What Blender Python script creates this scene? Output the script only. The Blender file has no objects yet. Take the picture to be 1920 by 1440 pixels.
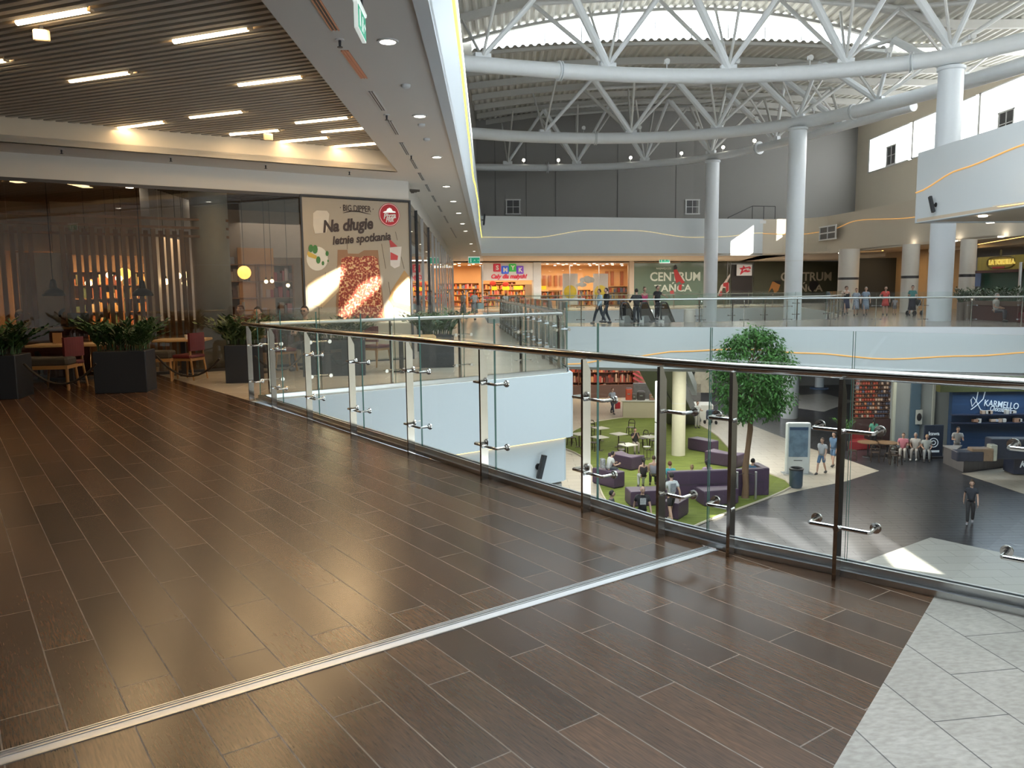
import bpy, bmesh, math, random
from mathutils import Vector, Matrix
C = bpy.context.scene.collection
SC = bpy.context.scene
PI = math.pi
random.seed(7)
# ------------------------------------------------------------------ camera
F_PX, PITCH, ROLL, EYE = 1494.28, 0.117526, -0.0107135, 1.65
_f = Vector((0, math.cos(PITCH), -math.sin(PITCH)))
_u0 = Vector((0, math.sin(PITCH), math.cos(PITCH)))
_r0 = Vector((1, 0, 0))
_rt = math.cos(ROLL) * _r0 + math.sin(ROLL) * _u0
_up = -math.sin(ROLL) * _r0 + math.cos(ROLL) * _u0
CAM = Vector((0, 0, EYE))
cd = bpy.data.cameras.new('camera')
cam = bpy.data.objects.new('camera', cd)
C.objects.link(cam)
cd.sensor_width = 36
cd.lens = F_PX / 1920 * 36
cd.clip_start = 0.05
cd.clip_end = 400
m3 = Matrix((_rt, _up, -_f)).transposed()
cam.matrix_world = Matrix.Translation(CAM) @ m3.to_4x4()
SC.camera = cam


def ray(px, py):
    return (px - 960) / F_PX * _rt - (py - 720) / F_PX * _up + _f


def G(px, py, z=0.0):                      # where a sight line meets the level z
    d = ray(px, py)
    return CAM + d * ((z - EYE) / d.z)


def DY(px, py, y):                         # where a sight line meets the depth y
    d = ray(px, py)
    return CAM + d * (y / d.y)


def XP(px, py, x):
    d = ray(px, py)
    return CAM + d * (x / d.x)


# ------------------------------------------------------------------ sky, sun, exposure
w = bpy.data.worlds.new('sky')
SC.world = w
w.use_nodes = True
nt = w.node_tree
bg = nt.nodes['Background']
bg.inputs[0].default_value = (0.80, 0.91, 1.0, 1)
bg.inputs[1].default_value = 7.0
SUN_TO = Vector((0.75, -0.40, 0.50)).normalized()
sd = bpy.data.lights.new('sun', 'SUN')
sd.energy = 28
sd.angle = 0.006
sd.color = (1, 0.93, 0.80)
so = bpy.data.objects.new('sun', sd)
C.objects.link(so)
so.rotation_euler = SUN_TO.to_track_quat('Z', 'Y').to_euler()
vs = SC.view_settings
vs.view_transform = 'Standard'
vs.look = 'None'
vs.gamma = 1
vs.use_curve_mapping = False
vs.exposure = 0.14
SC.cycles.max_bounces = 8
SC.cycles.diffuse_bounces = 4
SC.cycles.glossy_bounces = 4
SC.cycles.transmission_bounces = 6
SC.cycles.transparent_max_bounces = 24
SC.cycles.caustics_reflective = False
SC.cycles.caustics_refractive = False
SC.cycles.sample_clamp_indirect = 6

# ------------------------------------------------------------------ materials
MATS = {}


def mat(name, col, rough=0.5, metal=0.0, var=0.06, scale=6.0, emit=0.0, ecol=None, bump=0.0, spec=0.5, stretch=None, alpha=None, coat=0.0):
    if name in MATS:
        return MATS[name]
    m = bpy.data.materials.new(name)
    MATS[name] = m
    m.use_nodes = True
    t = m.node_tree
    b = t.nodes['Principled BSDF']
    b.inputs['Roughness'].default_value = rough
    b.inputs['Metallic'].default_value = metal
    b.inputs['Specular IOR Level'].default_value = spec
    if coat:
        b.inputs['Coat Weight'].default_value = coat
    c = (col[0], col[1], col[2], 1)
    tc = t.nodes.new('ShaderNodeTexCoord')
    n = t.nodes.new('ShaderNodeTexNoise')
    n.inputs['Scale'].default_value = scale
    n.inputs['Detail'].default_value = 3
    src = tc.outputs['Object']
    if stretch:
        mp = t.nodes.new('ShaderNodeMapping')
        mp.inputs['Scale'].default_value = stretch
        t.links.new(src, mp.inputs[0])
        src = mp.outputs[0]
    t.links.new(src, n.inputs['Vector'])
    r = t.nodes.new('ShaderNodeMix')
    r.data_type = 'RGBA'
    r.inputs[6].default_value = tuple(max(0, x * (1 - var)) for x in col[:3]) + (1,)
    r.inputs[7].default_value = tuple(min(1, x * (1 + var)) for x in col[:3]) + (1,)
    t.links.new(n.outputs['Fac'], r.inputs[0])
    t.links.new(r.outputs[2], b.inputs['Base Color'])
    if emit:
        e = ecol or col
        b.inputs['Emission Color'].default_value = (e[0], e[1], e[2], 1)
        b.inputs['Emission Strength'].default_value = emit
    if bump:
        bp = t.nodes.new('ShaderNodeBump')
        bp.inputs['Strength'].default_value = bump
        bp.inputs['Distance'].default_value = 0.02
        t.links.new(n.outputs['Fac'], bp.inputs['Height'])
        t.links.new(bp.outputs[0], b.inputs['Normal'])
    return m


def glass(name, tint=(0.86, 0.94, 0.91), refl=1.0, ior=1.5, edge=False, veil=0.0, veilcol=(0.8, 0.85, 0.9)):
    m = bpy.data.materials.new(name)
    MATS[name] = m
    m.use_nodes = True
    t = m.node_tree
    for x in list(t.nodes):
        t.nodes.remove(x)
    o = t.nodes.new('ShaderNodeOutputMaterial')
    tr = t.nodes.new('ShaderNodeBsdfTransparent')
    tr.inputs[0].default_value = tint + (1,)
    gl = t.nodes.new('ShaderNodeBsdfGlossy')
    gl.inputs['Roughness'].default_value = 0.01
    gl.inputs[0].default_value = (refl, refl, refl, 1)
    fr = t.nodes.new('ShaderNodeFresnel')
    fr.inputs[0].default_value = ior
    mx = t.nodes.new('ShaderNodeMixShader')
    t.links.new(fr.outputs[0], mx.inputs[0])
    t.links.new(tr.outputs[0], mx.inputs[1])
    t.links.new(gl.outputs[0], mx.inputs[2])
    out = mx.outputs[0]
    # faint smears on the pane
    if veil:
        df = t.nodes.new('ShaderNodeBsdfDiffuse')
        df.inputs[0].default_value = veilcol + (1,)
        nz = t.nodes.new('ShaderNodeTexNoise')
        nz.inputs['Scale'].default_value = 1.3
        tc = t.nodes.new('ShaderNodeTexCoord')
        t.links.new(tc.outputs['Object'], nz.inputs['Vector'])
        ml = t.nodes.new('ShaderNodeMath')
        ml.operation = 'MULTIPLY'
        ml.inputs[1].default_value = veil * 2
        t.links.new(nz.outputs['Fac'], ml.inputs[0])
        m2 = t.nodes.new('ShaderNodeMixShader')
        t.links.new(ml.outputs[0], m2.inputs[0])
        t.links.new(out, m2.inputs[1])
        t.links.new(df.outputs[0], m2.inputs[2])
        out = m2.outputs[0]
    t.links.new(out, o.inputs[0])
    return m


def tiles(name, c1, c2, grout, bw, rh, mortar, rough, grain=None, offset=0.5, coat=0.0, blotch=None, bias=0.0, groutr=0.7, bump=0.15):
    m = bpy.data.materials.new(name)
    MATS[name] = m
    m.use_nodes = True
    t = m.node_tree
    b = t.nodes['Principled BSDF']
    tc = t.nodes.new('ShaderNodeTexCoord')
    br = t.nodes.new('ShaderNodeTexBrick')
    br.offset = offset
    br.inputs['Scale'].default_value = 1
    br.inputs['Brick Width'].default_value = bw
    br.inputs['Row Height'].default_value = rh
    br.inputs['Mortar Size'].default_value = mortar
    br.inputs['Mortar Smooth'].default_value = 0.0
    br.inputs['Bias'].default_value = bias
    br.inputs['Color1'].default_value = c1 + (1,)
    br.inputs['Color2'].default_value = c2 + (1,)
    br.inputs['Mortar'].default_value = grout + (1,)
    t.links.new(tc.outputs['Object'], br.inputs['Vector'])
    col = br.outputs['Color']

    def noisemix(scale, vec, lo, hi, fac, detail=6, dist=0.0):
        nonlocal col
        mp = t.nodes.new('ShaderNodeMapping')
        mp.inputs['Scale'].default_value = vec
        t.links.new(tc.outputs['Object'], mp.inputs[0])
        n = t.nodes.new('ShaderNodeTexNoise')
        n.inputs['Scale'].default_value = scale
        n.inputs['Detail'].default_value = detail
        n.inputs['Distortion'].default_value = dist
        t.links.new(mp.outputs[0], n.inputs['Vector'])
        rp = t.nodes.new('ShaderNodeValToRGB')
        rp.color_ramp.elements[0].position = 0.35
        rp.color_ramp.elements[1].position = 0.65
        rp.color_ramp.elements[0].color = lo + (1,)
        rp.color_ramp.elements[1].color = hi + (1,)
        t.links.new(n.outputs['Fac'], rp.inputs[0])
        mx = t.nodes.new('ShaderNodeMix')
        mx.data_type = 'RGBA'
        mx.blend_type = 'MULTIPLY'
        mx.inputs[0].default_value = fac
        t.links.new(col, mx.inputs[6])
        t.links.new(rp.outputs[0], mx.inputs[7])
        col = mx.outputs[2]
    if grain:
        noisemix(*grain)
    if blotch:
        noisemix(*blotch)
    t.links.new(col, b.inputs['Base Color'])
    rr = t.nodes.new('ShaderNodeMapRange')
    rr.inputs[3].default_value = rough
    rr.inputs[4].default_value = groutr
    t.links.new(br.outputs['Fac'], rr.inputs[0])
    t.links.new(rr.outputs[0], b.inputs['Roughness'])
    b.inputs['Coat Weight'].default_value = coat
    b.inputs['Coat Roughness'].default_value = 0.12
    bp = t.nodes.new('ShaderNodeBump')
    bp.invert = True
    bp.inputs['Strength'].default_value = bump
    bp.inputs['Distance'].default_value = 0.004
    t.links.new(br.outputs['Fac'], bp.inputs['Height'])
    t.links.new(bp.outputs[0], b.inputs['Normal'])
    return m


# ------------------------------------------------------------------ mesh helpers
class MB:
    def __init__(s):
        s.v = []
        s.f = []
        s.mi = []
        s.m = 0

    def add(s, vs_, fs):
        o = len(s.v)
        s.v += [tuple(x) for x in vs_]
        for q in fs:
            s.f.append(tuple(i + o for i in q))
            s.mi.append(s.m)
        return s

    def box(s, c, d, rz=0.0, M=None):
        hx, hy, hz = d[0] / 2, d[1] / 2, d[2] / 2
        vs_ = []
        cs, sn = math.cos(rz), math.sin(rz)
        for z in (-hz, hz):
            for x, y in ((-hx, -hy), (hx, -hy), (hx, hy), (-hx, hy)):
                p = Vector((x, y, z))
                if M is not None:
                    p = M @ p
                else:
                    p = Vector((x * cs - y * sn, x * sn + y * cs, z))
                vs_.append(p + Vector(c))
        return s.add(vs_, [(3, 2, 1, 0), (4, 5, 6, 7), (0, 1, 5, 4), (1, 2, 6, 5), (2, 3, 7, 6), (3, 0, 4, 7)])

    def bbox(s, c, d, r, rz=0.0):          # box with chamfered vertical and top edges
        hx, hy, hz = d[0] / 2, d[1] / 2, d[2] / 2
        r = min(r, hx * .9, hy * .9, hz * .9)

        def ring(k, z):
            x, y = hx - k, hy - k
            q = r
            return [(-x + q - k * 0, -y, z), (x - q, -y, z), (x, -y + q, z), (x, y - q, z), (x - q, y, z), (-x + q, y, z), (-x, y - q, z), (-x, -y + q, z)]
        rings = [ring(r * .4, -hz), ring(0, -hz + r * .5), ring(0, hz - r), ring(r * .3, hz - r * .3), ring(r, hz)]
        cs, sn = math.cos(rz), math.sin(rz)
        vs_ = [Vector((x * cs - y * sn, x * sn + y * cs, z)) + Vector(c) for rg in rings for x, y, z in rg]
        fs = [tuple(range(7, -1, -1)), tuple(range(32, 40))]
        for k in range(4):
            for i in range(8):
                j = (i + 1) % 8
                fs.append((k * 8 + i, k * 8 + j, k * 8 + 8 + j, k * 8 + 8 + i))
        return s.add(vs_, fs)

    def prism(s, poly, z0, z1):
        n = len(poly)
        a = sum(poly[i][0] * poly[(i + 1) % n][1] - poly[(i + 1) % n][0] * poly[i][1] for i in range(n))
        if a < 0:
            poly = list(reversed(poly))
        vs_ = [(p[0], p[1], z0) for p in poly] + [(p[0], p[1], z1) for p in poly]
        fs = [tuple(range(n - 1, -1, -1)), tuple(range(n, 2 * n))]
        for i in range(n):
            j = (i + 1) % n
            fs.append((i, j, n + j, n + i))
        return s.add(vs_, fs)

    def extr(s, poly3, d):                 # extrude a planar 3d polygon along d
        n = len(poly3)
        d = Vector(d)
        vs_ = [Vector(p) for p in poly3] + [Vector(p) + d for p in poly3]
        fs = [tuple(range(n - 1, -1, -1)), tuple(range(n, 2 * n))]
        for i in range(n):
            j = (i + 1) % n
            fs.append((i, j, n + j, n + i))
        return s.add(vs_, fs)

    def tube(s, pts, r, n=8, cap=True, flat=1.0):
        pts = [Vector(p) for p in pts]
        rs = r if isinstance(r, (list, tuple)) else [r] * len(pts)
        vs_, fs = [], []
        ref = None
        for i, p in enumerate(pts):
            a = pts[max(i - 1, 0)]
            b = pts[min(i + 1, len(pts) - 1)]
            t = (b - a)
            if t.length < 1e-9:
                t = Vector((0, 0, 1))
            t.normalize()
            if ref is None:
                ref = Vector((0, 0, 1)) if abs(t.z) < .9 else Vector((1, 0, 0))
            u = t.cross(ref)
            if u.length < 1e-6:
                u = t.cross(Vector((0, 1, 0)))
            u.normalize()
            w_ = u.cross(t)
            ref = w_
            for k in range(n):
                an = 2 * PI * k / n
                vs_.append(p + u * math.cos(an) * rs[i] + w_ * math.sin(an) * rs[i] * flat)
        for i in range(len(pts) - 1):
            for k in range(n):
                j = (k + 1) % n
                fs.append((i * n + j, i * n + k, i * n + n + k, i * n + n + j))
        if cap:
            fs.append(tuple(range(n)))
            o = (len(pts) - 1) * n
            fs.append(tuple(range(o + n - 1, o - 1, -1)))
        return s.add(vs_, fs)

    def lathe(s, prof, c, n=20, sx=1.0, sy=1.0, rz=0.0):
        vs_, fs = [], []
        cs, sn = math.cos(rz), math.sin(rz)
        for r, z in prof:
            for k in range(n):
                a = 2 * PI * k / n
                x, y = r * math.cos(a) * sx, r * math.sin(a) * sy
                vs_.append((c[0] + x * cs - y * sn, c[1] + x * sn + y * cs, c[2] + z))
        for i in range(len(prof) - 1):
            for k in range(n):
                j = (k + 1) % n
                fs.append((i * n + k, i * n + j, i * n + n + j, i * n + n + k))
        fs.append(tuple(range(n - 1, -1, -1)))
        o = (len(prof) - 1) * n
        fs.append(tuple(range(o, o + n)))
        return s.add(vs_, fs)

    def ball(s, c, r, n=10, m=6, sc=(1, 1, 1)):
        prof = [(math.sin(PI * (i + .02) / (m + .04)) * r, -math.cos(PI * (i + .02) / (m + .04)) * r) for i in range(m + 1)]
        o = len(s.v)
        s.lathe(prof, (0, 0, 0), n)
        for i in range(o, len(s.v)):
            x, y, z = s.v[i]
            s.v[i] = (c[0] + x * sc[0], c[1] + y * sc[1], c[2] + z * sc[2])
        return s

    def quad(s, a, b, c, d):
        return s.add([a, b, c, d], [(0, 1, 2, 3)])

    def mesh(s, name, mats, smooth=False):
        me = bpy.data.meshes.new(name)
        me.from_pydata([tuple(p) for p in s.v], [], s.f)
        if not isinstance(mats, (list, tuple)):
            mats = [mats]
        for q in mats:
            me.materials.append(q)
        if len(mats) > 1:
            me.polygons.foreach_set('material_index', s.mi)
        if smooth:
            me.polygons.foreach_set('use_smooth', [True] * len(me.polygons))
            if smooth != 'all':
                try:
                    me.set_sharp_from_angle(angle=math.radians(40))
                except Exception:
                    pass
        me.update()
        return me


def put(name, mb, mats, parent=None, smooth=False, loc=None, rz=0.0, label=None):
    me = mb.mesh(name, mats, smooth) if isinstance(mb, MB) else mb
    o = bpy.data.objects.new(name, me)
    C.objects.link(o)
    if parent is not None:
        o.parent = parent
    if loc is not None:
        o.location = loc
    if rz:
        o.rotation_euler = (0, 0, rz)
    if label:
        o['label'] = label
    return o


def tag(o, label, cat, group=None, kind=None):
    o['label'] = label
    o['category'] = cat
    if group:
        o['group'] = group
    if kind:
        o['kind'] = kind
    return o


def struct(name, mb, mats, label, cat='structure', smooth=False, loc=None, rz=0.0):
    return tag(put(name, mb, mats, None, smooth, loc, rz), label, cat, kind='structure')


def thing(name, label, cat, loc=(0, 0, 0), rz=0.0, group=None, kind=None):
    o = bpy.data.objects.new(name, None)
    C.objects.link(o)
    o.location = loc
    o.rotation_euler = (0, 0, rz)
    o.empty_display_size = 0.1
    return tag(o, label, cat, group, kind)


def solo(name, mb, mats, label, cat, loc=(0, 0, 0), rz=0.0, group=None, smooth=False, kind=None):
    return tag(put(name, mb, mats, None, smooth, loc, rz), label, cat, group, kind)


def dup(root, loc, rz=0.0, label=None, group=None, scale=None):
    r = root.copy()
    C.objects.link(r)
    r.location = loc
    r.rotation_euler = (0, 0, rz)
    if label:
        r['label'] = label
    if group:
        r['group'] = group
    if scale:
        r.scale = (scale,) * 3 if not isinstance(scale, (tuple, list)) else scale
    for ch in list(root.children):
        c = ch.copy()
        C.objects.link(c)
        c.parent = r
        for g in list(ch.children):
            d = g.copy()
            C.objects.link(d)
            d.parent = c
    return r


def textmesh(body, size, mats, depth=0.01, align='CENTER', bold=0.0, shear=0.0, space=1.0):
    cu = bpy.data.curves.new('txt', 'FONT')
    cu.body = body
    cu.size = size
    cu.align_x = align
    cu.align_y = 'CENTER'
    cu.extrude = depth
    cu.offset = bold
    cu.shear = shear
    cu.space_character = space
    cu.resolution_u = 3
    ob = bpy.data.objects.new('txt', cu)
    C.objects.link(ob)
    bpy.context.view_layer.update()
    me = bpy.data.meshes.new_from_object(ob.evaluated_get(bpy.context.evaluated_depsgraph_get()))
    bpy.data.objects.remove(ob)
    bpy.data.curves.remove(cu)
    me.materials.clear()
    me.materials.append(mats)
    return me


def frame(o, pos, right, up=Vector((0, 0, 1))):      # stand a mesh made in the XY plane up on a wall
    right = Vector(right).normalized()
    up = Vector(up)
    n = right.cross(up).normalized()
    up = n.cross(right).normalized()
    o.matrix_world = Matrix.Translation(pos) @ Matrix((right, up, n)).transposed().to_4x4()
    return o


def lettering(name, body, size, m_, pos, right, parent=None, depth=0.01, bold=0.0, shear=0.0, align='CENTER', up=(0, 0, 1), space=1.0, label=None):
    me = textmesh(body, size, m_, depth, align, bold, shear, space)
    me.name = name
    o = bpy.data.objects.new(name, me)
    C.objects.link(o)
    if parent is not None:
        bpy.context.view_layer.update()
        frame(o, pos, right, Vector(up))
        mw = o.matrix_world.copy()
        o.parent = parent
        o.matrix_parent_inverse = parent.matrix_world.inverted()
        o.matrix_world = mw
    else:
        frame(o, pos, right, Vector(up))
    if label:
        o['label'] = label
    return o


def lamp(kind, loc, energy, col=(1, 0.8, 0.55), size=0.5, rot=None, parent=None, spot=None):
    d = bpy.data.lights.new('light', kind)
    d.energy = energy
    d.color = col
    if kind == 'AREA':
        if isinstance(size, (tuple, list)):
            d.shape = 'RECTANGLE'
            d.size, d.size_y = size
        else:
            d.size = size
    elif kind in ('POINT', 'SPOT'):
        d.shadow_soft_size = size
    if kind == 'SPOT' and spot:
        d.spot_size = spot
        d.spot_blend = 0.6
    o = bpy.data.objects.new('light', d)
    C.objects.link(o)
    o.location = loc
    if rot:
        o.rotation_euler = rot
    if parent is not None:
        o.parent = parent
    return o


# shared materials
WHITE = mat('white_paint', (0.74, 0.75, 0.75), 0.55, var=0.03, scale=1.2)
FASCIA = mat('fascia_white', (0.64, 0.69, 0.72), 0.5, var=0.02, scale=0.6)
SOFFIT = mat('soffit_paint', (0.70, 0.67, 0.62), 0.65, var=0.02, scale=0.8)
BEIGE = mat('beige_plaster', (0.62, 0.56, 0.46), 0.7, var=0.03, scale=0.5)
GREYWALL = mat('grey_wall_panels', (0.30, 0.29, 0.28), 0.6, var=0.04, scale=0.4)
STEEL = mat('polished_steel', (0.62, 0.60, 0.57), 0.12, 1.0, var=0.05, scale=20)
FARROD = mat('far_bracket_steel', (0.22, 0.22, 0.22), 0.3, 0.8)
SATIN = mat('satin_steel', (0.66, 0.67, 0.68), 0.28, 1.0, var=0.05, scale=30, stretch=(1, 1, 0.1))
PIPE = mat('white_steel_pipe', (0.76, 0.80, 0.83), 0.4, var=0.04, scale=3)
STRUT = mat('grey_steel_strut', (0.64, 0.65, 0.64), 0.45, var=0.06, scale=3)
BLACK = mat('black_plastic', (0.02, 0.02, 0.022), 0.4)
DARK = mat('dark_metal', (0.05, 0.05, 0.055), 0.45, 0.3)
GLOW = mat('lamp_white', (1, 0.95, 0.85), 0.5, emit=14, ecol=(1, 0.90, 0.74))
WARM = mat('cove_glow', (1, 0.72, 0.36), 0.5, emit=2.2, ecol=(1, 0.62, 0.22))
PANE = glass('balustrade_glass', (0.90, 0.955, 0.94), veil=0.006)
PANE_EDGE = mat('glass_edge_green', (0.08, 0.20, 0.17), 0.15, var=0.1)
SHOPGLASS = glass('shop_glass', (0.93, 0.95, 0.94))
REST_GLASS = glass('restaurant_glass', (0.62, 0.59, 0.54), ior=1.7)
# ================================================================== FLOORS AND SLABS
ZL = -6.75                                     # level of the lower floor
ZC = 4.25                                      # soffit height on the upper level
ANG = 2.1943
dA = Vector((math.cos(ANG), math.sin(ANG)))
dB = Vector((-dA.y, dA.x))


def VPn(px, py, p0, p1):                       # where a sight line meets the vertical plane through two plan points
    d = ray(px, py)
    e = Vector((p1[0] - p0[0], p1[1] - p0[1]))
    n = Vector((-e.y, e.x))
    t = (n.x * (p0[0] - CAM.x) + n.y * (p0[1] - CAM.y)) / (n.x * d.x + n.y * d.y)
    return CAM + d * t


def local_poly(poly, o, a):
    cs, sn = math.cos(-a), math.sin(-a)
    out = []
    for p in poly:
        x, y = p[0] - o[0], p[1] - o[1]
        out.append((x * cs - y * sn, x * sn + y * cs))
    return out


WOOD = tiles('wood_plank_floor', (0.108, 0.057, 0.030), (0.055, 0.030, 0.018), (0.17, 0.125, 0.088), 1.204, 0.2123, 0.0030, 0.24,
             grain=(9, (1.2, 14, 1), (0.58, 0.58, 0.58), (1.25, 1.22, 1.2), 0.85, 8, 0.6), blotch=(2.2, (0.8, 2.5, 1), (0.75, 0.75, 0.78), (1.15, 1.12, 1.1), 0.7), coat=0.0, groutr=0.6)
STONE = tiles('travertine_tile', (0.37, 0.345, 0.31), (0.32, 0.30, 0.27), (0.11, 0.105, 0.10), 0.65, 0.3215, 0.003, 0.28,
              grain=(26, (2.0, .9, 1), (0.66, 0.64, 0.61), (1.10, 1.10, 1.10), 0.62, 10, 0.1), blotch=(3, (1, 1, 1), (0.86, 0.85, 0.84), (1.08, 1.08, 1.08), 0.8))
STONE_FAR = tiles('pale_stone_floor', (0.50, 0.44, 0.36), (0.46, 0.40, 0.33), (0.34, 0.30, 0.25), 1.2, 0.6, 0.006, 0.22, coat=0.1)

KERB = [(-4.01, 12.11), (-3.54, 11.50), (-2.70, 10.37), (-1.31, 8.40), (-0.30, 7.05), (0.17, 6.44), (0.41, 6.13), (0.99, 5.42), (1.18, 5.17), (1.35, 4.97), (1.72, 4.60), (2.25, 4.10), (2.62, 3.78), (3.4, 3.12), (5.2, 1.7), (8.0, -0.4)]


def AB(a, b):
    return (a * dA.x + b * dB.x, a * dA.y + b * dB.y)


# the boarded floor either side of the metal expansion strip
kn = [p for p in KERB if p[0] * dA.x + p[1] * dA.y > 3.32]
p_s1 = (1.225, 4.955)
poly = [p_s1] + list(reversed(kn)) + [(-6.47, 15.27), (-8.6, 18.0), (-25, 18.0), AB(3.31, 27)]
o_ = AB(4.167, -0.287)
mb = MB().prism(local_poly(poly, o_, ANG), -0.12, 0.0)
struct('floor', mb, WOOD, 'brown wood-look plank floor beyond the metal strip, running to the planters', 'floor', loc=(o_[0], o_[1], 0), rz=ANG)
poly = [AB(3.20, -3.85 + 0.0), (1.30, 4.95), (1.72, 4.60), (2.25, 4.10), (1.09, 2.57), (-6.77, -8.0), (-14, -17.7), AB(3.20, 20)]
poly[0] = (1.27, 4.86)
o2 = AB(2.80, -0.287)
mb = MB().prism(local_poly(poly, o2, ANG), -0.12, 0.0)
struct('floor', mb, WOOD, 'brown wood-look plank floor nearer than the metal strip', 'floor', loc=(o2[0], o2[1], 0), rz=ANG)
# the strip itself: an aluminium profile with two ribs
ALU = mat('aluminium_profile', (0.60, 0.60, 0.61), 0.32, 0.9, var=0.08, scale=12)
st = thing('trim_1', 'long aluminium expansion joint strip crossing the plank floor to the glass balustrade', 'floor strip', kind='structure')
mb = MB()


def ab_bar(m, a0, a1, b0, b1, z0, z1):
    m.prism([AB(a0, b0), AB(a1, b0), AB(a1, b1), AB(a0, b1)], z0, z1)


ab_bar(mb, 3.20, 3.31, 20, -3.90, -0.1, -0.002)
put('base_plate', mb, ALU, st)
mb = MB()
for a0, a1 in ((3.203, 3.212), (3.262, 3.272), (3.285, 3.292), (3.300, 3.308)):
    ab_bar(mb, a0, a1, 20, -3.90, -0.02, 0.004)
put('rib', mb, ALU, st)
mb = MB()
ab_bar(mb, 3.214, 3.260, 20, -3.90, -0.02, 0.0015)
put('cover_plate', mb, mat('aluminium_pale', (0.70, 0.70, 0.71), 0.4, 0.7, var=0.04, scale=40), st)
poly = [(2.25, 4.10), (2.62, 3.78), (3.4, 3.12), (5.2, 1.7), (8, -0.4), (8, -8), (-6.77, -8), (1.09, 2.57)]
sa = math.radians(-81.3)
sdir = Vector((math.cos(sa), math.sin(sa)))
o3 = (1.59 - 0.325 * sdir.x, 2.86 - 0.325 * sdir.y)
mb = MB().prism(local_poly(poly, o3, sa), -0.12, 0.0)
struct('floor', mb, STONE, 'pale travertine tile floor in the bottom right corner', 'floor', loc=(o3[0], o3[1], 0), rz=sa)

TIP = (-4.01, 12.11)
E1 = (1.12, 15.88)
E2 = (-0.5, 36.9)
BR_FRONT = [E2, (2.54, 35.74), (6.45, 34.32), (9.88, 33.52), (13.95, 33.06), (20.03, 31.16), (27, 28.6), (45, 21)]
BR_BACK = [(-1.2, 40.2), (1.0, 39.4), (9.0, 38.9), (15.9, 40.4)]
V2_RIGHT = [(19.0, 46.0), (21.5, 55), (23.76, 66.21)]
FAR_EDGE = [(-2.15, 59.84), (15.84, 64.26), (23.76, 66.21)]
poly = [TIP, E1, E2, BR_BACK[0], FAR_EDGE[0], (-2.15, 92), (-30, 92), (-30, 18.0), (-8.6, 18.0), (-6.47, 15.27)]
struct('floor', MB().prism(poly, -0.3, 0.0), STONE_FAR, 'pale beige stone floor of the walkway past the planters', 'floor')
BR_FLOOR = tiles('grey_bridge_floor', (0.30, 0.275, 0.25), (0.26, 0.24, 0.22), (0.2, 0.19, 0.18), 1.2, 0.3, 0.004, 0.22, coat=0.15)
poly = BR_FRONT + [(45, 82), (24.5, 82)] + list(reversed(V2_RIGHT)) + list(reversed(BR_BACK))
struct('floor', MB().prism(poly, -0.3, 0.0), BR_FLOOR, 'grey stone floor of the bridge and right-hand gallery', 'floor')
poly = FAR_EDGE + [(24.5, 82), (24.5, 95), (-2.15, 95)]
struct('floor', MB().prism(poly, -0.3, 0.0), STONE_FAR, 'beige floor of the far gallery before the toy shop', 'floor')


def offset_path(path, d):
    out = []
    n = len(path)
    for i in range(n):
        a = Vector(path[max(i - 1, 0)][:2])
        b = Vector(path[min(i + 1, n - 1)][:2])
        t = (b - a).normalized()
        out.append((path[i][0] - t.y * d, path[i][1] + t.x * d))
    return out


def band(mb, path, z0, z1, th):                # a wall along a plan path; th to the left of travel
    q = offset_path(path, th)
    n = len(path)
    for i in range(n - 1):
        mb.prism([path[i], path[i + 1], q[i + 1], q[i]], z0, z1)
    return mb


def resample(path, step):
    out = []
    for i in range(len(path) - 1):
        a, b = Vector(path[i][:2]), Vector(path[i + 1][:2])
        k = max(1, int((b - a).length / step))
        for j in range(k):
            q = a.lerp(b, j / k)
            out.append((q.x, q.y))
    out.append(tuple(path[-1][:2]))
    return out


def smooth_path(path, it=2):
    p = [tuple(q[:2]) for q in path]
    for _ in range(it):
        o = [p[0]]
        for i in range(len(p) - 1):
            a, b = Vector(p[i]), Vector(p[i + 1])
            o.append(tuple(a.lerp(b, .25)))
            o.append(tuple(a.lerp(b, .75)))
        o.append(p[-1])
        p = o
    return p


# slab-edge fascias round the openings
mb = MB()
band(mb, [TIP, E1], -1.30, -0.004, -0.10)
band(mb, [E1, E2], -1.30, -0.004, -0.10)
struct('wall_near_fascia', mb, FASCIA, 'white slab edge below the second glass balustrade', 'slab edge')
mb = MB()
q0 = offset_path([TIP, E1], 0.12)
band(mb, [q0[0], (q0[1][0] - .05, q0[1][1] - 0.03)], -2.22, -1.33, -0.08)
band(mb, [(q0[1][0] - .05, q0[1][1] - 0.03), (E2[0] - .2, E2[1])], -2.22, -1.33, -0.08)
struct('wall_near_fascia', mb, FASCIA, 'recessed lower tier of the white slab edge, carrying the small speaker', 'slab edge')
mb = MB()
brf = smooth_path(BR_FRONT[:-1])
band(mb, brf, -1.80, -0.004, -0.14)
struct('wall_bridge_fascia', mb, FASCIA, 'long white slab edge of the bridge across the opening', 'slab edge')
mb = MB()
band(mb, FAR_EDGE, -1.3, -0.004, -0.12)
band(mb, list(reversed(V2_RIGHT)), -1.3, -0.004, -0.12)
struct('wall_gallery_fascia', mb, FASCIA, 'white slab edge of the far gallery seen behind the bridge glass', 'slab edge')
mb = MB()
band(mb, KERB, -2.0, -0.125, -0.1)
struct('wall_own_fascia', mb, FASCIA, 'white slab edge under the nearest balustrade', 'slab edge')


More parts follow.
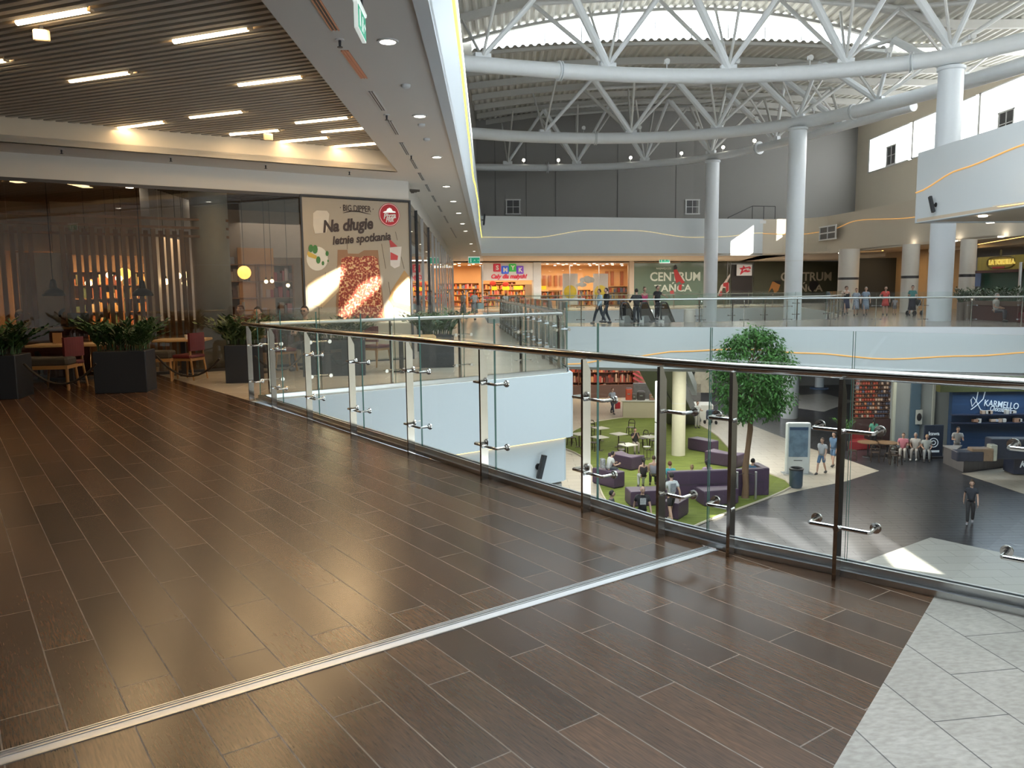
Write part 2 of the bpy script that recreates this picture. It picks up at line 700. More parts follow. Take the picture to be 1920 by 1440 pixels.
def ribbon_light(name, path, zf, label, off=0.02, r=0.035, m_=None):
    pts = resample(path, 0.5)
    n = len(pts)
    q = offset_path(pts, off)
    tot = [0.0]
    for i in range(1, n):
        tot.append(tot[-1] + (Vector(pts[i]) - Vector(pts[i - 1])).length)
    m = MB().tube([(q[i][0], q[i][1], zf(tot[i], tot[-1])) for i in range(n)], r, 6)
    return solo(name, m, m_ or WARM, label, 'light strip', smooth=True)


ribbon_light('cove_light', [(q0[0][0], q0[0][1]), (q0[1][0] - .05, q0[1][1] - .03)], lambda s, L: -1.315, 'straight amber light strip under the near white slab edge', off=-0.11, r=0.022)


def zb(s, L):
    # amber line on the bridge edge: rises, then dips in long waves
    k = [(0, -1.75), (3.2, -1.7), (5.5, -1.42), (8.0, -1.05), (10.6, -0.92), (13.5, -1.10), (16.5, -1.32), (19.5, -1.15), (22, -0.95), (26, -0.8), (40, -0.9)]
    for i in range(len(k) - 1):
        if s <= k[i + 1][0]:
            t = (s - k[i][0]) / (k[i + 1][0] - k[i][0])
            t = t * t * (3 - 2 * t)
            return k[i][1] + (k[i + 1][1] - k[i][1]) * t
    return k[-1][1]


TAN = mat('amber_line', (0.75, 0.42, 0.14), 0.5, emit=0.45, ecol=(1, 0.52, 0.14))
ribbon_light('cove_light', brf, zb, 'wavy amber light line along the bridge slab edge', off=-0.15, r=0.03, m_=TAN)

# upper fascias
UP_LEFT = [(-0.45, -14), (-0.71, 7.53), (-2.15, 59.84)]
UP_FAR = [(-2.15, 59.84), (6.8, 62.05), (15.84, 64.26), (20.4, 65.35)]
UP_RIGHT = [(20.4, 65.35), (22.6, 65.6), (24.2, 64.6), (24.99, 62.7), (26.0, 50.0), (27.0, 42.5), (27.4, 36.0)]
ZT = 7.0
mb = MB()
band(mb, UP_LEFT, ZC - .04, ZT, 0.14)
struct('wall_left_fascia', mb, FASCIA, 'tall white upper fascia running away at left with a yellow light line', 'upper fascia')
mb = MB()
band(mb, UP_FAR, ZC - .04, ZT + 0.1, 0.14)
struct('wall_far_fascia', mb, FASCIA, 'white upper fascia over the toy shop with a thin wavy gold line', 'upper fascia')
mb = MB()
band(mb, smooth_path(UP_RIGHT, 1), ZC - .04, ZT + 0.1, 0.14)
struct('wall_right_fascia', mb, BEIGE, 'beige curved upper fascia right of the second column', 'upper fascia')
NR = [(16.76, 33.56), (17.0, 26.9), (17.6, 8), (17.6, -14)]
mb = MB()
band(mb, NR[:3], ZC - .04, 7.05, 0.3)
band(mb, [(27.4, 34.2), (16.76, 33.56)], ZC - .04, 7.05, 0.3)
struct('wall_right_fascia', mb, FASCIA, 'nearer white upper fascia at right carrying a black speaker', 'upper fascia')
# gold and amber lines on the upper fascias


def keyed(k):
    def f(s, L):
        for i in range(len(k) - 1):
            if s <= k[i + 1][0]:
                t = (s - k[i][0]) / (k[i + 1][0] - k[i][0])
                t = t * t * (3 - 2 * t)
                return k[i][1] + (k[i + 1][1] - k[i][1]) * t
        return k[-1][1]
    return f


GOLD = mat('gold_line', (0.95, 0.78, 0.45), 0.5, emit=0.5, ecol=(1, 0.75, 0.38))
ribbon_light('cove_light', UP_FAR, keyed([(0, 5.55), (4, 5.55), (8.5, 6.12), (12, 6.12), (17, 5.62), (19.5, 5.68), (23, 6.0)]), 'thin gold wavy line on the far white fascia', off=-0.01, r=0.022, m_=GOLD)
ribbon_light('cove_light', smooth_path(UP_RIGHT, 1), keyed([(0, 5.95), (3, 5.85), (6, 6.0), (9.5, 6.4), (17, 6.0), (22, 6.1), (30, 6.9)]), 'amber light line waving along the beige fascia', off=-0.01, r=0.03, m_=TAN)
ribbon_light('cove_light', NR[:2] + [(17.2, 20)], keyed([(0, 5.45), (3, 5.95), (7, 6.25), (14, 6.3)]), 'amber light line rising along the nearer right fascia', off=-0.01, r=0.03, m_=TAN)
YEL = mat('yellow_line', (1, 0.85, 0.15), 0.5, emit=1.6, ecol=(1, 0.80, 0.12))
ribbon_light('cove_light', UP_LEFT[1:], keyed([(0, 6.05), (8, 6.1), (14, 5.8), (20, 5.5), (26, 5.85), (34, 6.1), (42, 5.6), (53, 5.55)]), 'long yellow light line along the left upper fascia', off=-0.01, r=0.035, m_=YEL)

# soffits
mb = MB()
mb.prism([(-0.45, -14), (-0.71, 7.53), (-2.15, 59.84), (-2.54, 75), (-8, 75), (-4.3, 60), (-2.43, 19.46), (-9.27, 14.91), (-16, 10.43), (-15.4, 9.6), (-8.66, 13.95), (-2.46, 17.9), (-2.21, 7.49), (-1.75, -14)], ZC, ZC + 0.12)
struct('ceiling', mb, SOFFIT, 'plain grey-beige soffit over the left walkway with downlights', 'ceiling')
mb = MB().prism([(-2.15, 59.84), (15.84, 64.26), (20.4, 65.35), (23, 66), (23.5, 82), (-2.54, 76)], ZC, ZC + 0.12)
struct('ceiling', mb, mat('warm_soffit', (0.62, 0.52, 0.40), 0.6), 'warm soffit over the far gallery', 'ceiling')
mb = MB().prism([(20.4, 65.35), (24.99, 62.7), (26, 50), (27, 42.5), (27.4, 34.3), (45, 30), (45, 82), (23, 82)], ZC, ZC + 0.12)
mb.prism([(16.76, 33.4), (17.0, 26.9), (17.3, 20), (26, 20), (27.4, 34.2)], ZC, ZC + 0.12)
struct('ceiling', mb, mat('warm_soffit', (0.62, 0.52, 0.40), 0.6), 'dim warm soffit over the right-hand gallery', 'ceiling')
# roof slab above the left units, so the daylight only comes in over the opening
mb = MB()
mb.prism([(-0.6, -14), (-0.86, 7.53), (-2.3, 59.84), (-2.3, 95), (-32, 95), (-32, -14)], 6.7, 6.95)
mb.prism([(17.6, 22), (17.4, 26.9), (17.1, 33.7), (30, 34.3), (30, 22)], 6.7, 6.95)
mb.prism([(27.5, 34.4), (27.3, 42.5), (26.3, 50), (25.3, 62.7), (23.5, 65.9), (15.84, 64.5), (-2.3, 60), (-2.3, 95), (46, 95), (46, 34)], 6.75, 7.0)
struct('ceiling', mb, WHITE, 'flat roof decks behind the upper fascias', 'roof deck')

# restaurant bulkhead, header and slatted ceiling
W0, W1 = (-9.27, 14.91), (-2.43, 19.46)
B0, B1 = (-8.66, 13.95), (-2.46, 17.9)
wd = (Vector(W1) - Vector(W0)).normalized()
WL = tuple(Vector(W0) - wd * 9.0)
bd = (Vector(B1) - Vector(B0)).normalized()
BL = tuple(Vector(B0) - bd * 9.0)
mb = MB()
band(mb, [BL, B1], ZC, 4.72, 0.1)
struct('wall_bulkhead', mb, mat('cream_paint', (0.70, 0.62, 0.50), 0.6, var=0.02), 'cream bulkhead washed by the ceiling lights', 'bulkhead')
mb = MB()
band(mb, [WL, W1], 3.80, ZC, 0.12)
struct('wall_header', mb, SOFFIT, 'plain header above the restaurant glass front', 'header')
mb = MB()
SLAT_D = (G(165, 18, 4.66) - G(33, 42, 4.66))
sl = Vector((SLAT_D.x, SLAT_D.y)).normalized()
sn = Vector((-sl.y, sl.x))
sang = math.atan2(sl.y, sl.x)
SLAT_POLY = [(-2.19, 3.2), (-2.26, 8), (-2.52, 18.0), BL, (-16.8, 1.0)]


def clip_line(p, d, poly):
    ts = []
    n = len(poly)
    for i in range(n):
        a, b = Vector(poly[i]), Vector(poly[(i + 1) % n])
        e = b - a
        den = d.x * e.y - d.y * e.x
        if abs(den) < 1e-9:
            continue
        q = a - p
        t = (q.x * e.y - q.y * e.x) / den
        u = (q.x * d.y - q.y * d.x) / den
        if 0 <= u <= 1:
            ts.append(t)
    return (min(ts), max(ts)) if len(ts) >= 2 else None


SP = 0.15
for k in range(-40, 190):
    p = Vector((-9, 2)) + sn * (k * SP)
    r_ = clip_line(p, sl, SLAT_POLY)
    if not r_ or r_[1] - r_[0] < .1:
        continue
    a, b = p + sl * r_[0], p + sl * r_[1]
    c = (a + b) / 2
    mb.box((c.x, c.y, 4.69), (r_[1] - r_[0], 0.078, 0.06), sang)
struct('ceiling', mb, mat('grey_slat', (0.50, 0.45, 0.37), 0.6), 'slatted grey ceiling with recessed tube lights at left', 'ceiling')
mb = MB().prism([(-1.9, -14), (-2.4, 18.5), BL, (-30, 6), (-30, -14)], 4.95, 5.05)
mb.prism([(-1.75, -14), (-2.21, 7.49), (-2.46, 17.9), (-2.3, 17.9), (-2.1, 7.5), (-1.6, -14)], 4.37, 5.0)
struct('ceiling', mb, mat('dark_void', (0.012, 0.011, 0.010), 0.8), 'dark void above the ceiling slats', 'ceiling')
# recessed tube lights: ends as seen, set just under the slats
TUBES = [((33, 42), (165, 18)), ((327, 77), (464, 53)), ((132, 151), (241, 135)), ((448, 158), (564, 143)), ((357, 219), (453, 208)), ((220, 239), (306, 228)), ((432, 251), (522, 243)), ((555, 229), (651, 219)), ((604, 246), (680, 239)), ((527, 265), (613, 257)), ((627, 274), (704, 268)), ((-60, 122), (8, 112))]
TUBEGLOW = mat('tube_glow', (1, 0.9, 0.72), 0.5, emit=14, ecol=(1, 0.78, 0.50))
HOUS = mat('warm_housing', (0.75, 0.60, 0.40), 0.5)
TL = ['nearest tube light, at the top left corner of the slatted ceiling', 'tube light right of the nearest one in the slatted ceiling', 'tube light in the left part of the slatted ceiling, third from the camera', 'tube light in the middle of the slatted ceiling, near the walkway edge', 'tube light alone in the middle of the slatted ceiling, fifth from the camera', 'tube light at left touching the cream bulkhead', 'tube light in the middle nearly touching the cream bulkhead', 'upper tube light of the close pair at the right tip of the slatted ceiling', 'second tube light at the right tip, cut off by the walkway soffit', 'tube light just above the bulkhead beside the small square box', 'last tube light in the right corner of the slatted ceiling', 'tube light half cut off by the left picture edge']
for i, (a, b) in enumerate(TUBES):
    A, B = G(a[0], a[1], 4.665), G(b[0], b[1], 4.665)
    c = (A + B) / 2
    L = (B - A).length
    an = math.atan2(B.y - A.y, B.x - A.x)
    t = thing('tube_light', TL[i], 'ceiling light', (c.x, c.y, 4.665), an, 'tube lights in the slatted ceiling')
    put('diffuser', MB().tube([(-L / 2, 0, 0), (L / 2, 0, 0)], 0.035, 8), TUBEGLOW, t, smooth=True)
    m = MB()
    m.box((0, 0.07, 0.03), (L + .16, 0.012, 0.07))
    m.box((0, -0.07, 0.03), (L + .16, 0.012, 0.07))
    m.box((0, 0, 0.062), (L + .16, 0.14, 0.008))
    put('housing', m, HOUS, t)
    put('end_cap', MB().box((L / 2 + .035, 0, 0), (0.05, 0.05, 0.05)), HOUS, t)
    if i < 11:
        lamp('AREA', (0, 0, -0.06), 5 if i in (5, 6, 9, 10) else 26, (1, 0.66, 0.32), (max(L, .3), 0.3), None, t)
for i, (a, r_, lab) in enumerate([((78, 66), 0.12, 'small square cream box hanging below the nearest tube light'), ((503, 257), 0.12, 'small square cream box hanging by the bulkhead')]):
    p = G(a[0], a[1], 4.55)
    t = thing('wifi_box', lab, 'box', (p.x, p.y, 4.55), 0.3)
    put('case', MB().bbox((0, 0, 0), (0.17, 0.06, 0.13), 0.02), mat('cream_plastic', (0.62, 0.52, 0.36), 0.5), t)
    put('bracket', MB().box((0, 0.03, 0.09), (0.04, 0.03, 0.08)), DARK, t)
# ================================================================== BALUSTRADES
def path_at(path, s):
    for i in range(len(path) - 1):
        a, b = Vector(path[i]), Vector(path[i + 1])
        L = (b - a).length
        if s <= L or i == len(path) - 2:
            t = (b - a) / L
            return a + t * s, t
        s -= L


def path_len(path):
    return sum((Vector(path[i + 1]) - Vector(path[i])).length for i in range(len(path) - 1))


DARKSTEEL = mat('post_steel', (0.40, 0.37, 0.34), 0.10, 1.0, var=0.08, scale=9)
ROD = mat('bracket_steel', (0.72, 0.71, 0.70), 0.14, 1.0, var=0.03)


def balustrade(path, posts, label, side=1, zr=1.17, ztop=1.40, rail_mat=STEEL, fine=True, z0=0.0, kerb=True, joints=None, arms=None, rail_ext=(0, 0), group=None, rail_r=0.03):
    """side=+1: the opening lies to the left of travel."""
    root = thing('glass_balustrade', label, 'balustrade', (path[0][0], path[0][1], z0), 0, group)
    ox, oy = path[0]

    def P(p, z, dn=0.0, n=None):
        x, y = p
        if n is not None:
            x += n.x * dn
            y += n.y * dn
        return (x - ox, y - oy, z)
    rp = [(q[0] - ox, q[1] - oy, zr) for q in offset_path(path, side * 0.02)]
    if rail_ext[0]:
        d = (Vector(rp[0]) - Vector(rp[1])).normalized() * rail_ext[0]
        rp = [tuple(Vector(rp[0]) + d)] + rp
    if rail_ext[1]:
        d = (Vector(rp[-1]) - Vector(rp[-2])).normalized() * rail_ext[1]
        rp = rp + [tuple(Vector(rp[-1]) + d)]
    put('handrail', MB().tube(rp, rail_r, 14 if fine else 8), rail_mat, root, smooth=True)
    L = path_len(path)
    for i, s in enumerate(posts):
        p, t = path_at(path, s)
        n = Vector((-t.y, t.x)) * side
        m = MB()
        a, b = 0.022, 0.075
        zt = zr - rail_r + .004
        # flat bar, chamfered at the top on the side of the opening
        prof = [(-b / 2, 0), (b / 2, 0), (b / 2, zt - .09), (b / 2 - .045, zt), (-b / 2, zt)]
        pts = [Vector(P(p, z, u, n)) - Vector((t.x, t.y, 0)) * a / 2 for u, z in prof]
        m.extr(pts, Vector((t.x, t.y, 0)) * a)
        po = put('post', m, DARKSTEEL, root)
        which = arms[i] if arms else (-1, 1)
        for z in (0.295, 0.85):
            m = MB()
            for sg in which:
                A = Vector(P(p, z, 0.012, n))
                T = Vector((t.x, t.y, 0)) * sg
                N = Vector((n.x, n.y, 0))
                q = A + T * .165
                if fine:
                    m.tube([A, q - T * .006, q + N * .006, q + N * .10], 0.0115, 8)
                    m.tube([q + N * .098, q + N * .112], 0.021, 12)
                    m.tube([q + N * .112, q + N * .126], 0.031, 14)
                else:
                    m.tube([A, q], 0.012, 4)
                    m.tube([q, q + N * .12], 0.014, 5)
                    m.tube([q + N * .10, q + N * .126], 0.03, 6)
            if fine:
                A = Vector(P(p, z, -0.03, n))
                m.tube([A, A + Vector((n.x, n.y, 0)) * .05], 0.018, 10)
            put('bracket', m, ROD if fine else FARROD, po, smooth=True)
    gp = offset_path(path, side * 0.135)
    js = joints if joints is not None else [0] + list(posts) + [L]
    for i in range(len(js) - 1):
        a, b = js[i], js[i + 1]
        if b - a < .15:
            continue
        k = max(1, int((b - a) / 0.7))
        pts = [path_at(gp, (a + .006 + (b - a - .012) * j / k) * path_len(gp) / L)[0] for j in range(k + 1)]
        m = MB()
        for j in range(k):
            p, q = pts[j], pts[j + 1]
            t = (q - p).normalized()
            n = Vector((-t.y, t.x)) * .006
            zb_ = 0.06 if kerb else 0.03
            m.m = 0
            A = [(p.x - ox, p.y - oy), (q.x - ox, q.y - oy)]
            m.quad((A[0][0], A[0][1], zb_), (A[1][0], A[1][1], zb_), (A[1][0], A[1][1], ztop), (A[0][0], A[0][1], ztop))
            m.m = 1
            m.quad((A[0][0] - n.x, A[0][1] - n.y, ztop), (A[1][0] - n.x, A[1][1] - n.y, ztop), (A[1][0] + n.x, A[1][1] + n.y, ztop), (A[0][0] + n.x, A[0][1] + n.y, ztop))
        for e, d in ((pts[0], 1), (pts[-1], -1)):
            t = (pts[1] - pts[0]).normalized()
            n = Vector((-t.y, t.x)) * .006
            x, y = e.x - ox, e.y - oy
            m.quad((x - n.x, y - n.y, 0.06), (x + n.x, y + n.y, 0.06), (x + n.x, y + n.y, ztop), (x - n.x, y - n.y, ztop))
        put('glass_panel', m, [PANE, PANE_EDGE], root)
    if kerb:
        m = MB()
        band_(m, offset_path(path, side * .055), 0.0, 0.035, side * 0.05, ox, oy)
        band_(m, offset_path(path, side * .10), 0.0, 0.075, side * 0.02, ox, oy)
        band_(m, offset_path(path, side * .15), 0.0, 0.075, side * 0.02, ox, oy)
        put('kerb_profile', m, SATIN, root)
    return root


def band_(mb, path, z0, z1, th, ox, oy):
    path = [(p[0] - ox, p[1] - oy) for p in path]
    return band(mb, path, z0, z1, th)


# nearest balustrade: the posts where they stand
NP = [(-4.02, 12.20), (-3.40, 11.29), (-2.61, 10.16), (-1.83, 9.06), (-1.03, 7.96), (-0.25, 6.85), (0.54, 5.79), (0.98, 5.17), (1.34, 4.78), (1.83, 4.37), (2.56, 3.74), (3.26, 3.12)]
cum = [0]
for i in range(1, len(NP)):
    cum.append(cum[-1] + (Vector(NP[i]) - Vector(NP[i - 1])).length)
jn = [0] + cum[1:7] + [(cum[7] + cum[8]) / 2 + .02] + cum[9:]
ar = [(-1, 1)] * 7 + [(1,)] + [(-1,)] + [(-1, 1)] * 3
ar[0] = (1,)
balustrade(NP, cum, 'nearest glass balustrade with polished steel handrail, edging the plank floor', 1, joints=jn, arms=ar, rail_ext=(0.35, 0.0))


def posts_px(a, b, pxs, py):
    out = []
    t = (Vector(b) - Vector(a)).normalized()
    for x in pxs:
        q = VPn(x, py, a, b)
        out.append((Vector((q.x, q.y)) - Vector(a)).dot(t))
    return out


B2a, B2b = (TIP[0] + .10, TIP[1] + .28), (E1[0] - .13, E1[1] + .16)
ps = posts_px(B2a, B2b, [594, 733, 862, 977], 640)
ps = [0.12] + ps + [path_len([B2a, B2b]) - .05]
balustrade([B2a, B2b], ps, 'second glass balustrade behind the narrow tip of the opening, above a white slab edge', -1, rail_mat=SATIN, kerb=True)
L3 = path_len([B2b, (E2[0] - .13, E2[1])])
balustrade([B2b, (E2[0] - .13, E2[1] - .4)], [0.15 + 1.4 * k for k in range(int(L3 / 1.4))], 'glass balustrade running away from the corner beside the left walkway', -1, fine=False, rail_mat=SATIN)
bf = offset_path(brf, 0.22)
Lb = path_len(bf)
balustrade(bf, [0.3 + 1.75 * k for k in range(int(Lb / 1.75))], 'long glass balustrade along the front of the bridge', -1, fine=False, rail_mat=SATIN, kerb=False, rail_r=0.035)
bb = offset_path([BR_BACK[0], BR_BACK[1], BR_BACK[2], BR_BACK[3], V2_RIGHT[0], V2_RIGHT[1]], -0.2)
b1 = [bb[2], bb[3], bb[4]]
Lb = path_len(b1)
balustrade(b1, [0.1 + 1.75 * k for k in range(int(Lb / 1.75) + 1)], 'glass balustrade along the back of the bridge behind the second column', 1, fine=False, rail_mat=SATIN, kerb=False)
b1 = [bb[0], bb[1], (3.6, 39.0)]
balustrade(b1, [0.1 + 1.6 * k for k in range(3)], 'short glass balustrade at the back of the bridge left of the escalators', 1, fine=False, rail_mat=SATIN, kerb=False)
b1 = offset_path(FAR_EDGE, 0.2)
Lb = path_len(b1)
balustrade(b1, [0.2 + 2.2 * k for k in range(int(Lb / 2.2))], 'glass balustrade along the far gallery before the shops', -1, fine=False, rail_mat=SATIN, kerb=False)

# black line speakers on their wall brackets


def speaker(pos, nrm, label, tilt=0.12, s=1.0, group=None):
    n = Vector(nrm).normalized()
    an = math.atan2(n.y, n.x)
    t = thing('wall_speaker', label, 'speaker', pos, an, 'black wall speakers')
    m = MB()
    M = Matrix.Rotation(tilt, 3, 'X') @ Matrix.Rotation(0.10, 3, 'Y')
    m.box((0.17 * s, 0, 0), (0.10 * s, 0.13 * s, 0.66 * s), M=M)
    put('cabinet', m, BLACK, t)
    m = MB()
    m.box((0.225 * s, 0, 0), (0.012 * s, 0.11 * s, 0.60 * s), M=M)
    put('grille', m, mat('speaker_grille', (0.035, 0.04, 0.045), 0.6, scale=80, var=.3), t)
    put('bracket', MB().tube([(0.0, 0, -.02 * s), (0.13 * s, 0, -.02 * s)], 0.025 * s, 8).tube([(0.002, 0, -.02 * s), (0.02, 0, -.02 * s)], 0.09 * s, 12), BLACK, t, smooth=True)
    return t


q1 = VPn(1003, 872, q0[0], q0[1])
en = Vector((E1[0] - TIP[0], E1[1] - TIP[1])).normalized()
speaker((q1.x + en.y * .09, q1.y - en.x * .09, q1.z), (en.y, -en.x, 0), 'black tilted speaker on the recessed white slab edge, seen through the near glass', tilt=-.22, s=0.72)
q1 = VPn(1756, 383, NR[0], NR[1])
speaker((q1.x - .02, q1.y, q1.z), (-1, 0, 0), 'black tilted speaker on the nearer right upper fascia', tilt=.3, s=1.0)
q1 = VPn(902, 412, UP_LEFT[1], UP_LEFT[2])
speaker((q1.x + .02, q1.y, q1.z), (1, 0, 0), 'black speaker at the far end of the left upper fascia', tilt=-.12, s=1.2)
# ================================================================== ROOF, COLUMNS, TRUSSES, UPPER WALLS
ROOF = mat('corrugated_deck', (0.68, 0.67, 0.62), 0.55, 0.0, var=0.06, scale=1.5)
BEAM = mat('roof_beam_grey', (0.55, 0.55, 0.53), 0.5, var=0.05)


def z_near(x):
    if x < 9.5:
        return 16.6 - .0105 * (9.5 - x) ** 2
    return max(16.6 - .0145 * (x - 9.5) ** 2, 14.6)


def z_far(x, y):
    k = (y - 46) / 26
    a = 15.2 - .0035 * (x - 9.5) ** 2 if x < 9.5 else 15.2 - .0042 * min(x - 9.5, 13) ** 2
    b = 17.2 - .0065 * max(0, 11 - x) ** 2 - .0038 * max(0, x - 11) ** 2
    return a + (b - a) * k


def deck(x0, x1, ys, zf, name, label):
    m = MB()
    n = int((x1 - x0) / 0.11)
    vs_, fs = [], []
    for y in ys:
        for i in range(n + 1):
            x = x0 + (x1 - x0) * i / n
            vs_.append((x, y, zf(x, y) + (0.11 if (i // 2) % 2 else 0.0)))
    for j in range(len(ys) - 1):
        for i in range(n):
            fs.append((j * (n + 1) + i, j * (n + 1) + i + 1, (j + 1) * (n + 1) + i + 1, (j + 1) * (n + 1) + i))
    m.add(vs_, fs)
    return struct(name, m, ROOF, label, 'roof')


deck(-3, 31, [21, 27, 33, 39, 45], lambda x, y: z_near(x), 'ceiling', 'corrugated steel roof deck in front of the bright clerestory')
deck(-3, 31, [45.6, 52, 58, 64, 74], z_far, 'ceiling', 'corrugated steel roof deck behind the bright clerestory')


def roof_beam(y, zf, dz, name='roof_beam', w_=0.25, h=0.4, x0=-2.6, x1=30):
    m = MB()
    n = 24
    for i in range(n):
        xa = x0 + (x1 - x0) * i / n
        xb = x0 + (x1 - x0) * (i + 1) / n
        za, zb_ = zf(xa, y) - dz, zf(xb, y) - dz
        m.add([(xa, y - w_ / 2, za - h), (xb, y - w_ / 2, zb_ - h), (xb, y + w_ / 2, zb_ - h), (xa, y + w_ / 2, za - h),
               (xa, y - w_ / 2, za), (xb, y - w_ / 2, zb_), (xb, y + w_ / 2, zb_), (xa, y + w_ / 2, za)],
              [(3, 2, 1, 0), (4, 5, 6, 7), (0, 1, 5, 4), (2, 3, 7, 6)])
    return m


RB = [(24, 0), (30.5, 0), (37, 0), (41, 0), (44.8, 0), (46, 1), (50, 1), (54, 1), (58, 1), (62, 1), (66, 1), (69.8, 1)]
RL = ['arched roof beam nearest the camera', 'second arched roof beam from the camera', 'arched roof beam above the first truss', 'arched roof beam behind the first truss', 'arched roof beam along the top of the clerestory', 'arched roof beam along the foot of the clerestory', 'first roof beam behind the clerestory', 'roof beam over the second truss', 'roof beam behind the second truss', 'roof beam over the farthest truss', 'last roof beam but one before the grey end wall', 'last arched roof beam before the grey end wall']
for (y, k), lab in zip(RB, RL):
    zf = (lambda x, y_: z_near(x)) if k == 0 else z_far
    tag(put('roof_beam', roof_beam(y, zf, 0.02, h=.16 if y in (44.8, 46) else .4), BEAM), lab, 'beam', 'arched roof beams', 'structure')
# clerestory mullions and a pane of clear glass
m = MB()
for i in range(17):
    x = -2 + i * 2.0
    if z_near(x) - .4 > z_far(x, 46) + .05:
        m.box((x, 45.4, (z_near(x) - .4 + z_far(x, 46)) / 2), (0.05, 0.05, z_near(x) - .4 - z_far(x, 46)))
struct('window_1', m, BEAM, 'slim mullions of the curved clerestory in the roof', 'window')
m = MB()
m.box((26.2, 45.3, 14.9), (11, .12, 1.3))
m.box((-2.6, 45.3, 14.9), (1.2, .12, 1.6))
struct('wall_clerestory', m, ROOF, 'infill panels closing the ends of the clerestory', 'wall')
# added unseen roof: blocks the sun, lets sky light in above the opening
m = MB()


def rect_hole(m, x0, x1, y0, y1, hx0, hx1, hy0, hy1, z0, z1):
    m.box(((x0 + hx0) / 2, (y0 + y1) / 2, (z0 + z1) / 2), (hx0 - x0, y1 - y0, z1 - z0))
    m.box(((hx1 + x1) / 2, (y0 + y1) / 2, (z0 + z1) / 2), (x1 - hx1, y1 - y0, z1 - z0))
    m.box(((hx0 + hx1) / 2, (y0 + hy0) / 2, (z0 + z1) / 2), (hx1 - hx0, hy0 - y0, z1 - z0))
    m.box(((hx0 + hx1) / 2, (hy1 + y1) / 2, (z0 + z1) / 2), (hx1 - hx0, y1 - hy1, z1 - z0))


HX0, HX1, HY0, HY1 = 17.6, 21.6, 4.6, 8.2
m.box((6, -27, 16.07), (14.2, 66, .15))
m.box((22, -19.5, 16.07), (18, 81, .15))
roof_o = struct('ceiling', m, ROOF, 'added unseen roof that blocks the sun, holed to shape the patches on the poster', 'roof')
cut = MB()  # holes traced back from the sun patches wanted on the poster
for pl in (((573, 538), (588, 528), (640, 497), (643, 515), (630, 542), (600, 572), (576, 588)), ((655, 560), (672, 533), (700, 518), (714, 520), (709, 542), (690, 562), (665, 582), (645, 606), (620, 606)), ((770, 516), (745, 535), (728, 560), (713, 584), (704, 607), (770, 607))):
    q = [VPn(x, y, (-9.27, 14.91), (-2.43, 19.46)) for x, y in pl]
    q = [p_ + SUN_TO * ((16.07 - p_.z) / SUN_TO.z) for p_ in q]
    cut.prism([(p_.x, p_.y) for p_ in q], 15.6, 16.5)
co = put('cutter', cut, ROOF)
bm_ = roof_o.modifiers.new('b', 'BOOLEAN')
bm_.operation = 'DIFFERENCE'
bm_.solver = 'EXACT'
bm_.use_self = True
bm_.object = co
bpy.context.view_layer.update()
new_ = bpy.data.meshes.new_from_object(roof_o.evaluated_get(bpy.context.evaluated_depsgraph_get()))
roof_o.modifiers.clear()
roof_o.data = new_
bpy.data.objects.remove(co)
m = MB()
m.box((-2.9, 26, 11.4), (0.2, 92, 9.4))
struct('wall_left_upper', m, GREYWALL, 'upper wall over the left gallery', 'wall')
m = MB()
m.box((0, -14.2, 5), (64, .3, 24))  # unseen shell walls, added to keep sky light off the left side
struct('wall_behind', m, mat('shell_wall_dark', (.16, .14, .12), .6), 'added unseen dark wall behind the camera, keeping sky light out', 'wall')
m = MB()
m.box((-30.2, 38, 0), (.3, 106, 14))
struct('wall_left', m, mat('shell_wall_dark', (.16, .14, .12), .6), 'added unseen dark wall at far left, keeping sky light out', 'wall')
m = MB()
m.box((10, 95, 0), (82, .3, 15))
m.box((47, 50, 0), (.3, 92, 15))
struct('wall_outer', m, GREYWALL, 'outer walls behind the far and right-hand units', 'wall')
# grey end wall with joints, left wall of beige plaster with the bright windows
EW = [(-3, 69.6), (16, 71.0), (30.3, 70.6)]
m = MB()
band(m, EW, ZT, 18.2, 0.3)
struct('wall_back', m, mat('end_wall_grey', (.31, .305, .295), .75, var=.04, scale=.4), 'grey panelled end wall above the far fascia', 'wall')
m = MB()
for px in (929, 987, 1042, 1158, 1267, 1368):
    p = VPn(px, 380, EW[0], EW[1])
    m.box((p.x, p.y - .02, 11.0), (0.05, 0.03, 8.0), 0.07)
struct('trim_2', m, mat('joint_dark', (0.16, 0.16, 0.16), 0.7), 'vertical joints of the grey end wall', 'wall joint')


def vent_window(p, right, w_, h, label, name='wall_grille', frame_col=WHITE):
    t = thing(name, label, 'window', p, math.atan2(right[1], right[0]), 'square barred openings', None)
    fr = 0.10
    m = MB()
    m.box((0, 0, h / 2), (w_ + 2 * fr, 0.08, fr))
    m.box((0, 0, -h / 2), (w_ + 2 * fr, 0.08, fr))
    m.box((-w_ / 2, 0, 0), (fr, 0.08, h))
    m.box((w_ / 2, 0, 0), (fr, 0.08, h))
    put('frame', m, frame_col, t)
    m = MB()
    m.box((0, -.01, 0), (0.035 * w_, 0.05, h))
    m.box((0, -.01, 0), (w_, 0.05, 0.035 * w_))
    put('cross_bar', m, frame_col, t)
    m = MB()
    for k in range(9):
        m.box((0, 0.035, -h / 2 + (k + .5) * h / 9), (w_, 0.01, h / 12))
    m.box((0, 0.05, 0), (w_, 0.02, h))
    put('louvre', m, mat('louvre_dark', (0.10, 0.10, 0.105), 0.5), t)
    return t


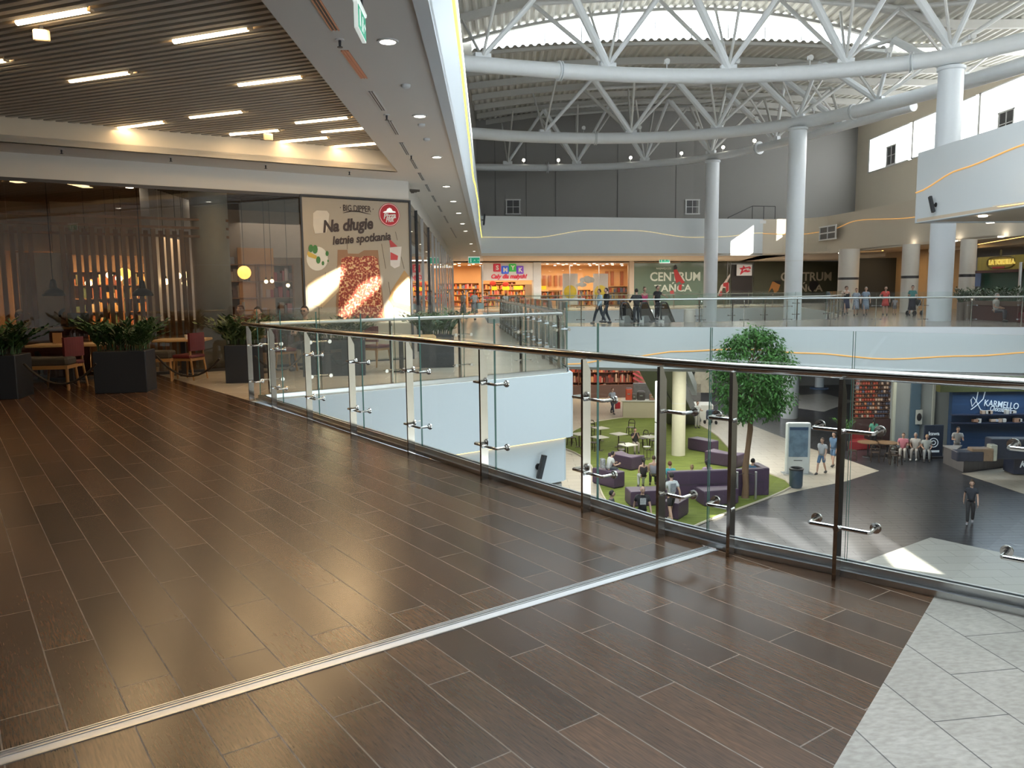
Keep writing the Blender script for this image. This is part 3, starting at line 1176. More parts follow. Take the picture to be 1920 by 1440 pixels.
ewd = (Vector(EW[1]) - Vector(EW[0])).normalized()
for (px, py, lab) in ((962, 388, 'square barred opening in the grey end wall, left one'), (1298, 388, 'square barred opening in the grey end wall, next to the third column')):
    p = VPn(px, py, EW[0], EW[1])
    vent_window((p.x, p.y - .06, p.z), ewd, 1.15, 1.2, lab)
p = VPn(1561, 437, UP_RIGHT[3], UP_RIGHT[4])
vent_window((p.x - .50, p.y - .3, p.z), (Vector(UP_RIGHT[4]) - Vector(UP_RIGHT[3])).normalized(), 2.6, 1.0, 'low wide barred opening in the beige curved fascia')
# right-hand wall with a long band of bright panes
XR = 30.0
m = MB()
WZ0, WZ1 = 11.0, 13.75


def yx(px):
    return XP(px, 300, XR).y


PANES = [(1630, 1705), (1710, 1772), (1772, 1826), (1832, 1925), (1925, 2060), (2070, 2330), (2340, 2760)]  # last three panes are added out of view to light the hall
ywin0 = yx(1630)
ywin1 = 22.0
m.box((XR + .15, (ywin0 + 71) / 2, 11.0), (0.3, 71 - ywin0, 15.0))
m.box((XR + .15, (ywin0 + ywin1) / 2, (4 + WZ0) / 2), (0.3, ywin0 - ywin1, WZ0 - 4))
m.box((XR + .15, (ywin0 + ywin1) / 2, (WZ1 + 18.2) / 2), (0.3, ywin0 - ywin1, 18.2 - WZ1))
# unseen wall part; opening and bars shaped to streak sun on the lower floor
m.box((XR + .15, (ywin1 + 19.5) / 2, 5.7), (0.3, ywin1 - 19.5, 25))
m.box((XR + .15, 16.25, -.95), (0.3, 6.5, 11.7))
m.box((XR + .15, 27, -1.5), (0.3, 15, 11))  # added to block sun entering below the window band
m.box((XR + .15, 18.5, 6.7), (0.3, 2.0, 3.9))
m.box((XR + .15, 16.25, 13.4), (0.3, 6.5, 9.6))
for k in range(3):
    m.box((XR + .15, 15.3, 5.7 + k * .95), (.3, 5.0, .28), M=Matrix.Rotation(.12 * (k - 1), 3, 'X'))
m.box((XR + .15, -13.35, 5.7), (0.3, 52.7, 25))
struct('wall_right', m, BEIGE, 'tall beige side wall with a band of bright windows', 'wall')
FROST = bpy.data.materials.new('bright_pane')
FROST.use_nodes = True
_t = FROST.node_tree
for x in list(_t.nodes):
    _t.nodes.remove(x)
_o = _t.nodes.new('ShaderNodeOutputMaterial')
_tl = _t.nodes.new('ShaderNodeBsdfTranslucent')
_tl.inputs[0].default_value = (0.62, 0.63, 0.65, 1)
_t.links.new(_tl.outputs[0], _o.inputs[0])
wn = 2
for i, (a, b) in enumerate(PANES):
    ya, yb = yx(a), max(yx(b), ywin1)
    if ya - yb < .2:
        continue
    t = thing('window_%d' % wn, ['bright window pane at the far end of the beige wall, with a barred opening', 'bright window pane left of the first column', 'narrow bright window pane just right of the first column', 'bright window pane at the right edge, with a barred opening', 'added unseen pane beyond the right edge, for its light', 'second added unseen pane beyond the right edge, for its light', 'third added unseen pane beyond the right edge, for its light'][i], 'window', (XR, ya, WZ0), kind='structure')
    wn += 1
    L = ya - yb
    H_ = WZ1 - WZ0
    m = MB()
    if i == 1:                                   # gap shaped in this pane to throw the sun patch on the far fascia
        m.quad((0.1, 0, 0), (0.1, -L, 0), (0.1, -L, 0.45), (0.1, 0, 0.45))
        m.quad((0.1, 0, 0.45), (0.1, -L * .30, 0.45), (0.1, -L * .30, H_), (0.1, 0, H_))
        m.quad((0.1, -L * .62, 0.45), (0.1, -L, 0.45), (0.1, -L, H_), (0.1, -L * .62, H_))
    else:
        m.quad((0.1, 0, 0), (0.1, -L, 0), (0.1, -L, H_), (0.1, 0, H_))
    put('pane', m, FROST, t)
    m = MB()
    m.box((0.0, -.12, H_ / 2), (0.2, 0.24, H_))
    m.box((0.0, -L / 2, .04), (0.2, L, 0.08))
    m.box((0.0, -L / 2, H_ - .04), (0.2, L, 0.08))
    put('frame', m, WHITE, t)
for (px, py, lab) in ((1674, 291, 'small barred opening set in the far bright window'), (1890, 231, 'small barred opening set in the bright window at the right edge')):
    p = XP(px, py, XR)
    vent_window((p.x - .12, p.y, p.z), (0, -1), 1.5, 1.45, lab)
# service landing with a door, high on the end wall
p = VPn(1415, 385, EW[0], EW[1])
t = thing('service_landing', 'small steel service stair and landing below a door on the grey end wall', 'stair', (p.x, p.y - .15, ZT + .1), 0.236)
put('landing', MB().box((0.2, -.6, 0.35), (2.2, 1.0, 0.08)), DARK, t)
m = MB()
for x in (-.9, 0.2, 1.3):
    m.tube([(x, -1.1, 0), (x, -1.1, 1.5)], 0.03, 5)
m.tube([(-.9, -1.1, 1.5), (1.3, -1.1, 1.5)], 0.03, 5)
m.tube([(-.9, -1.1, 1.5), (-3.2, -1.1, 0.5)], 0.03, 5)
m.tube([(-3.2, -1.1, 0), (-3.2, -1.1, 0.5)], 0.03, 5)
put('guard_rail', m, DARK, t)
m = MB()
for k in range(5):
    m.box((-1.1 - k * .45, -.6, 0.30 - k * .07), (0.3, 0.8, 0.03))
put('step', m, DARK, t)
put('door', MB().box((0.1, 0.02, 1.55), (1.0, 0.06, 2.2)), mat('door_grey', (0.2, 0.2, 0.2), 0.5), t)

# columns: white, round
COLM = mat('column_white', (0.76, 0.82, 0.88), 0.4, var=0.02, scale=1)


def column(x, y, z0, z1, r, label, mat_=None, band_z=None, cap=True, base_r=None):
    t = thing('column', label, 'column', (x, y, z0), 0, None, 'structure')
    put('shaft', MB().lathe([(r, 0), (r, z1 - z0)], (0, 0, 0), 28), mat_ or COLM, t, smooth=True)
    if cap:
        put('cap', MB().lathe([(r * 1.0, 0), (r * 1.12, .04), (r * 1.12, .16), (r * 1.0, .2)], (0, 0, z1 - z0 - .2), 28), mat_ or COLM, t, smooth=True)
    if band_z is not None:
        put('band', MB().lathe([(r * 1.006, 0), (r * 1.006, .16)], (0, 0, band_z - z0), 28), DARK, t, smooth=True)
    put('joint_ring', MB().lathe([(r * 1.004, 0), (r * 1.004, .02)], (0, 0, (z1 - z0) * .55), 28), STRUT, t, smooth=True)
    return t


column(20.0, 37.4, 0, 11.45, 0.53, 'thick white column at right standing on the bridge beside the folding sign')
column(17.9, 50.9, ZL, 11.45, 0.54, 'white column in the middle rising from the lower floor behind the bridge')
column(15.55, 62.6, -2, 11.35, 0.52, 'white column farthest left, in front of the far fascia')
CRM = mat('cream_column', (0.62, 0.58, 0.52), 0.5, var=0.03)
for (px, py0, dep, r, lab) in ((1589, 590, 56, 0.68, 'cream gallery column behind the group of walkers'), (1704, 590, 50.0, 0.5, 'cream gallery column between the coral dress and the thick column'), (1811, 595, 45.5, 0.42, 'cream gallery column left of the yellow shop sign')):
    p = DY(px, 560, dep)
    column(p.x, p.y, 0, ZC - .05, r, lab, CRM, 2.1, False)

# trusses: curved bottom chord carried by a fan of struts
CH = [
    ([(-2.6, 37.0), (-1.18, 37.63), (4.76, 39.5), (9.95, 40.1), (15.41, 39.44), (19.9, 37.3), (22.5, 33.6), (24.6, 29.0)], 11.8, 'nearest curved white roof truss, resting on the thick right column'),
    ([(-2.7, 53.0), (1.97, 55.0), (8.85, 55.6), (14.03, 54.1), (17.99, 51.3), (20.84, 46.93), (22.6, 42.5), (24, 38)], 11.75, 'second curved white roof truss, resting on the middle column'),
    ([(-2.8, 67.6), (3, 68.0), (9, 67.0), (15.5, 62.7), (19.2, 56.5), (21.2, 50.5), (22.6, 46)], 11.6, 'farthest curved white roof truss with spotlights along its chord')]
SPOTS = []
for ci, (path, z, lab) in enumerate(CH):
    if ci == 2:
        path = [(-2.8, 66.4), (3, 67.3), (9, 67.0), (15.6, 63.4), (19.0, 57), (21.2, 50.5), (22.6, 46)]
    sp = smooth_path(path, 2)
    L = path_len(sp)
    t = thing('roof_truss', lab, 'roof truss', (0, 0, 0), 0, 'curved roof trusses')
    put('bottom_chord', MB().tube([(p[0], p[1], z) for p in sp], (.35, .37, .28)[ci], 16), PIPE, t, smooth=True)
    m = MB()
    ss = []
    for px in ((905, 1140, 1365, 1585, 1785), (1021, 1184, 1344, 1495, 1645), (953, 1081, 1208, 1333, 1452))[ci]:
        bs, be = 0, 1e9
        for j in range(300):
            q, _ = path_at(sp, L * j / 299)
            d = Vector((q.x, q.y, z)) - CAM
            e = abs(960 + F_PX * d.dot(_rt) / d.dot(_f) - px)
            if e < be:
                be, bs = e, L * j / 299
        ss.append(bs)
    d0, d1 = ss[1] - ss[0], ss[-1] - ss[-2]
    while ss[0] - d0 > .2:
        ss.insert(0, ss[0] - d0)
    while ss[-1] + d1 < L - .2:
        ss.append(ss[-1] + d1)
    nn = len(ss) - 1
    nodes = [path_at(sp, s) for s in ss]
    ups = []
    for k in range(nn):
        s = (ss[k] + ss[k + 1]) / 2
        p, tt = path_at(sp, s)
        n = Vector((-tt.y, tt.x))
        ups.append((p, n))
    for k, (p, tt) in enumerate(nodes):
        g = MB().box((p.x, p.y, z + .24), (0.75, 0.3, 0.5), math.atan2(tt.y, tt.x))
        put('node_plate', g, PIPE, t)
        nN = Vector((-tt.y, tt.x))
        top0 = min(z_near(p.x) if p.y < 45 else z_far(p.x, p.y), 15.9) - .45
        for dk, main in ((-1, True), (0, True)):
            j = k + dk
            if 0 <= j < nn:
                q, n = ups[j]
                for sg in (-1, 1):
                    u = q + n * (1.9 * sg)
                    tz = (z_near(u.x) if u.y < 45.2 else z_far(u.x, max(u.y, 46))) - .5
                    r = 0.19 if (dk == -1 and sg == -1) else (0.12 if sg == -1 else .10)
                    put('strut', MB().tube([(p.x, p.y, z + .35), (u.x, u.y, tz)], r, 8), PIPE if r > .11 else STRUT, t, smooth=True)
        for sg in (-1, 1):
            u = p + nN * (3.0 * sg)
            tz = (z_near(u.x) if u.y < 45.2 else z_far(u.x, max(u.y, 46))) - .5
            put('strut', MB().tube([(p.x, p.y, z + .3), (u.x, u.y, tz)], 0.07, 6), STRUT, t, smooth=True)
    for sg in (-1, 1):
        pts = []
        for q, n in ups:
            u = q + n * (1.9 * sg)
            tz = (z_near(u.x) if u.y < 45.2 else z_far(u.x, max(u.y, 46))) - .5
            pts.append((u.x, u.y, tz))
        put('top_chord', MB().tube(pts, 0.11, 8), STRUT, t, smooth=True)
    for k in (1, 4):
        s = ss[min(k, nn - 1)] - 1.6 if k > 1 else ss[1] - 2.4
        p, tt = path_at(sp, s)
        m = MB()
        for d in (-.06, .06):
            m.tube([(p.x + tt.x * d - tt.x * .02, p.y + tt.y * d - tt.y * .02, z), (p.x + tt.x * d + tt.x * .02, p.y + tt.y * d + tt.y * .02, z)], 0.46, 16)
        put('flange', m, PIPE, t, smooth=True)
    SPOTS.append((sp, z, L))

# spotlights clamped on the chords
i = 0
SPL = ['first', 'second', 'third', 'fourth', 'fifth', 'sixth', 'seventh', 'eighth']


def spot_at(p, z, label, on=True, grp='spotlights on the trusses', s=1.0):
    t = thing('spotlight', label, 'spotlight', (p.x, p.y, z), 0, grp)
    put('yoke', MB().tube([(0, 0, 0), (0, 0, .28 * s)], 0.03 * s, 6), STRUT, t)
    put('housing', MB().bbox((0, 0, .40 * s), (0.30 * s, 0.26 * s, 0.26 * s), .04), WHITE, t)
    put('lens', MB().lathe([(0.15 * s, 0), (0.15 * s, .02)], (0, -.14 * s, .40 * s), 10), GLOW if on else STRUT, t).rotation_euler = (PI / 2, 0, 0)
    for ch in t.children:
        if ch.name.startswith('lens'):
            ch.location = (0, -.14 * s, .40 * s)
            ch.data = MB().lathe([(0.16 * s, 0), (0.16 * s, .03)], (0, 0, 0), 12).mesh('lens', GLOW if on else STRUT)
    return t


sp, z, L = SPOTS[2]
for k, px in enumerate((980, 1047, 1180, 1275, 1353, 1415)):
    best = min((abs(((CAM + ray(px, 310) * 1).x) - 0), 0) for _ in (0,))
    # find the chord point seen in this column
    bs, bd_ = 0, 1e9
    for j in range(200):
        p, tt = path_at(sp, L * j / 199)
        d = Vector((p.x, p.y, z)) - CAM
        x = 960 + F_PX * d.dot(_rt) / d.dot(_f)
        if abs(x - px) < bd_:
            bd_, bs = abs(x - px), L * j / 199
    p, tt = path_at(sp, bs)
    spot_at(p, z + .28, SPL[k] + ' lit spotlight from the left on the farthest truss chord', True, s=.75)
for ci, n in ((0, 6), (1, 6)):
    sp, z, L = SPOTS[ci]
    for k in range(n):
        p, tt = path_at(sp, L * (.22 + .62 * k / n))
        spot_at(p, z + .34, SPL[k] + ' unlit white spotlight from the left on the %s truss chord' % ('nearest', 'second')[ci], False, 'unlit spotlights on the %s truss' % ('nearest', 'second')[ci], s=.8)
# ================================================================== SOFFIT FITTINGS
def aim(o, rot):
    o.rotation_euler = rot
    return o


DL = [(727, 77, 'nearest round downlight in the left soffit'), (787, 217, 'second round downlight from the camera in the left soffit'), (819, 294, 'third round downlight from the camera in the left soffit'), (837, 349, 'fourth round downlight from the camera in the left soffit'), (850, 377, 'fifth round downlight from the camera in the left soffit'), (860, 399, 'sixth round downlight from the camera in the left soffit'), (867, 419, 'seventh round downlight from the camera in the left soffit'), (873, 433, 'eighth round downlight from the camera in the left soffit'), (883, 457, 'ninth round downlight from the camera in the left soffit'), (889, 471, 'farthest round downlight in the left soffit')]
for px, py, lab in DL:
    p = G(px, py, ZC)
    t = thing('downlight', lab, 'ceiling light', (p.x, p.y, ZC), 0, 'round downlights of the left soffit')
    put('rim', MB().lathe([(0.115, -.001), (0.115, -.014), (0.085, -.014), (0.085, -.001)], (0, 0, 0), 20), STRUT, t, smooth=True)
    put('lens', MB().lathe([(0.085, -.002), (0.07, -.012)], (0, 0, 0), 16), GLOW, t)
    lamp('SPOT', (0, 0, -.03), 22, (1, .9, .78), .12, None, t, spot=2.4)
SL = [((592, -2), (629, 56)), ((646, 94), (683, 146)), ((695, 171), (719, 207)), ((730, 226), (745, 252)), ((752, 267), (765, 290)), ((772, 300), (781, 316)), ((786, 324), (794, 338)), ((799, 346), (806, 359)), ((811, 367), (817, 378)), ((822, 386), (828, 397)), ((833, 405), (840, 418)), ((845, 427), (856, 446))]
COP = mat('copper_slot', (0.55, 0.28, 0.18), 0.35, .5)
for i, (a, b) in enumerate(SL):
    A, B = G(*a, ZC), G(*b, ZC)
    L = (B - A).length
    an = math.atan2(B.y - A.y, B.x - A.x)
    c = (A + B) / 2
    t = thing('ceiling_slot', 'slim linear slot in the left soffit, %s along the walkway' % ['nearest', 'second with a copper glint', 'third', 'fourth', 'fifth', 'sixth', 'seventh', 'eighth', 'ninth', 'tenth', 'eleventh', 'last'][i], 'ceiling vent', (c.x, c.y, ZC), an, 'linear slots of the left soffit')
    put('frame', MB().box((0, .035, -.006), (L, .014, .012)).box((0, -.035, -.006), (L, .014, .012)).box((0, 0, -.006), (L, .008, .012)), COP if i < 2 else STRUT, t)
    put('recess', MB().box((0, 0, -.002), (L, .07, .004)), COP if i == 1 else DARK, t)
for px, py, lab in ((637, 78, 'sprinkler head between the first two slots of the left soffit'), (725, 219, 'sprinkler head beyond the third slot of the left soffit'), (771, 295, 'small sprinkler head beyond the fifth slot of the left soffit'), (115, 284, 'sprinkler head on the soffit at far left'), (320, 299, 'second sprinkler head from the left on the soffit above the restaurant'), (498, 313, 'third sprinkler head from the left on the soffit above the restaurant'), (655, 325, 'sprinkler head on the soffit above the food poster')):
    p = G(px, py - 4, ZC)
    t = thing('sprinkler', lab, 'sprinkler', (p.x, p.y, ZC), 0, 'sprinkler heads')
    put('flange', MB().lathe([(0.05, 0), (0.045, -.01)], (0, 0, 0), 12), STRUT, t, smooth=True)
    put('nozzle', MB().tube([(0, 0, 0), (0, 0, -.075)], [.016, .012], 8).lathe([(0.03, -.075), (0.03, -.08)], (0, 0, 0), 10), DARK, t, smooth=True)
for px, py, lab in ((761, 159, 'tiny sensor in the left soffit left of the second downlight'), (790, 233, 'flat round grille just beyond the second downlight'), (800, 260, 'small smoke detector in the left soffit')):
    p = G(px, py, ZC)
    solo('smoke_detector', MB().lathe([(0.06, 0), (0.055, -.03), (0.03, -.045)], (0, 0, 0), 14), STRUT, lab, 'detector', (p.x, p.y, ZC), smooth=True)
# hanging exit sign
GREEN = mat('exit_green', (0.02, 0.28, 0.16), 0.4, emit=0.5, ecol=(0.03, 0.42, 0.25))
SIGNW = mat('sign_white', (0.85, 0.88, 0.86), 0.4, emit=0.4, ecol=(.9, 1, .95))


def exit_sign(p, rz, label, w_=0.36, h=0.19, drop=0.5):
    t = thing('exit_sign', label, 'sign', p, rz)
    put('hanger', MB().tube([(-w_ * .3, 0, drop), (-w_ * .3, 0, h / 2)], .012, 6).tube([(w_ * .3, 0, drop), (w_ * .3, 0, h / 2)], .012, 6), DARK, t)
    put('case', MB().box((0, 0, 0), (w_, .03, h)).box((0, 0, h / 2 + .012), (w_ + .02, .05, .024)), SIGNW, t)
    m = MB()
    for sg in (-1, 1):
        m.box((0, sg * .0165, -.005), (w_ * .93, .004, h * .84))
    put('face', m, GREEN, t)
    m = MB()
    for sg in (-1, 1):
        y = sg * .020
        m.box((-w_ * .28, y, 0), (.05, .003, h * .6))
        m.box((w_ * .05, y, .03), (.03, .003, .03))
        m.box((w_ * .03, y, -.005), (.035, .003, .06), M=Matrix.Rotation(.4, 3, 'Y'))
        m.box((w_ * .10, y, -.045), (.018, .003, .055), M=Matrix.Rotation(-.7, 3, 'Y'))
        m.box((-w_ * .02, y, -.05), (.018, .003, .06), M=Matrix.Rotation(.6, 3, 'Y'))
        m.box((w_ * .32, y, 0), (.07, .003, .02))
        m.extr([(w_ * .42, y, 0), (w_ * .34, y, .03), (w_ * .34, y, -.03)], (0, .003, 0))
    put('running_figure', m, SIGNW, t)
    return t


p = DY(675, 42, 6.6)
exit_sign((p.x, p.y, p.z), 1.60, 'green hanging exit sign in the left soffit at the top of the picture', .40, .20, ZC - p.z)
p = DY(889, 488, 62)
exit_sign((p.x, p.y, p.z), 0.1, 'small green exit sign above the red shop at the end of the left walkway', .9, .5, ZC - p.z)
p = DY(1246, 488, 74)
exit_sign((p.x, p.y, p.z), 0.1, 'small green exit sign above the dance school window', 1.0, .5, ZC - p.z)

# ================================================================== RESTAURANT AT LEFT
nW = Vector((-wd.y, wd.x))


def IP(px, py, d=0.0):
    a = (W0[0] + nW.x * d, W0[1] + nW.y * d)
    b = (W1[0] + nW.x * d, W1[1] + nW.y * d)
    return VPn(px, py, a, b)


def onw(s, d, z=0.0):                       # s metres left of the corner, d metres behind the glass
    p = Vector(W1) - wd * s + nW * d
    return (p.x, p.y, z)


WRZ = math.atan2(wd.y, wd.x)
# glass front
t = thing('window_7', 'tall frameless glass front of the restaurant at left', 'shop window', onw(0, 0), WRZ, kind='structure')
posL = -(Vector((IP(567, 480).x, IP(567, 480).y)) - Vector(W1)).length
for k, (a, b) in enumerate(((-20, -11.0), (-11.0, -8.2), (-8.2, -5.6), (-5.6, posL))):
    put('pane', MB().quad((a + .004, 0, .06), (b - .004, 0, .06), (b - .004, 0, 3.8), (a + .004, 0, 3.8)), REST_GLASS, t)
put('bottom_rail', MB().box((-10, 0, .03), (20, .06, .06)), DARK, t)
put('top_rail', MB().box((-10, 0, 3.77), (20, .06, .06)), DARK, t)
# poster pane
POS_W = -posL
t = thing('advertising_poster', 'tall beige food poster on the glass with brush lettering and a round red logo', 'poster', onw(0, -.02), WRZ)
PBG_ = tiles('poster_boards', (0.50, 0.45, 0.37), (0.46, 0.41, 0.33), (0.38, 0.33, 0.26), 9.0, 0.42, 0.006, 0.5, offset=0.3, bump=0.0)
m = MB()
m.box((posL / 2, 0, 1.90), (POS_W, .02, 3.74))
put('backing', m, mat('poster_paper', (0.40, 0.345, 0.27), 0.5, var=.05, scale=1.2), t)


def wpl(cx, cy, d):                       # crop pixel of the poster -> local wall coords
    q = IP(560 + .1736 * cx, 360 + .1736 * cy)
    s = (Vector((q.x, q.y)) - Vector(W1)).dot(wd)
    return (s, -d, q.z)


def flat(name, pts, d, m_, par=t, th=.003):
    q = [wpl(x, y, d) for x, y in pts]
    return put(name, MB().extr(q, (0, -th, 0)), m_, par)


PLK = mat('poster_line', (0.22, 0.18, 0.14), .6)
m = MB()
for x0, y0, x1, y1 in ((890, 560, 935, 830), (1100, 700, 1135, 830), (965, 970, 985, 1110), (520, 480, 520, 620), (1040, 430, 1060, 520), (640, 1080, 640, 1240), (235, 1180, 240, 1260), (410, 800, 410, 920), (285, 870, 275, 960)):
    m.tube([wpl(x0, y0, .012), wpl(x1, y1, .012)], .008, 4)
put('board_line', m, PLK, t)
flat('serving_board', [(415, 625), (520, 625), (525, 665), (640, 668), (700, 630), (850, 628), (930, 1400), (395, 1400)], .012, mat('board_brown', (0.32, 0.17, 0.09), .5, var=.1))
PIZ = mat('pizza_topping', (0.50, 0.13, 0.05), .5, var=.0)


def pizza_mat():
    m = bpy.data.materials.new('pizza_print')
    m.use_nodes = True
    t_ = m.node_tree
    b = t_.nodes['Principled BSDF']
    b.inputs['Roughness'].default_value = .45
    tc = t_.nodes.new('ShaderNodeTexCoord')
    v = t_.nodes.new('ShaderNodeTexVoronoi')
    v.inputs['Scale'].default_value = 20
    n = t_.nodes.new('ShaderNodeTexNoise')
    n.inputs['Scale'].default_value = 7
    n.inputs['Distortion'].default_value = 2.5
    t_.links.new(tc.outputs['Object'], v.inputs['Vector'])
    t_.links.new(tc.outputs['Object'], n.inputs['Vector'])
    ad = t_.nodes.new('ShaderNodeMath')
    ad.operation = 'MULTIPLY'
    t_.links.new(v.outputs['Distance'], ad.inputs[0])
    t_.links.new(n.outputs['Fac'], ad.inputs[1])
    r = t_.nodes.new('ShaderNodeValToRGB')
    e = r.color_ramp.elements
    e[0].position = .16
    e[0].color = (.26, .035, .02, 1)
    e[1].position = .40
    e[1].color = (.78, .55, .28, 1)
    x = e.new(.28)
    x.color = (.50, .10, .04, 1)
    t_.links.new(ad.outputs[0], r.inputs[0])
    t_.links.new(r.outputs[0], b.inputs['Base Color'])
    return m


PZ = pizza_mat()
flat('pizza', [(455, 720), (530, 695), (640, 705), (650, 715), (700, 692), (800, 690), (845, 720), (870, 900), (905, 1390), (415, 1390), (430, 1050)], .018, PZ)
BREAD = mat('bread_print', (0.62, 0.50, 0.32), .5, var=.18, scale=7)
CRUST = mat('crust_print', (0.45, 0.26, 0.10), .5, var=.2, scale=9)
flat('pizza_slice', [(85, 1000), (180, 930), (455, 805), (475, 900), (420, 1080), (250, 1245), (95, 1210)], .014, BREAD)
flat('pizza_slice', [(1135, 845), (1192, 920), (1200, 1300), (1010, 1230), (965, 1160), (985, 1080)], .012, CRUST)
flat('pizza_slice', [(1165, 915), (1192, 940), (1196, 1230), (1030, 1190), (1005, 1140), (1020, 1080)], .017, BREAD)
PLATE = mat('plate_print', (0.70, 0.68, 0.62), .4, var=.04)
m = MB()
pts = [wpl(195 + 115 * math.cos(a), 720 + 130 * math.sin(a), .012) for a in [2 * PI * k / 22 for k in range(22)]]
put('plate', MB().extr(pts, (0, -.003, 0)), PLATE, t)
flat('lemon', [(95, 640), (190, 690), (180, 725), (100, 700), (85, 670)], .017, mat('lemon_print', (.62, .42, .08), .5, var=.15))
m = MB()
for cx, cy, r in ((125, 610, 42), (170, 620, 48), (205, 735, 40), (300, 665, 28), (255, 770, 24), (310, 745, 14)):
    q = [wpl(cx + r * .6 * math.cos(a), cy + r * math.sin(a), .022) for a in [2 * PI * k / 10 for k in range(10)]]
    m.extr(q, (0, -.003, 0))
put('mint_leaves', m, mat('mint_print', (.06, .20, .05), .5, var=.3, scale=8), t)
flat('glass_print', [(975, 600), (1105, 590), (1085, 800), (1030, 825), (985, 795)], .012, mat('drink_print', (.66, .60, .55), .3, var=.1))
flat('watermelon', [(965, 498), (1060, 590), (985, 598)], .017, mat('melon_print', (.55, .06, .06), .5, var=.15))
flat('watermelon', [(985, 650), (1065, 690), (1060, 735), (985, 735)], .017, mat('melon_print', (.55, .06, .06), .5))
flat('jug_print', [(150, 230), (190, 200), (300, 205), (325, 240), (310, 370), (290, 440), (170, 450), (150, 360)], .012, mat('jug_pale', (.62, .56, .47), .35, var=.08))
INK = mat('poster_ink', (0.055, 0.035, 0.03), .6)


def ptxt(body, cx0, cx1, cy, size_px, bold=0.0, shear=0.0, tilt=0.0, m_=INK, d=.02, name='lettering'):
    a, b = wpl(cx0, cy, d), wpl(cx1, cy, d)
    me = textmesh(body, 1.0, m_, .002, 'CENTER', bold, shear)
    xs = [v.co.x for v in me.vertices]
    ys = [v.co.y for v in me.vertices]
    wr = (b[0] - a[0]) / (max(xs) - min(xs))
    hz = abs(wpl(cx0, cy + size_px / 2, d)[2] - wpl(cx0, cy - size_px / 2, d)[2]) / (max(ys) - min(ys))
    mx, my = (max(xs) + min(xs)) / 2, (max(ys) + min(ys)) / 2
    for v in me.vertices:
        x, y = (v.co.x - mx) * wr, (v.co.y - my) * hz
        x, y = x * math.cos(tilt) - y * math.sin(tilt), x * math.sin(tilt) + y * math.cos(tilt)
        v.co = ((a[0] + b[0]) / 2 + x, a[1] - v.co.z, a[2] + y)
    me.name = name
    return put(name, me, None, t)


ptxt('· BIG DIPPER ·', 440, 800, 170, 68, .01)
ptxt('Na długie', 250, 800, 365, 175, .035, .25, .10)
ptxt('letnie spotkania', 355, 990, 505, 120, .03, .25, .10)
m = MB().tube([wpl(475, 228, .02), wpl(560, 208, .02), wpl(640, 212, .02), wpl(770, 243, .02)], [.004, .014, .014, .004], 5)
put('underline', m, INK, t)
cc = wpl(972, 247, .02)
rr = abs(wpl(1083, 247, .02)[0] - cc[0])
m = MB().tube([(cc[0], cc[1], cc[2]), (cc[0], cc[1] - .004, cc[2])], rr, 36)
lg = put('round_logo', m, mat('logo_red', (.50, .02, .03), .45), t)
m = MB()
pr = [(cc[0] + rr * .93 * math.cos(2 * PI * k / 36), cc[1] - .006, cc[2] + rr * .93 * math.sin(2 * PI * k / 36)) for k in range(37)]
m.tube(pr, rr * .012, 5, cap=False)
m.extr([(cc[0] + rr * x, cc[1] - .006, cc[2] + rr * y) for x, y in ((-.62, .15), (-.55, .24), (-.28, .32), (-.2, .50), (.02, .60), (.2, .52), (.30, .34), (.56, .30), (.60, .20), (0, .18))], (0, -.003, 0))
put('roof_mark', m, SIGNW, lg)
t_keep = t
ptxt('Pizza', 905, 1040, 255, 62, .03, .3, .10, mat('logo_white', (.8, .78, .74), .5), .027)
ptxt('Hut', 930, 1020, 298, 52, .03, .3, .10, mat('logo_white', (.8, .78, .74), .5), .027)
put('edge_frame', MB().box((posL, -.01, 1.9), (.04, .05, 3.74)).box((0.0, -.01, 1.9), (.05, .06, 3.8)).box((posL / 2, -.01, 3.78), (POS_W, .05, .04)), DARK, t)

# interior: side walls, ceiling slats, back wall
WOODD = mat('brown_wood', (0.23, 0.12, 0.06), .5, var=.25, scale=2, stretch=(1, 1, 6))
WOODL = mat('oak_wood', (0.42, 0.24, 0.11), .45, var=.2, scale=3, stretch=(1, 8, 1))
WOODP = mat('timber_post', (0.33, 0.19, 0.10), .5, var=.25, scale=3, stretch=(4, 4, .5))
m = MB()
m.box((-9, 8.2, 2.4), (24, .2, 4.8))
struct('wall_restaurant', m, mat('restaurant_wall', (0.30, 0.19, 0.11), .6, var=.1), 'warm brown back wall inside the restaurant', 'wall', loc=onw(0, 0), rz=WRZ)
m = MB()
for k in range(52):
    m.box((-10, .4 + k * .15, 4.1), (21, .06, .05))
m.box((-10, 4.2, 4.3), (22, 8.4, .05))
struct('ceiling', m, mat('dark_slats', (0.07, 0.055, 0.042), .6), 'dark slatted ceiling inside the restaurant', 'ceiling', loc=onw(0, 0), rz=WRZ)
m = MB()
m.box((-3.6, 5.6, 3.3), (7.0, .12, 1.3))
m.box((-14.0, 6.0, 3.35), (14, .12, 1.2))
struct('wall_drop_panel', m, mat('drop_panel', (.34, .28, .22), .6), 'drop panels below the restaurant ceiling', 'panel', loc=onw(0, 0), rz=WRZ)
p = IP(397, 500, 1.2)
column(p.x, p.y, 0, 4.1, .40, 'white column inside the restaurant glass, between timber screen and poster', mat('column_offwhite', (.62, .62, .56), .5), None, False)
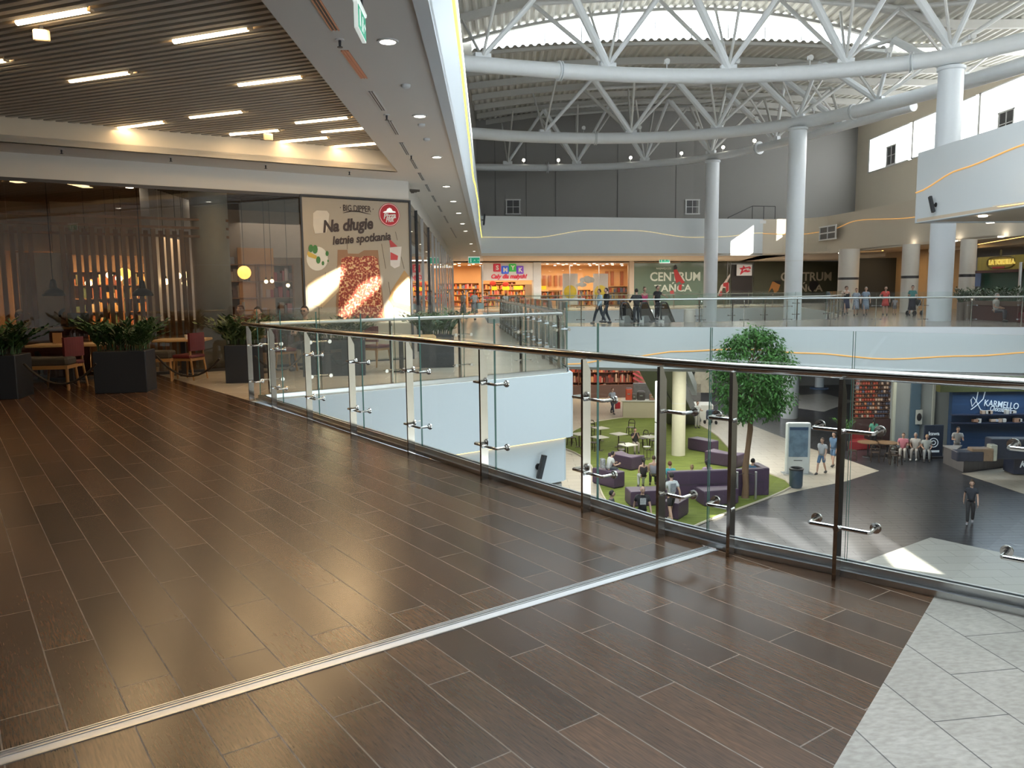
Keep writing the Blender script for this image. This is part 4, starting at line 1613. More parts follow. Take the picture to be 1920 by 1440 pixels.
# timber post screen
for k, px in enumerate([8, 28, 43, 62, 122, 134, 150, 164, 178, 193, 207, 222, 236, 250, 264, 278, 292, 306, 319, 332, 345, 354]):
    p = IP(px, 520, .7 + .5 * (k % 2))
    solo('timber_post', MB().box((0, 0, 1.5), (.085, .05, 3.0)), WOODP, 'brown timber post of the screen behind the restaurant glass', 'post', (p.x, p.y, 0), WRZ, 'timber posts of the restaurant screen')
p = IP(230, 440, .95)
solo('timber_rail', MB().box((0, 0, 0), (4.3, .06, .05)).box((0, 0, -.18), (4.3, .06, .05)).box((0, 0, .18), (4.3, .06, .05)), WOODP, 'horizontal timber rails tying the tops of the screen posts', 'rail', (p.x, p.y, 3.06), WRZ)
p = IP(88, 555, 1.4)
solo('wall_panel', MB().box((0, 0, 1.25), (.95, .05, 2.5)), mat('pale_panel', (.62, .60, .56), .5), 'tall pale grey panel standing inside the restaurant at far left', 'panel', (p.x, p.y, 0), WRZ)
# shelves with bottles and boxes, each shelf unit a thing


def shelf_unit(loc, rz, w_, h, d, rows, label, cols, m_=WOODD, seed=1, cat='shelf', lit=True, group=None, back=None):
    t = thing('shelf_unit', label, cat, loc, rz, group)
    rnd = random.Random(seed)
    m = MB()
    m.box((-w_ / 2, 0, h / 2), (.04, d, h))
    m.box((w_ / 2, 0, h / 2), (.04, d, h))
    put('side_panel', m, m_, t)
    put('back_panel', MB().box((0, d / 2, h / 2), (w_, .02, h)), back or m_, t)
    m = MB()
    for k in range(rows + 1):
        m.box((0, 0, .1 + (h - .12) * k / rows), (w_, d, .03))
    put('shelf_board', m, m_, t)
    m = MB()
    mats = [mat('goods_%d_%d_%d' % tuple(int(99 * q) for q in c), c, .5, var=.2, scale=5) for c in cols]
    for k in range(rows):
        z = .115 + (h - .12) * k / rows
        hh = (h - .12) / rows
        x = -w_ / 2 + .06
        while x < w_ / 2 - .08:
            ww = rnd.uniform(.06, .16) * (1 if w_ < 2.5 else 1.6)
            gh = rnd.uniform(.35, .85) * hh
            m.m = rnd.randrange(len(mats))
            if rnd.random() < .86:
                m.box((x + ww / 2, rnd.uniform(-.05, .02), z + gh / 2), (ww * .88, d * .6, gh))
            x += ww
    o = put('merchandise', m, mats, t)
    o['kind'] = 'stuff'
    return t


BOT = [(.35, .12, .04), (.10, .10, .05), (.50, .30, .10), (.20, .05, .04), (.55, .45, .30), (.08, .12, .06)]
k = 0
for px, w_, lab in ((175, 1.7, 'back shelf of bottles seen behind the left end of the timber screen'), (235, 1.7, 'back shelf of bottles seen behind the middle of the timber screen'), (305, 1.9, 'back shelf of bottles seen behind the right end of the timber screen')):
    p = IP(px, 560, 7.6)
    shelf_unit((p.x, p.y, .3), WRZ, w_ * .86, 2.0, .35, 5, lab, BOT, WOODD, seed=k + 3)
    lamp('AREA', (p.x - nW.x * 1.2, p.y - nW.y * 1.2, 2.9), 80, (1, .62, .28), (2.2, .4))
    k += 1
for px, lab, cols in ((450, 'dark shelf of bottles just right of the white column', [(.1, .06, .05), (.3, .25, .2), (.5, .45, .4)]), (514, 'shelf of red and dark boxes left of the poster', [(.30, .04, .04), (.12, .05, .04), (.4, .3, .25)])):
    p = IP(px, 560, 5.5)
    shelf_unit((p.x, p.y, 0), WRZ, 1.05, 2.45, .35, 5, lab, cols, WOODD, seed=k + 9)
    k += 1
lamp('AREA', onw(4.2, 3.4, 3.0), 45, (1, .66, .36), (2.5, 1.0))
lamp('AREA', onw(10, 3.0, 3.2), 45, (1, .66, .36), (4, 1.0))
solo('wall_board', MB().box((0, 0, 1.9), (1.0, .05, 2.0)), mat('amber_board', (.45, .24, .10), .5, var=.1), 'amber wooden board standing between the two shelves left of the poster', 'panel', (IP(480, 500, 5.4).x, IP(480, 500, 5.4).y, 0), WRZ)
# pendant lamps inside
BULB = mat('bulb_glow', (1, .8, .5), .4, emit=9, ecol=(1, .72, .38))


def bulb_pendant(px, py, d, label, r=.055, big=False):
    p = IP(px, py, d)
    t = thing('pendant_lamp', label, 'pendant lamp', (p.x, p.y, p.z), 0, 'glowing pendants in the restaurant')
    put('cord', MB().tube([(0, 0, .1), (0, 0, 4.05 - p.z)], .006, 4), BLACK, t)
    put('bulb', MB().ball((0, 0, 0), r, 12, 8), mat('globe_glow', (1, .7, .25), .4, emit=2.5, ecol=(1, .55, .12)) if big else BULB, t, smooth=True)
    put('socket', MB().tube([(0, 0, r * .8), (0, 0, r * .8 + .07)], .025, 8), DARK, t)


for px, py, d, lab in ((166, 531, 2.5, 'bare glowing pendant bulb behind the left part of the timber screen'), (205, 516, 3.2, 'high bare pendant bulb behind the middle of the timber screen'), (223, 522, 2.6, 'bare pendant bulb just right of the high one behind the timber screen'), (311, 528, 3.0, 'bare pendant bulb left of the bright cluster by the white column'), (334, 517, 2.6, 'upper left bulb of the bright cluster by the white column'), (349, 515, 3.0, 'upper right bulb of the bright cluster by the white column'), (347, 531, 2.4, 'lower bulb of the bright cluster by the white column'), (499, 528, 3.5, 'left small bulb hanging left of the poster'), (510, 527, 3.5, 'right small bulb hanging left of the poster'), (540, 535, 3.2, 'low small bulb hanging close to the poster edge')):
    bulb_pendant(px, py, d, lab, .05 if px > 480 else .075)
bulb_pendant(458, 511, 3.2, 'round yellow glowing globe right of the white column', .17, True)
bulb_pendant(234, 513, 4.5, 'tall yellow glowing globe deep behind the timber screen', .15, True)


def dome_pendant(px, py, d, label):
    p = IP(px, py, d)
    t = thing('dome_lamp', label, 'pendant lamp', (p.x, p.y, p.z), 0, 'black dome pendants')
    put('shade', MB().lathe([(.20, 0), (.205, .02), (.17, .10), (.07, .16), (.05, .30), (.03, .32)], (0, 0, 0), 24), BLACK, t, smooth=True)
    put('cord', MB().tube([(0, 0, .3), (0, 0, 4.05 - p.z)], .008, 5), BLACK, t)


dome_pendant(101, 555, .3, 'black dome pendant lamp in front of the pale grey panel')
dome_pendant(268, 555, .5, 'black dome pendant lamp before the timber screen')
# small downlights reflected / seen in the dark ceiling
for px, py, lab in ((243, 351, 'small ceiling spot inside the restaurant above the timber screen'), (368, 377, 'small ceiling spot inside the restaurant before the white column'), (187, 392, 'small ceiling spot inside the restaurant, second from left'), (14, 403, 'small ceiling spot inside the restaurant at far left')):
    p = G(px, py, 4.06)
    solo('downlight', MB().lathe([(.09, 0), (.08, -.015)], (0, 0, 0), 14), GLOW, lab, 'ceiling light', (p.x, p.y, 4.06), group='small spots in the restaurant ceiling')
# dining interior: a counter with a till
p = IP(330, 600, 2.2)
t = thing('service_counter', 'grey service counter standing inside before the white column', 'counter', (p.x, p.y, 0), WRZ)
put('body', MB().bbox((0, 0, .5), (1.1, .6, 1.0), .02), mat('counter_grey', (.30, .31, .31), .5, var=.1), t)
put('worktop', MB().box((0, 0, 1.02), (1.2, .7, .04)), mat('counter_top', (.42, .42, .40), .4), t)
# ================================================================== TERRACE: PLANTERS, TABLES, CHAIRS
PLANTER = mat('planter_slate', (0.020, 0.025, 0.036), .45, var=.08, scale=2)
SOIL = mat('soil', (.03, .022, .016), .9, var=.3, scale=30)
LEAF = mat('leaf_dark', (0.035, 0.085, 0.028), .35, var=.55, scale=4)
LEAF2 = mat('leaf_dark_olive', (0.055, 0.085, 0.028), .38, var=.5, scale=4)
LEAFT = mat('leaf_fresh', (0.075, 0.21, 0.045), .42, var=.55, scale=3)


def leaf(m, p, d, up, L, w_):
    d = d.normalized()
    s_ = d.cross(up)
    if s_.length < 1e-3:
        s_ = Vector((1, 0, 0))
    s_.normalize()
    n = s_.cross(d)
    a = p
    b = p + d * L * .5 + s_ * w_ * .5 - n * w_ * .12
    c = p + d * L
    e = p + d * L * .5 - s_ * w_ * .5 - n * w_ * .12
    f = p + d * L * .5
    m.add([a, b, c, e, f], [(0, 1, 4), (1, 2, 4), (0, 4, 3), (4, 2, 3)])


def stems_foliage(seed, n, h, sx, sy, lean=.5, leafL=.085, leafW=.04, per=15, z0=0):
    rnd = random.Random(seed)
    m = MB()
    for k in range(n):
        x, y = rnd.uniform(-sx, sx), rnd.uniform(-sy, sy)
        hh = h * rnd.uniform(.55, 1.05)
        an = rnd.uniform(0, 2 * PI)
        ln = lean * rnd.uniform(.3, 1.1) * hh
        out = Vector((math.cos(an) + x / sx * 1.2, math.sin(an) + y / sy * .8, 0)).normalized()
        pts = []
        for j in range(6):
            u = j / 5
            pts.append(Vector((x, y, z0)) + out * ln * u * u + Vector((0, 0, hh * (u - .18 * u * u))))
        m.tube(pts, [.008 * (1 - .7 * j / 5) for j in range(6)], 4, cap=False)
        for j in range(per):
            u = .18 + .82 * j / (per - 1)
            i = min(4, int(u * 5))
            f = u * 5 - i
            p = pts[i].lerp(pts[i + 1], f)
            t = (pts[i + 1] - pts[i]).normalized()
            s_ = t.cross(Vector((0, 0, 1)))
            if s_.length < .05:
                s_ = Vector((-out.y, out.x, 0))
            s_.normalize()
            s_ *= 1 if j % 2 else -1
            d = (t * .75 + s_ * .8 + Vector((rnd.uniform(-.25, .25), rnd.uniform(-.25, .25), rnd.uniform(-.1, .35))))
            leaf(m, p, d, Vector((rnd.uniform(-.4, .4), rnd.uniform(-.4, .4), 1)), leafL * rnd.uniform(.8, 1.35), leafW * rnd.uniform(.8, 1.2))
    return m


def planter(x, y, rz, label, seed, w_=.83, h=.70, ph=.60, n=34):
    t = thing('planter', label, 'planter', (x, y, 0), rz, None)
    put('box', MB().bbox((0, 0, h / 2), (w_, w_ * .75, h), .012), PLANTER, t)
    put('soil', MB().box((0, 0, h), (w_ - .06, w_ * .75 - .06, .012)), SOIL, t)
    m = MB()
    put('foliage', stems_foliage(seed, int(n * 1.5), ph, w_ * .46, w_ * .34, 1.0, per=18, leafL=.12, leafW=.06), LEAF if seed % 2 else LEAF2, t).location = (0, 0, h)
    return t


PR = 0.165
PN = Vector((-math.sin(PR), math.cos(PR)))
for (px0, px1, py, lab, sd_, wd_) in ((178, 277, 737, 'dark slate planter of glossy green plants in the middle of the dining terrace', 1, .83), (428, 482, 719, 'dark slate planter of green plants at the left end of the near balustrade', 2, .62), (-62, 24, 750, 'dark slate planter of green plants at the left picture edge', 3, .83), (566, 690, 704, 'wide dark slate planter seen through the left part of the glass balustrade', 4, 1.2), (792, 850, 690, 'dark slate planter seen through the middle of the glass balustrade', 5, .72)):
    p = G((px0 + px1) / 2, py, 0)
    c = (p.x + PN.x * .31, p.y + PN.y * .31)
    planter(c[0], c[1], PR, lab, sd_, wd_, .70, .62 if sd_ != 4 else .5, 40 if wd_ < 1 else 46)

OAK = mat('oak_legs', (0.40, 0.22, 0.09), .4, var=.15, scale=6, stretch=(1, 1, .2))
TABLETOP = mat('table_top_oak', (0.50, 0.33, 0.16), .35, var=.12, scale=4, stretch=(1, 8, 1))
BURG = mat('burgundy_cloth', (0.10, 0.011, 0.015), .6, var=.12, scale=12)
CUSH = mat('dark_cushion', (0.05, 0.045, 0.04), .75, var=.2)


def chair(x, y, rz, label):
    t = thing('dining_chair', label, 'chair', (x, y, 0), rz, 'burgundy dining chairs of the terrace')
    for sx in (-1, 1):
        put('leg', MB().tube([(sx * .19, -.17, .43), (sx * .215, -.215, 0)], [.022, .015], 8), OAK, t, smooth=True)
        put('leg', MB().tube([(sx * .19, .19, .86), (sx * .19, .185, .45), (sx * .21, .25, 0)], [.016, .022, .015], 8), OAK, t, smooth=True)
    put('seat', MB().bbox((0, 0, .455), (.46, .44, .07), .03), BURG, t)
    put('seat_frame', MB().box((0, -.2, .40), (.42, .025, .06)).box((0, .19, .40), (.42, .025, .06)).box((-.2, 0, .40), (.025, .40, .06)).box((.2, 0, .40), (.025, .40, .06)), OAK, t)
    m = MB()
    for k in range(6):
        a = -.5 + k / 5
        x0 = a * .44
        m.v.append((x0, .20 - .06 * (1 - 4 * a * a) * -1 * .5, .52))
    m = MB()
    pts = []
    for k in range(9):
        u = -1 + k / 4
        pts.append((u * .22, .17 + .035 * (1 - u * u)))
    poly = pts + [(p[0], p[1] + .045) for p in reversed(pts)]
    m.prism(poly, .56, .90)
    put('backrest', m, BURG, t)
    return t


def rect_table(x, y, rz, w_, d, label, h=.74):
    t = thing('dining_table', label, 'table', (x, y, 0), rz)
    put('tabletop', MB().bbox((0, 0, h - .02), (w_, d, .045), .01), TABLETOP, t)
    put('pedestal', MB().box((0, 0, h / 2), (.09, .09, h - .06)), DARK, t)
    put('foot', MB().box((0, 0, .015), (.5, .07, .03)).box((0, 0, .015), (.07, .5, .03)), DARK, t)
    return t


def bench(x, y, rz, L, label):
    t = thing('bench', label, 'bench', (x, y, 0), rz)
    put('seat_board', MB().box((0, 0, .40), (L, .5, .06)), OAK, t)
    put('cushion', MB().bbox((0, .02, .50), (L * .98, .46, .14), .04), CUSH, t)
    for sx in (-1, 1):
        put('leg', MB().tube([(sx * L * .47, -.2, .38), (sx * L * .50, -.26, 0)], [.03, .02], 8), OAK, t, smooth=True)
        put('leg', MB().tube([(sx * L * .47, .2, .38), (sx * L * .50, .24, 0)], [.03, .02], 8), OAK, t, smooth=True)
    return t


def gz(px, py, z):
    p = G(px, py, z)
    return p.x, p.y


x, y = gz(118, 640, .72)
rect_table(x + .72, y - 1.08, PR, 1.25, .75, 'oak-topped table left of the middle planter')
x, y = gz(343, 637, .72)
rect_table(x, y, PR, 1.0, .75, 'oak-topped table between the middle planter and the balustrade end')
x, y = gz(130, 727, 0)
chair(x - .1, y + .12, PR - 2.0, 'burgundy dining chair just left of the middle planter')
x, y = gz(352, 712, 0)
chair(x, y + .1, PR - 2.0, 'burgundy dining chair at the edge of the pale stone floor')
x, y = gz(66, 690, .40)
bench(x, y + .2, PR, 1.0, 'low oak bench with dark cushion beside the left-edge planter')
x, y = gz(286, 676, .40)
bench(x, y + .2, PR, .6, 'short oak bench with dark cushion just right of the middle planter')
x, y = gz(745, 640, .75)
rect_table(x - .2, y + 1.9, PR, 1.4, .7, 'terrace table seen through the glass between the two slate planters')
x, y = gz(745, 690, 0)
chair(x - .5, y + .4, PR + 2.4, 'burgundy chair seen through the glass at the table between the planters')
x, y = gz(520, 700, 0)
chair(x, y + .5, PR + 2.0, 'burgundy chair seen through the end panel of the near balustrade')
x, y = gz(50, 618, .75)
rect_table(x, y + .6, PR, 1.5, .7, 'long oak table farther back on the terrace at far left')
x, y = gz(190, 640, .45)
for i, (px, py, lab) in enumerate(((30, 640, 'burgundy chair at the far-left back table'), (92, 640, 'burgundy chair behind the front left table'), (205, 628, 'burgundy chair partly hidden by the middle planter'))):
    x, y = gz(px, py, .75)
    chair(x, y + .8, PR + (i - 1) * .3, lab)
# ropes slung between the planters
ROPE = mat('dark_rope', (0.03, 0.022, 0.018), .8)
for (a, b, sag, lab) in (((282, 683), (402, 690), .33, 'dark rope sagging between the middle planter and the planter by the balustrade'), ((28, 700), (166, 700), .33, 'dark rope sagging between the left-edge planter and the middle planter'), ((470, 684), (566, 672), .3, 'dark rope sagging behind the end of the near balustrade')):
    A, B = G(a[0], a[1], .42), G(b[0], b[1], .42)
    A.y += .25
    B.y += .25
    A = Vector((A.x, A.y, .55))
    B = Vector((B.x, B.y, .55))
    pts = [A.lerp(B, k / 12) - Vector((0, 0, sag * (1 - (2 * k / 12 - 1) ** 2))) for k in range(13)]
    solo('barrier_rope', MB().tube(pts, .018, 6), ROPE, lab, 'rope', smooth=True)
# small things on the tables
WHITEC = mat('white_ceramic', (.7, .7, .68), .3)


def on_table(px, py, z, kind, label):
    x, y = gz(px, py, z)
    if px < 200:
        x, y = x + .72, y - 1.08
    if kind == 'menu':
        solo('menu_stand', MB().box((0, 0, .10), (.16, .02, .20)), mat('menu_brown', (.35, .2, .1), .5), label, 'menu', (x, y, z), PR)
    elif kind == 'laptop':
        t = thing('laptop', label, 'laptop', (x, y, z), PR + .3)
        put('base', MB().box((0, 0, .01), (.34, .24, .02)), DARK, t)
        put('screen', MB().box((0, .15, .13), (.34, .015, .22), M=Matrix.Rotation(-.3, 3, 'X')), STRUT, t)
    else:
        solo('cup', MB().lathe([(.03, 0), (.045, .09)], (0, 0, 0), 12), WHITEC, label, 'cup', (x, y, z), smooth=True)


on_table(98, 638, .743, 'menu', 'small menu stand on the front left oak table')
on_table(128, 639, .743, 'cup', 'white cup on the front left oak table')
on_table(350, 636, .743, 'cup', 'white cup on the oak table near the balustrade end')

# ================================================================== SHOPFRONTS ALONG THE LEFT WALKWAY
S0, S1 = W1, (-4.3, 60.0)
sdv = (Vector(S1) - Vector(S0)).normalized()
SRZ = math.atan2(sdv.y, sdv.x)
snl = Vector((-sdv.y, sdv.x))                   # into the shops


def ons(s, d, z=0.0):
    p = Vector(S0) + sdv * s + snl * d
    return (p.x, p.y, z)


m = MB()
m.box((20.6, .1, 4.02), (41, .2, .46))
struct('wall_shop_header', m, SOFFIT, 'header over the shopfronts of the left walkway', 'header', loc=ons(0, 0), rz=SRZ)
SHOPW = mat('shop_wall_pale', (.55, .52, .50), .6, var=.1)
m = MB()
m.box((20, 6.0, 2.1), (41, .2, 4.2))
for s in (8.2, 16.5, 25, 33, 40.5):
    m.box((s, 3.0, 2.1), (.2, 6, 4.2))
struct('wall_shops', m, SHOPW, 'walls of the shops along the left walkway', 'wall', loc=ons(0, 0), rz=SRZ)
t = thing('window_8', 'dark-framed glass shopfronts receding along the left walkway', 'shop window', ons(0, 0), SRZ, kind='structure')
for s in (0.08, 2.4, 4.9, 8.2, 11, 13.8, 16.5, 19.5, 22.2, 25, 29, 33, 37, 40.4):
    put('frame_post', MB().box((s, 0, 1.9), (.07, .08, 3.8)), DARK if s in (2.4, 8.2) else SATIN, t)
put('glazing', MB().quad((.1, 0, 0), (41, 0, 0), (41, 0, 3.8), (.1, 0, 3.8)), SHOPGLASS, t)
for k, (s, e, c) in enumerate(((4, 60, (1, .95, .88)), (12, 60, (1, .95, .9)), (20, 70, (1, .85, .65)), (29, 80, (1, .8, .55)), (37, 70, (1, .85, .6)))):
    lamp('AREA', ons(s, 3, 3.6), e, c, (4, 3))
# the clothes and screens in those windows
solo('wayfinding_screen', MB().box((0, 0, 0), (.06, .5, .36)), mat('screen_blue', (.02, .06, .35), .3, emit=.8, ecol=(.02, .10, .75)), 'blue and green lit screen in the first shop window by the poster', 'screen', ons(1.5, .35, 1.95), SRZ - PI / 2)
solo('wayfinding_screen', MB().box((0, 0, 0), (.06, .35, .36)), mat('screen_green', (.02, .3, .12), .3, emit=.6, ecol=(.02, .6, .25)), 'green lit screen beside the blue one in the first shop window', 'screen', ons(.95, .36, 1.97), SRZ - PI / 2)
for s, z, c, w_, h, lab in ((1.3, 2.75, (.10, .03, .04), .9, .62, 'dark maroon garment hung high in the first shop window'), (2.0, 2.7, (.55, .30, .32), .3, .7, 'pink garment hung in the first shop window'), (2.9, 2.65, (.75, .76, .78), .6, .75, 'white garment hung beside the pink one in the shop window'), (3.6, 2.5, (.05, .06, .07), .5, .9, 'black garment hung in the second shop window')):
    m = MB().extr([(-w_ / 2, 0, -h / 2), (w_ / 2, 0, -h / 2), (w_ * .42, 0, h * .3), (w_ * .62, 0, h * .25), (w_ * .55, 0, h * .48), (w_ * .15, 0, h / 2), (-w_ * .15, 0, h / 2), (-w_ * .55, 0, h * .48), (-w_ * .62, 0, h * .25), (-w_ * .42, 0, h * .3)], (0, .1, 0))
    solo('hanging_garment', m, mat('garment_%d' % int(c[0] * 99 + c[2] * 9), c, .7, var=.1), lab, 'garment', ons(s, .5, z), SRZ)
solo('display_panel', MB().box((0, 0, .95), (1.3, .05, 1.9)), mat('panel_grey', (.13, .12, .12), .6), 'dark grey display panel in the first shop window beside the poster', 'panel', ons(1.6, .6), SRZ + .1)
solo('display_panel', MB().box((0, 0, 1.05), (1.7, .05, 2.1)), mat('panel_grey2', (.11, .105, .10), .6), 'taller dark grey panel behind the second frame post of the shop window', 'panel', ons(3.6, .9), SRZ)
# black-and-white sign boards sticking out above the second shop
for s, lab in ((9.0, 'black fabric banner with pale pattern over the second shop'), (10.2, 'white patterned banner beside the black one over the shop')):
    solo('shop_banner', MB().box((0, 0, 0), (1.0, .06, 1.0)), mat('banner_%d' % int(s), (.06, .06, .065) if s < 10 else (.45, .45, .45), .6, var=.6, scale=9), lab, 'banner', ons(s, .25, 3.1), SRZ)
for k, s in enumerate((6.0, 9.6, 12.6, 18, 21, 23.6, 27, 31, 35)):
    shelf_unit(ons(s, 4.6), SRZ, 2.2, 2.2, .45, 4, ['shelf of goods in the first shop along the walkway', 'left shelf in the second walkway shop', 'right shelf in the second walkway shop', 'left shelf in the third walkway shop', 'middle shelf in the third walkway shop', 'right shelf in the third walkway shop', 'left shelf in the red-lit shop farther on', 'middle shelf in the red-lit shop farther on', 'right shelf in the red-lit shop farther on'][k], [(.5, .2, .1), (.6, .5, .4), (.3, .06, .05), (.7, .55, .2)], SHOPW, seed=40 + k)
for s, lab in ((14.5, 'yellow lit lamp disc in the window of the third shop'), (17.6, 'small yellow lit disc farther along the shop windows')):
    solo('lit_disc', MB().ball((0, 0, 0), .2, 12, 8), mat('globe_glow', (1, .7, .25), .4, emit=2.5, ecol=(1, .55, .12)), lab, 'lamp', ons(s, .8, 1.75), group=None, smooth=True)
    solo('lamp_stand', MB().lathe([(.14, 0), (.12, .02), (.02, .04), (.02, 1.56)], (0, 0, 0), 10), DARK, 'thin dark stand under the %s' % lab.replace(' in the window of the third shop', ' of the third shop'), 'stand', ons(s, .8, 0), smooth=True)
# ================================================================== FAR SHOPS ON THE UPPER LEVEL
F0, F1 = (-2.54, 73.06), (20.23, 79.91)
fd = (Vector(F1) - Vector(F0)).normalized()
FRZ = math.atan2(fd.y, fd.x)
fn = Vector((-fd.y, fd.x))


def FP(px, py, d=0.0):
    a = (F0[0] + fn.x * d, F0[1] + fn.y * d)
    b = (F1[0] + fn.x * d, F1[1] + fn.y * d)
    return VPn(px, py, a, b)


def fpanel(name, px0, py0, px1, py1, m_, label, cat, d=0.0, th=.12, kind=None, group=None, to_floor=False):
    a, b = FP(px0, py1, d), FP(px1, py0, d)
    w_ = (Vector((b.x, b.y)) - Vector((a.x, a.y))).length
    z0, z1 = (0.0 if to_floor else a.z), b.z
    c = ((a.x + b.x) / 2, (a.y + b.y) / 2, (z0 + z1) / 2)
    return solo(name, MB().box((0, 0, 0), (w_, th, z1 - z0)), m_, label, cat, c, FRZ, group, kind=kind)


WARMW = mat('warm_shop_wall', (.60, .38, .20), .6, var=.12, scale=.8)
PALEPANEL = mat('pale_sign_panel', (.80, .80, .78), .5, var=.03)
# shell behind the fronts
a, b = FP(842, 500, 9), FP(1182, 500, 9)
m = MB()
L = (b - a).length
m.box((0, 0, 2.1), (L + 4, .2, 4.2))
m.box((L / 2 + .5, -4.5, 2.1), (.2, 9, 4.2))
m.box((-L / 2 - 2, -4.5, 2.1), (.2, 9, 4.2))
struct('wall_toy_shop', m, WARMW, 'warm inner walls of the toy shop', 'wall', loc=((a.x + b.x) / 2, (a.y + b.y) / 2, 0), rz=FRZ)
mid = FP(1010, 500, 4.5)
m = MB().box((0, 0, 4.13), (L + 6, 9.4, .06))
struct('ceiling', m, mat('toy_ceiling', (.50, .36, .24), .6), 'ceiling of the toy shop dotted with small lights', 'ceiling', loc=(mid.x, mid.y, 0), rz=FRZ)
rnd = random.Random(5)
GLOWS = mat('spot_glow', (1, .95, .85), .5, emit=7, ecol=(1, .86, .62))
k = 0
for i in range(13):
    for j in range(4):
        s = -L / 2 - 1 + (L + 3) * i / 12.0 + rnd.uniform(-.3, .3)
        d = -4 + j * 2.2
        p = Vector((mid.x, mid.y)) + fd * s + fn * d
        o = solo('downlight', MB().lathe([(.13, 0), (.12, -.03)], (0, 0, 0), 8), GLOWS, 'small bright downlight in the toy shop ceiling', 'ceiling light', (p.x, p.y, 4.09), group='downlights in the toy shop ceiling')
for i in range(5):
    p = Vector((mid.x, mid.y)) + fd * (-L / 2 + L * (i + .5) / 5)
    lamp('AREA', (p.x, p.y, 3.9), 330, (1, .70, .40), (4, 6))
# front: sign panel, pilasters
t_s = fpanel('wall_sign_panel', 905, 492, 999, 526, PALEPANEL, 'pale grey panel above the toy shop entrance carrying its sign', 'sign panel', 0, .3, 'structure')
fpanel('wall_pilaster', 999, 492, 1013, 590, mat('pilaster_white', (.66, .69, .70), .5), 'white pilaster between toy shop entrance and window', 'pilaster', 0, .5, 'structure', to_floor=True)
fpanel('wall_pilaster', 1178, 490, 1187, 590, mat('pilaster_beige', (.55, .46, .36), .5), 'beige pilaster between toy shop and dance school', 'pilaster', 0, .5, 'structure', to_floor=True)
a, b = FP(1013, 590), FP(1178, 490)
t = thing('window_9', 'wide glass window of the toy shop', 'shop window', (a.x, a.y, 0), FRZ, kind='structure')
w_ = (Vector((b.x, b.y)) - Vector((a.x, a.y))).length
put('pane', MB().quad((0, 0, 0), (w_, 0, 0), (w_, 0, 4.1), (0, 0, 4.1)), SHOPGLASS, t)
m = MB()
m.box((w_ / 2, 0, 4.12), (w_, .1, .1))
for q in (0, .33, .66, 1):
    m.box((w_ * q, 0, 2.05), (.06, .08, 4.1))
put('frame', m, SATIN, t)
for k in range(9):
    q = FP(930 + k * 72, 486, -5.5)
    lamp('AREA', (q.x, q.y, ZC - .08), 190, (1, .93, .84), (3.5, 1.5))  # fill lamps added without fittings to brighten the far shop fronts
# toy-block logo
sg = thing('shop_sign', 'four coloured toy blocks spelling the toy shop name over red script', 'sign', tuple(FP(945, 505, -.2)), FRZ)
LETW = mat('block_letter', (.85, .84, .80), .4)
for (px, py, c, ch) in ((932, 502, (.45, .02, .04), 'S'), (947, 506, (.03, .10, .55), 'M'), (961, 502, (.03, .38, .05), 'Y'), (975, 506, (.16, .05, .42), 'K')):
    p = FP(px, py, -.2)
    q = Vector((p.x, p.y, p.z)) - Vector(sg.location)
    lx = q.x * fd.x + q.y * fd.y
    wq = .68
    bl = put('letter_block', MB().bbox((lx, 0, q.z), (wq, .16, .70), .05), mat('block_%s' % ch, c, .35, emit=.35, ecol=c), sg)
    lettering('letter', ch, .56, LETW, Vector((p.x - fn.x * .1, p.y - fn.y * .1, p.z - .02)), Vector((fd.x, fd.y, 0)), bl, .015, .02)
p = FP(954, 518.5, -.2)
lettering('lettering', 'Cały dla małych!', .52, mat('script_red', (.55, .02, .05), .4, emit=.3, ecol=(.6, .02, .05)), p, (fd.x, fd.y, 0), sg, .02, .018, .25)
# yellow signs, red ovals, hanging posters and shelves inside
YS = mat('yellow_sign', (.85, .62, .03), .5, emit=.25, ecol=(.9, .65, .02))
RED = mat('red_sign', (.45, .04, .03), .5)
for (px0, py0, px1, py1, d, lab) in ((922, 537, 932, 544, 5, 'small yellow sign hanging in the toy shop entrance, left one'), (942, 537, 955, 544, 5, 'small yellow sign hanging in the toy shop entrance, middle one'), (964, 536, 980, 543, 5, 'small yellow sign hanging in the toy shop entrance, right one'), (1013, 536, 1024, 543, 3, 'small yellow sign at the left end of the toy shop window')):
    o = fpanel('hanging_sign', px0, py0, px1, py1, YS, lab, 'sign', d, .06)
for (px, py, lab) in ((924, 531, 'red oval sign in the toy shop entrance, left one'), (948, 533, 'red oval sign in the toy shop entrance, right one')):
    p = FP(px, py, 4.4)
    solo('oval_sign', MB().ball((0, 0, 0), .32, 14, 8, (1, .15, .72)), RED, lab, 'sign', tuple(p), FRZ, smooth=True)
fpanel('entrance_poster', 985, 533, 998, 575, mat('tan_poster', (.50, .34, .22), .6, var=.1), 'tan poster at the right side of the toy shop entrance', 'poster', .6, .05)
for (px, lab) in ((1069, 'grey hanging poster with a yellow disc, left one in the toy shop window'), (1126, 'grey hanging poster with a yellow disc, right one in the toy shop window')):
    a, b = FP(px - 14, 572, .8), FP(px + 14, 513, .8)
    c = (a + b) / 2
    w_ = (Vector((b.x, b.y)) - Vector((a.x, a.y))).length
    t = thing('hanging_poster', lab, 'poster', tuple(c), FRZ, 'yellow-disc posters of the toy shop')
    put('sheet', MB().box((0, 0, 0), (w_, .03, b.z - a.z)), mat('sheet_grey', (.85, .78, .74), .6), t)
    m = MB()
    m.tube([(0, -.02, -.25), (0, -.05, -.25)], w_ * .42, 24)
    put('yellow_disc', m, mat('disc_yellow', (.72, .52, .04), .5, emit=.15, ecol=(.8, .55, .03)), t)
CLOUD = mat('cloud_white', (.75, .74, .72), .5)
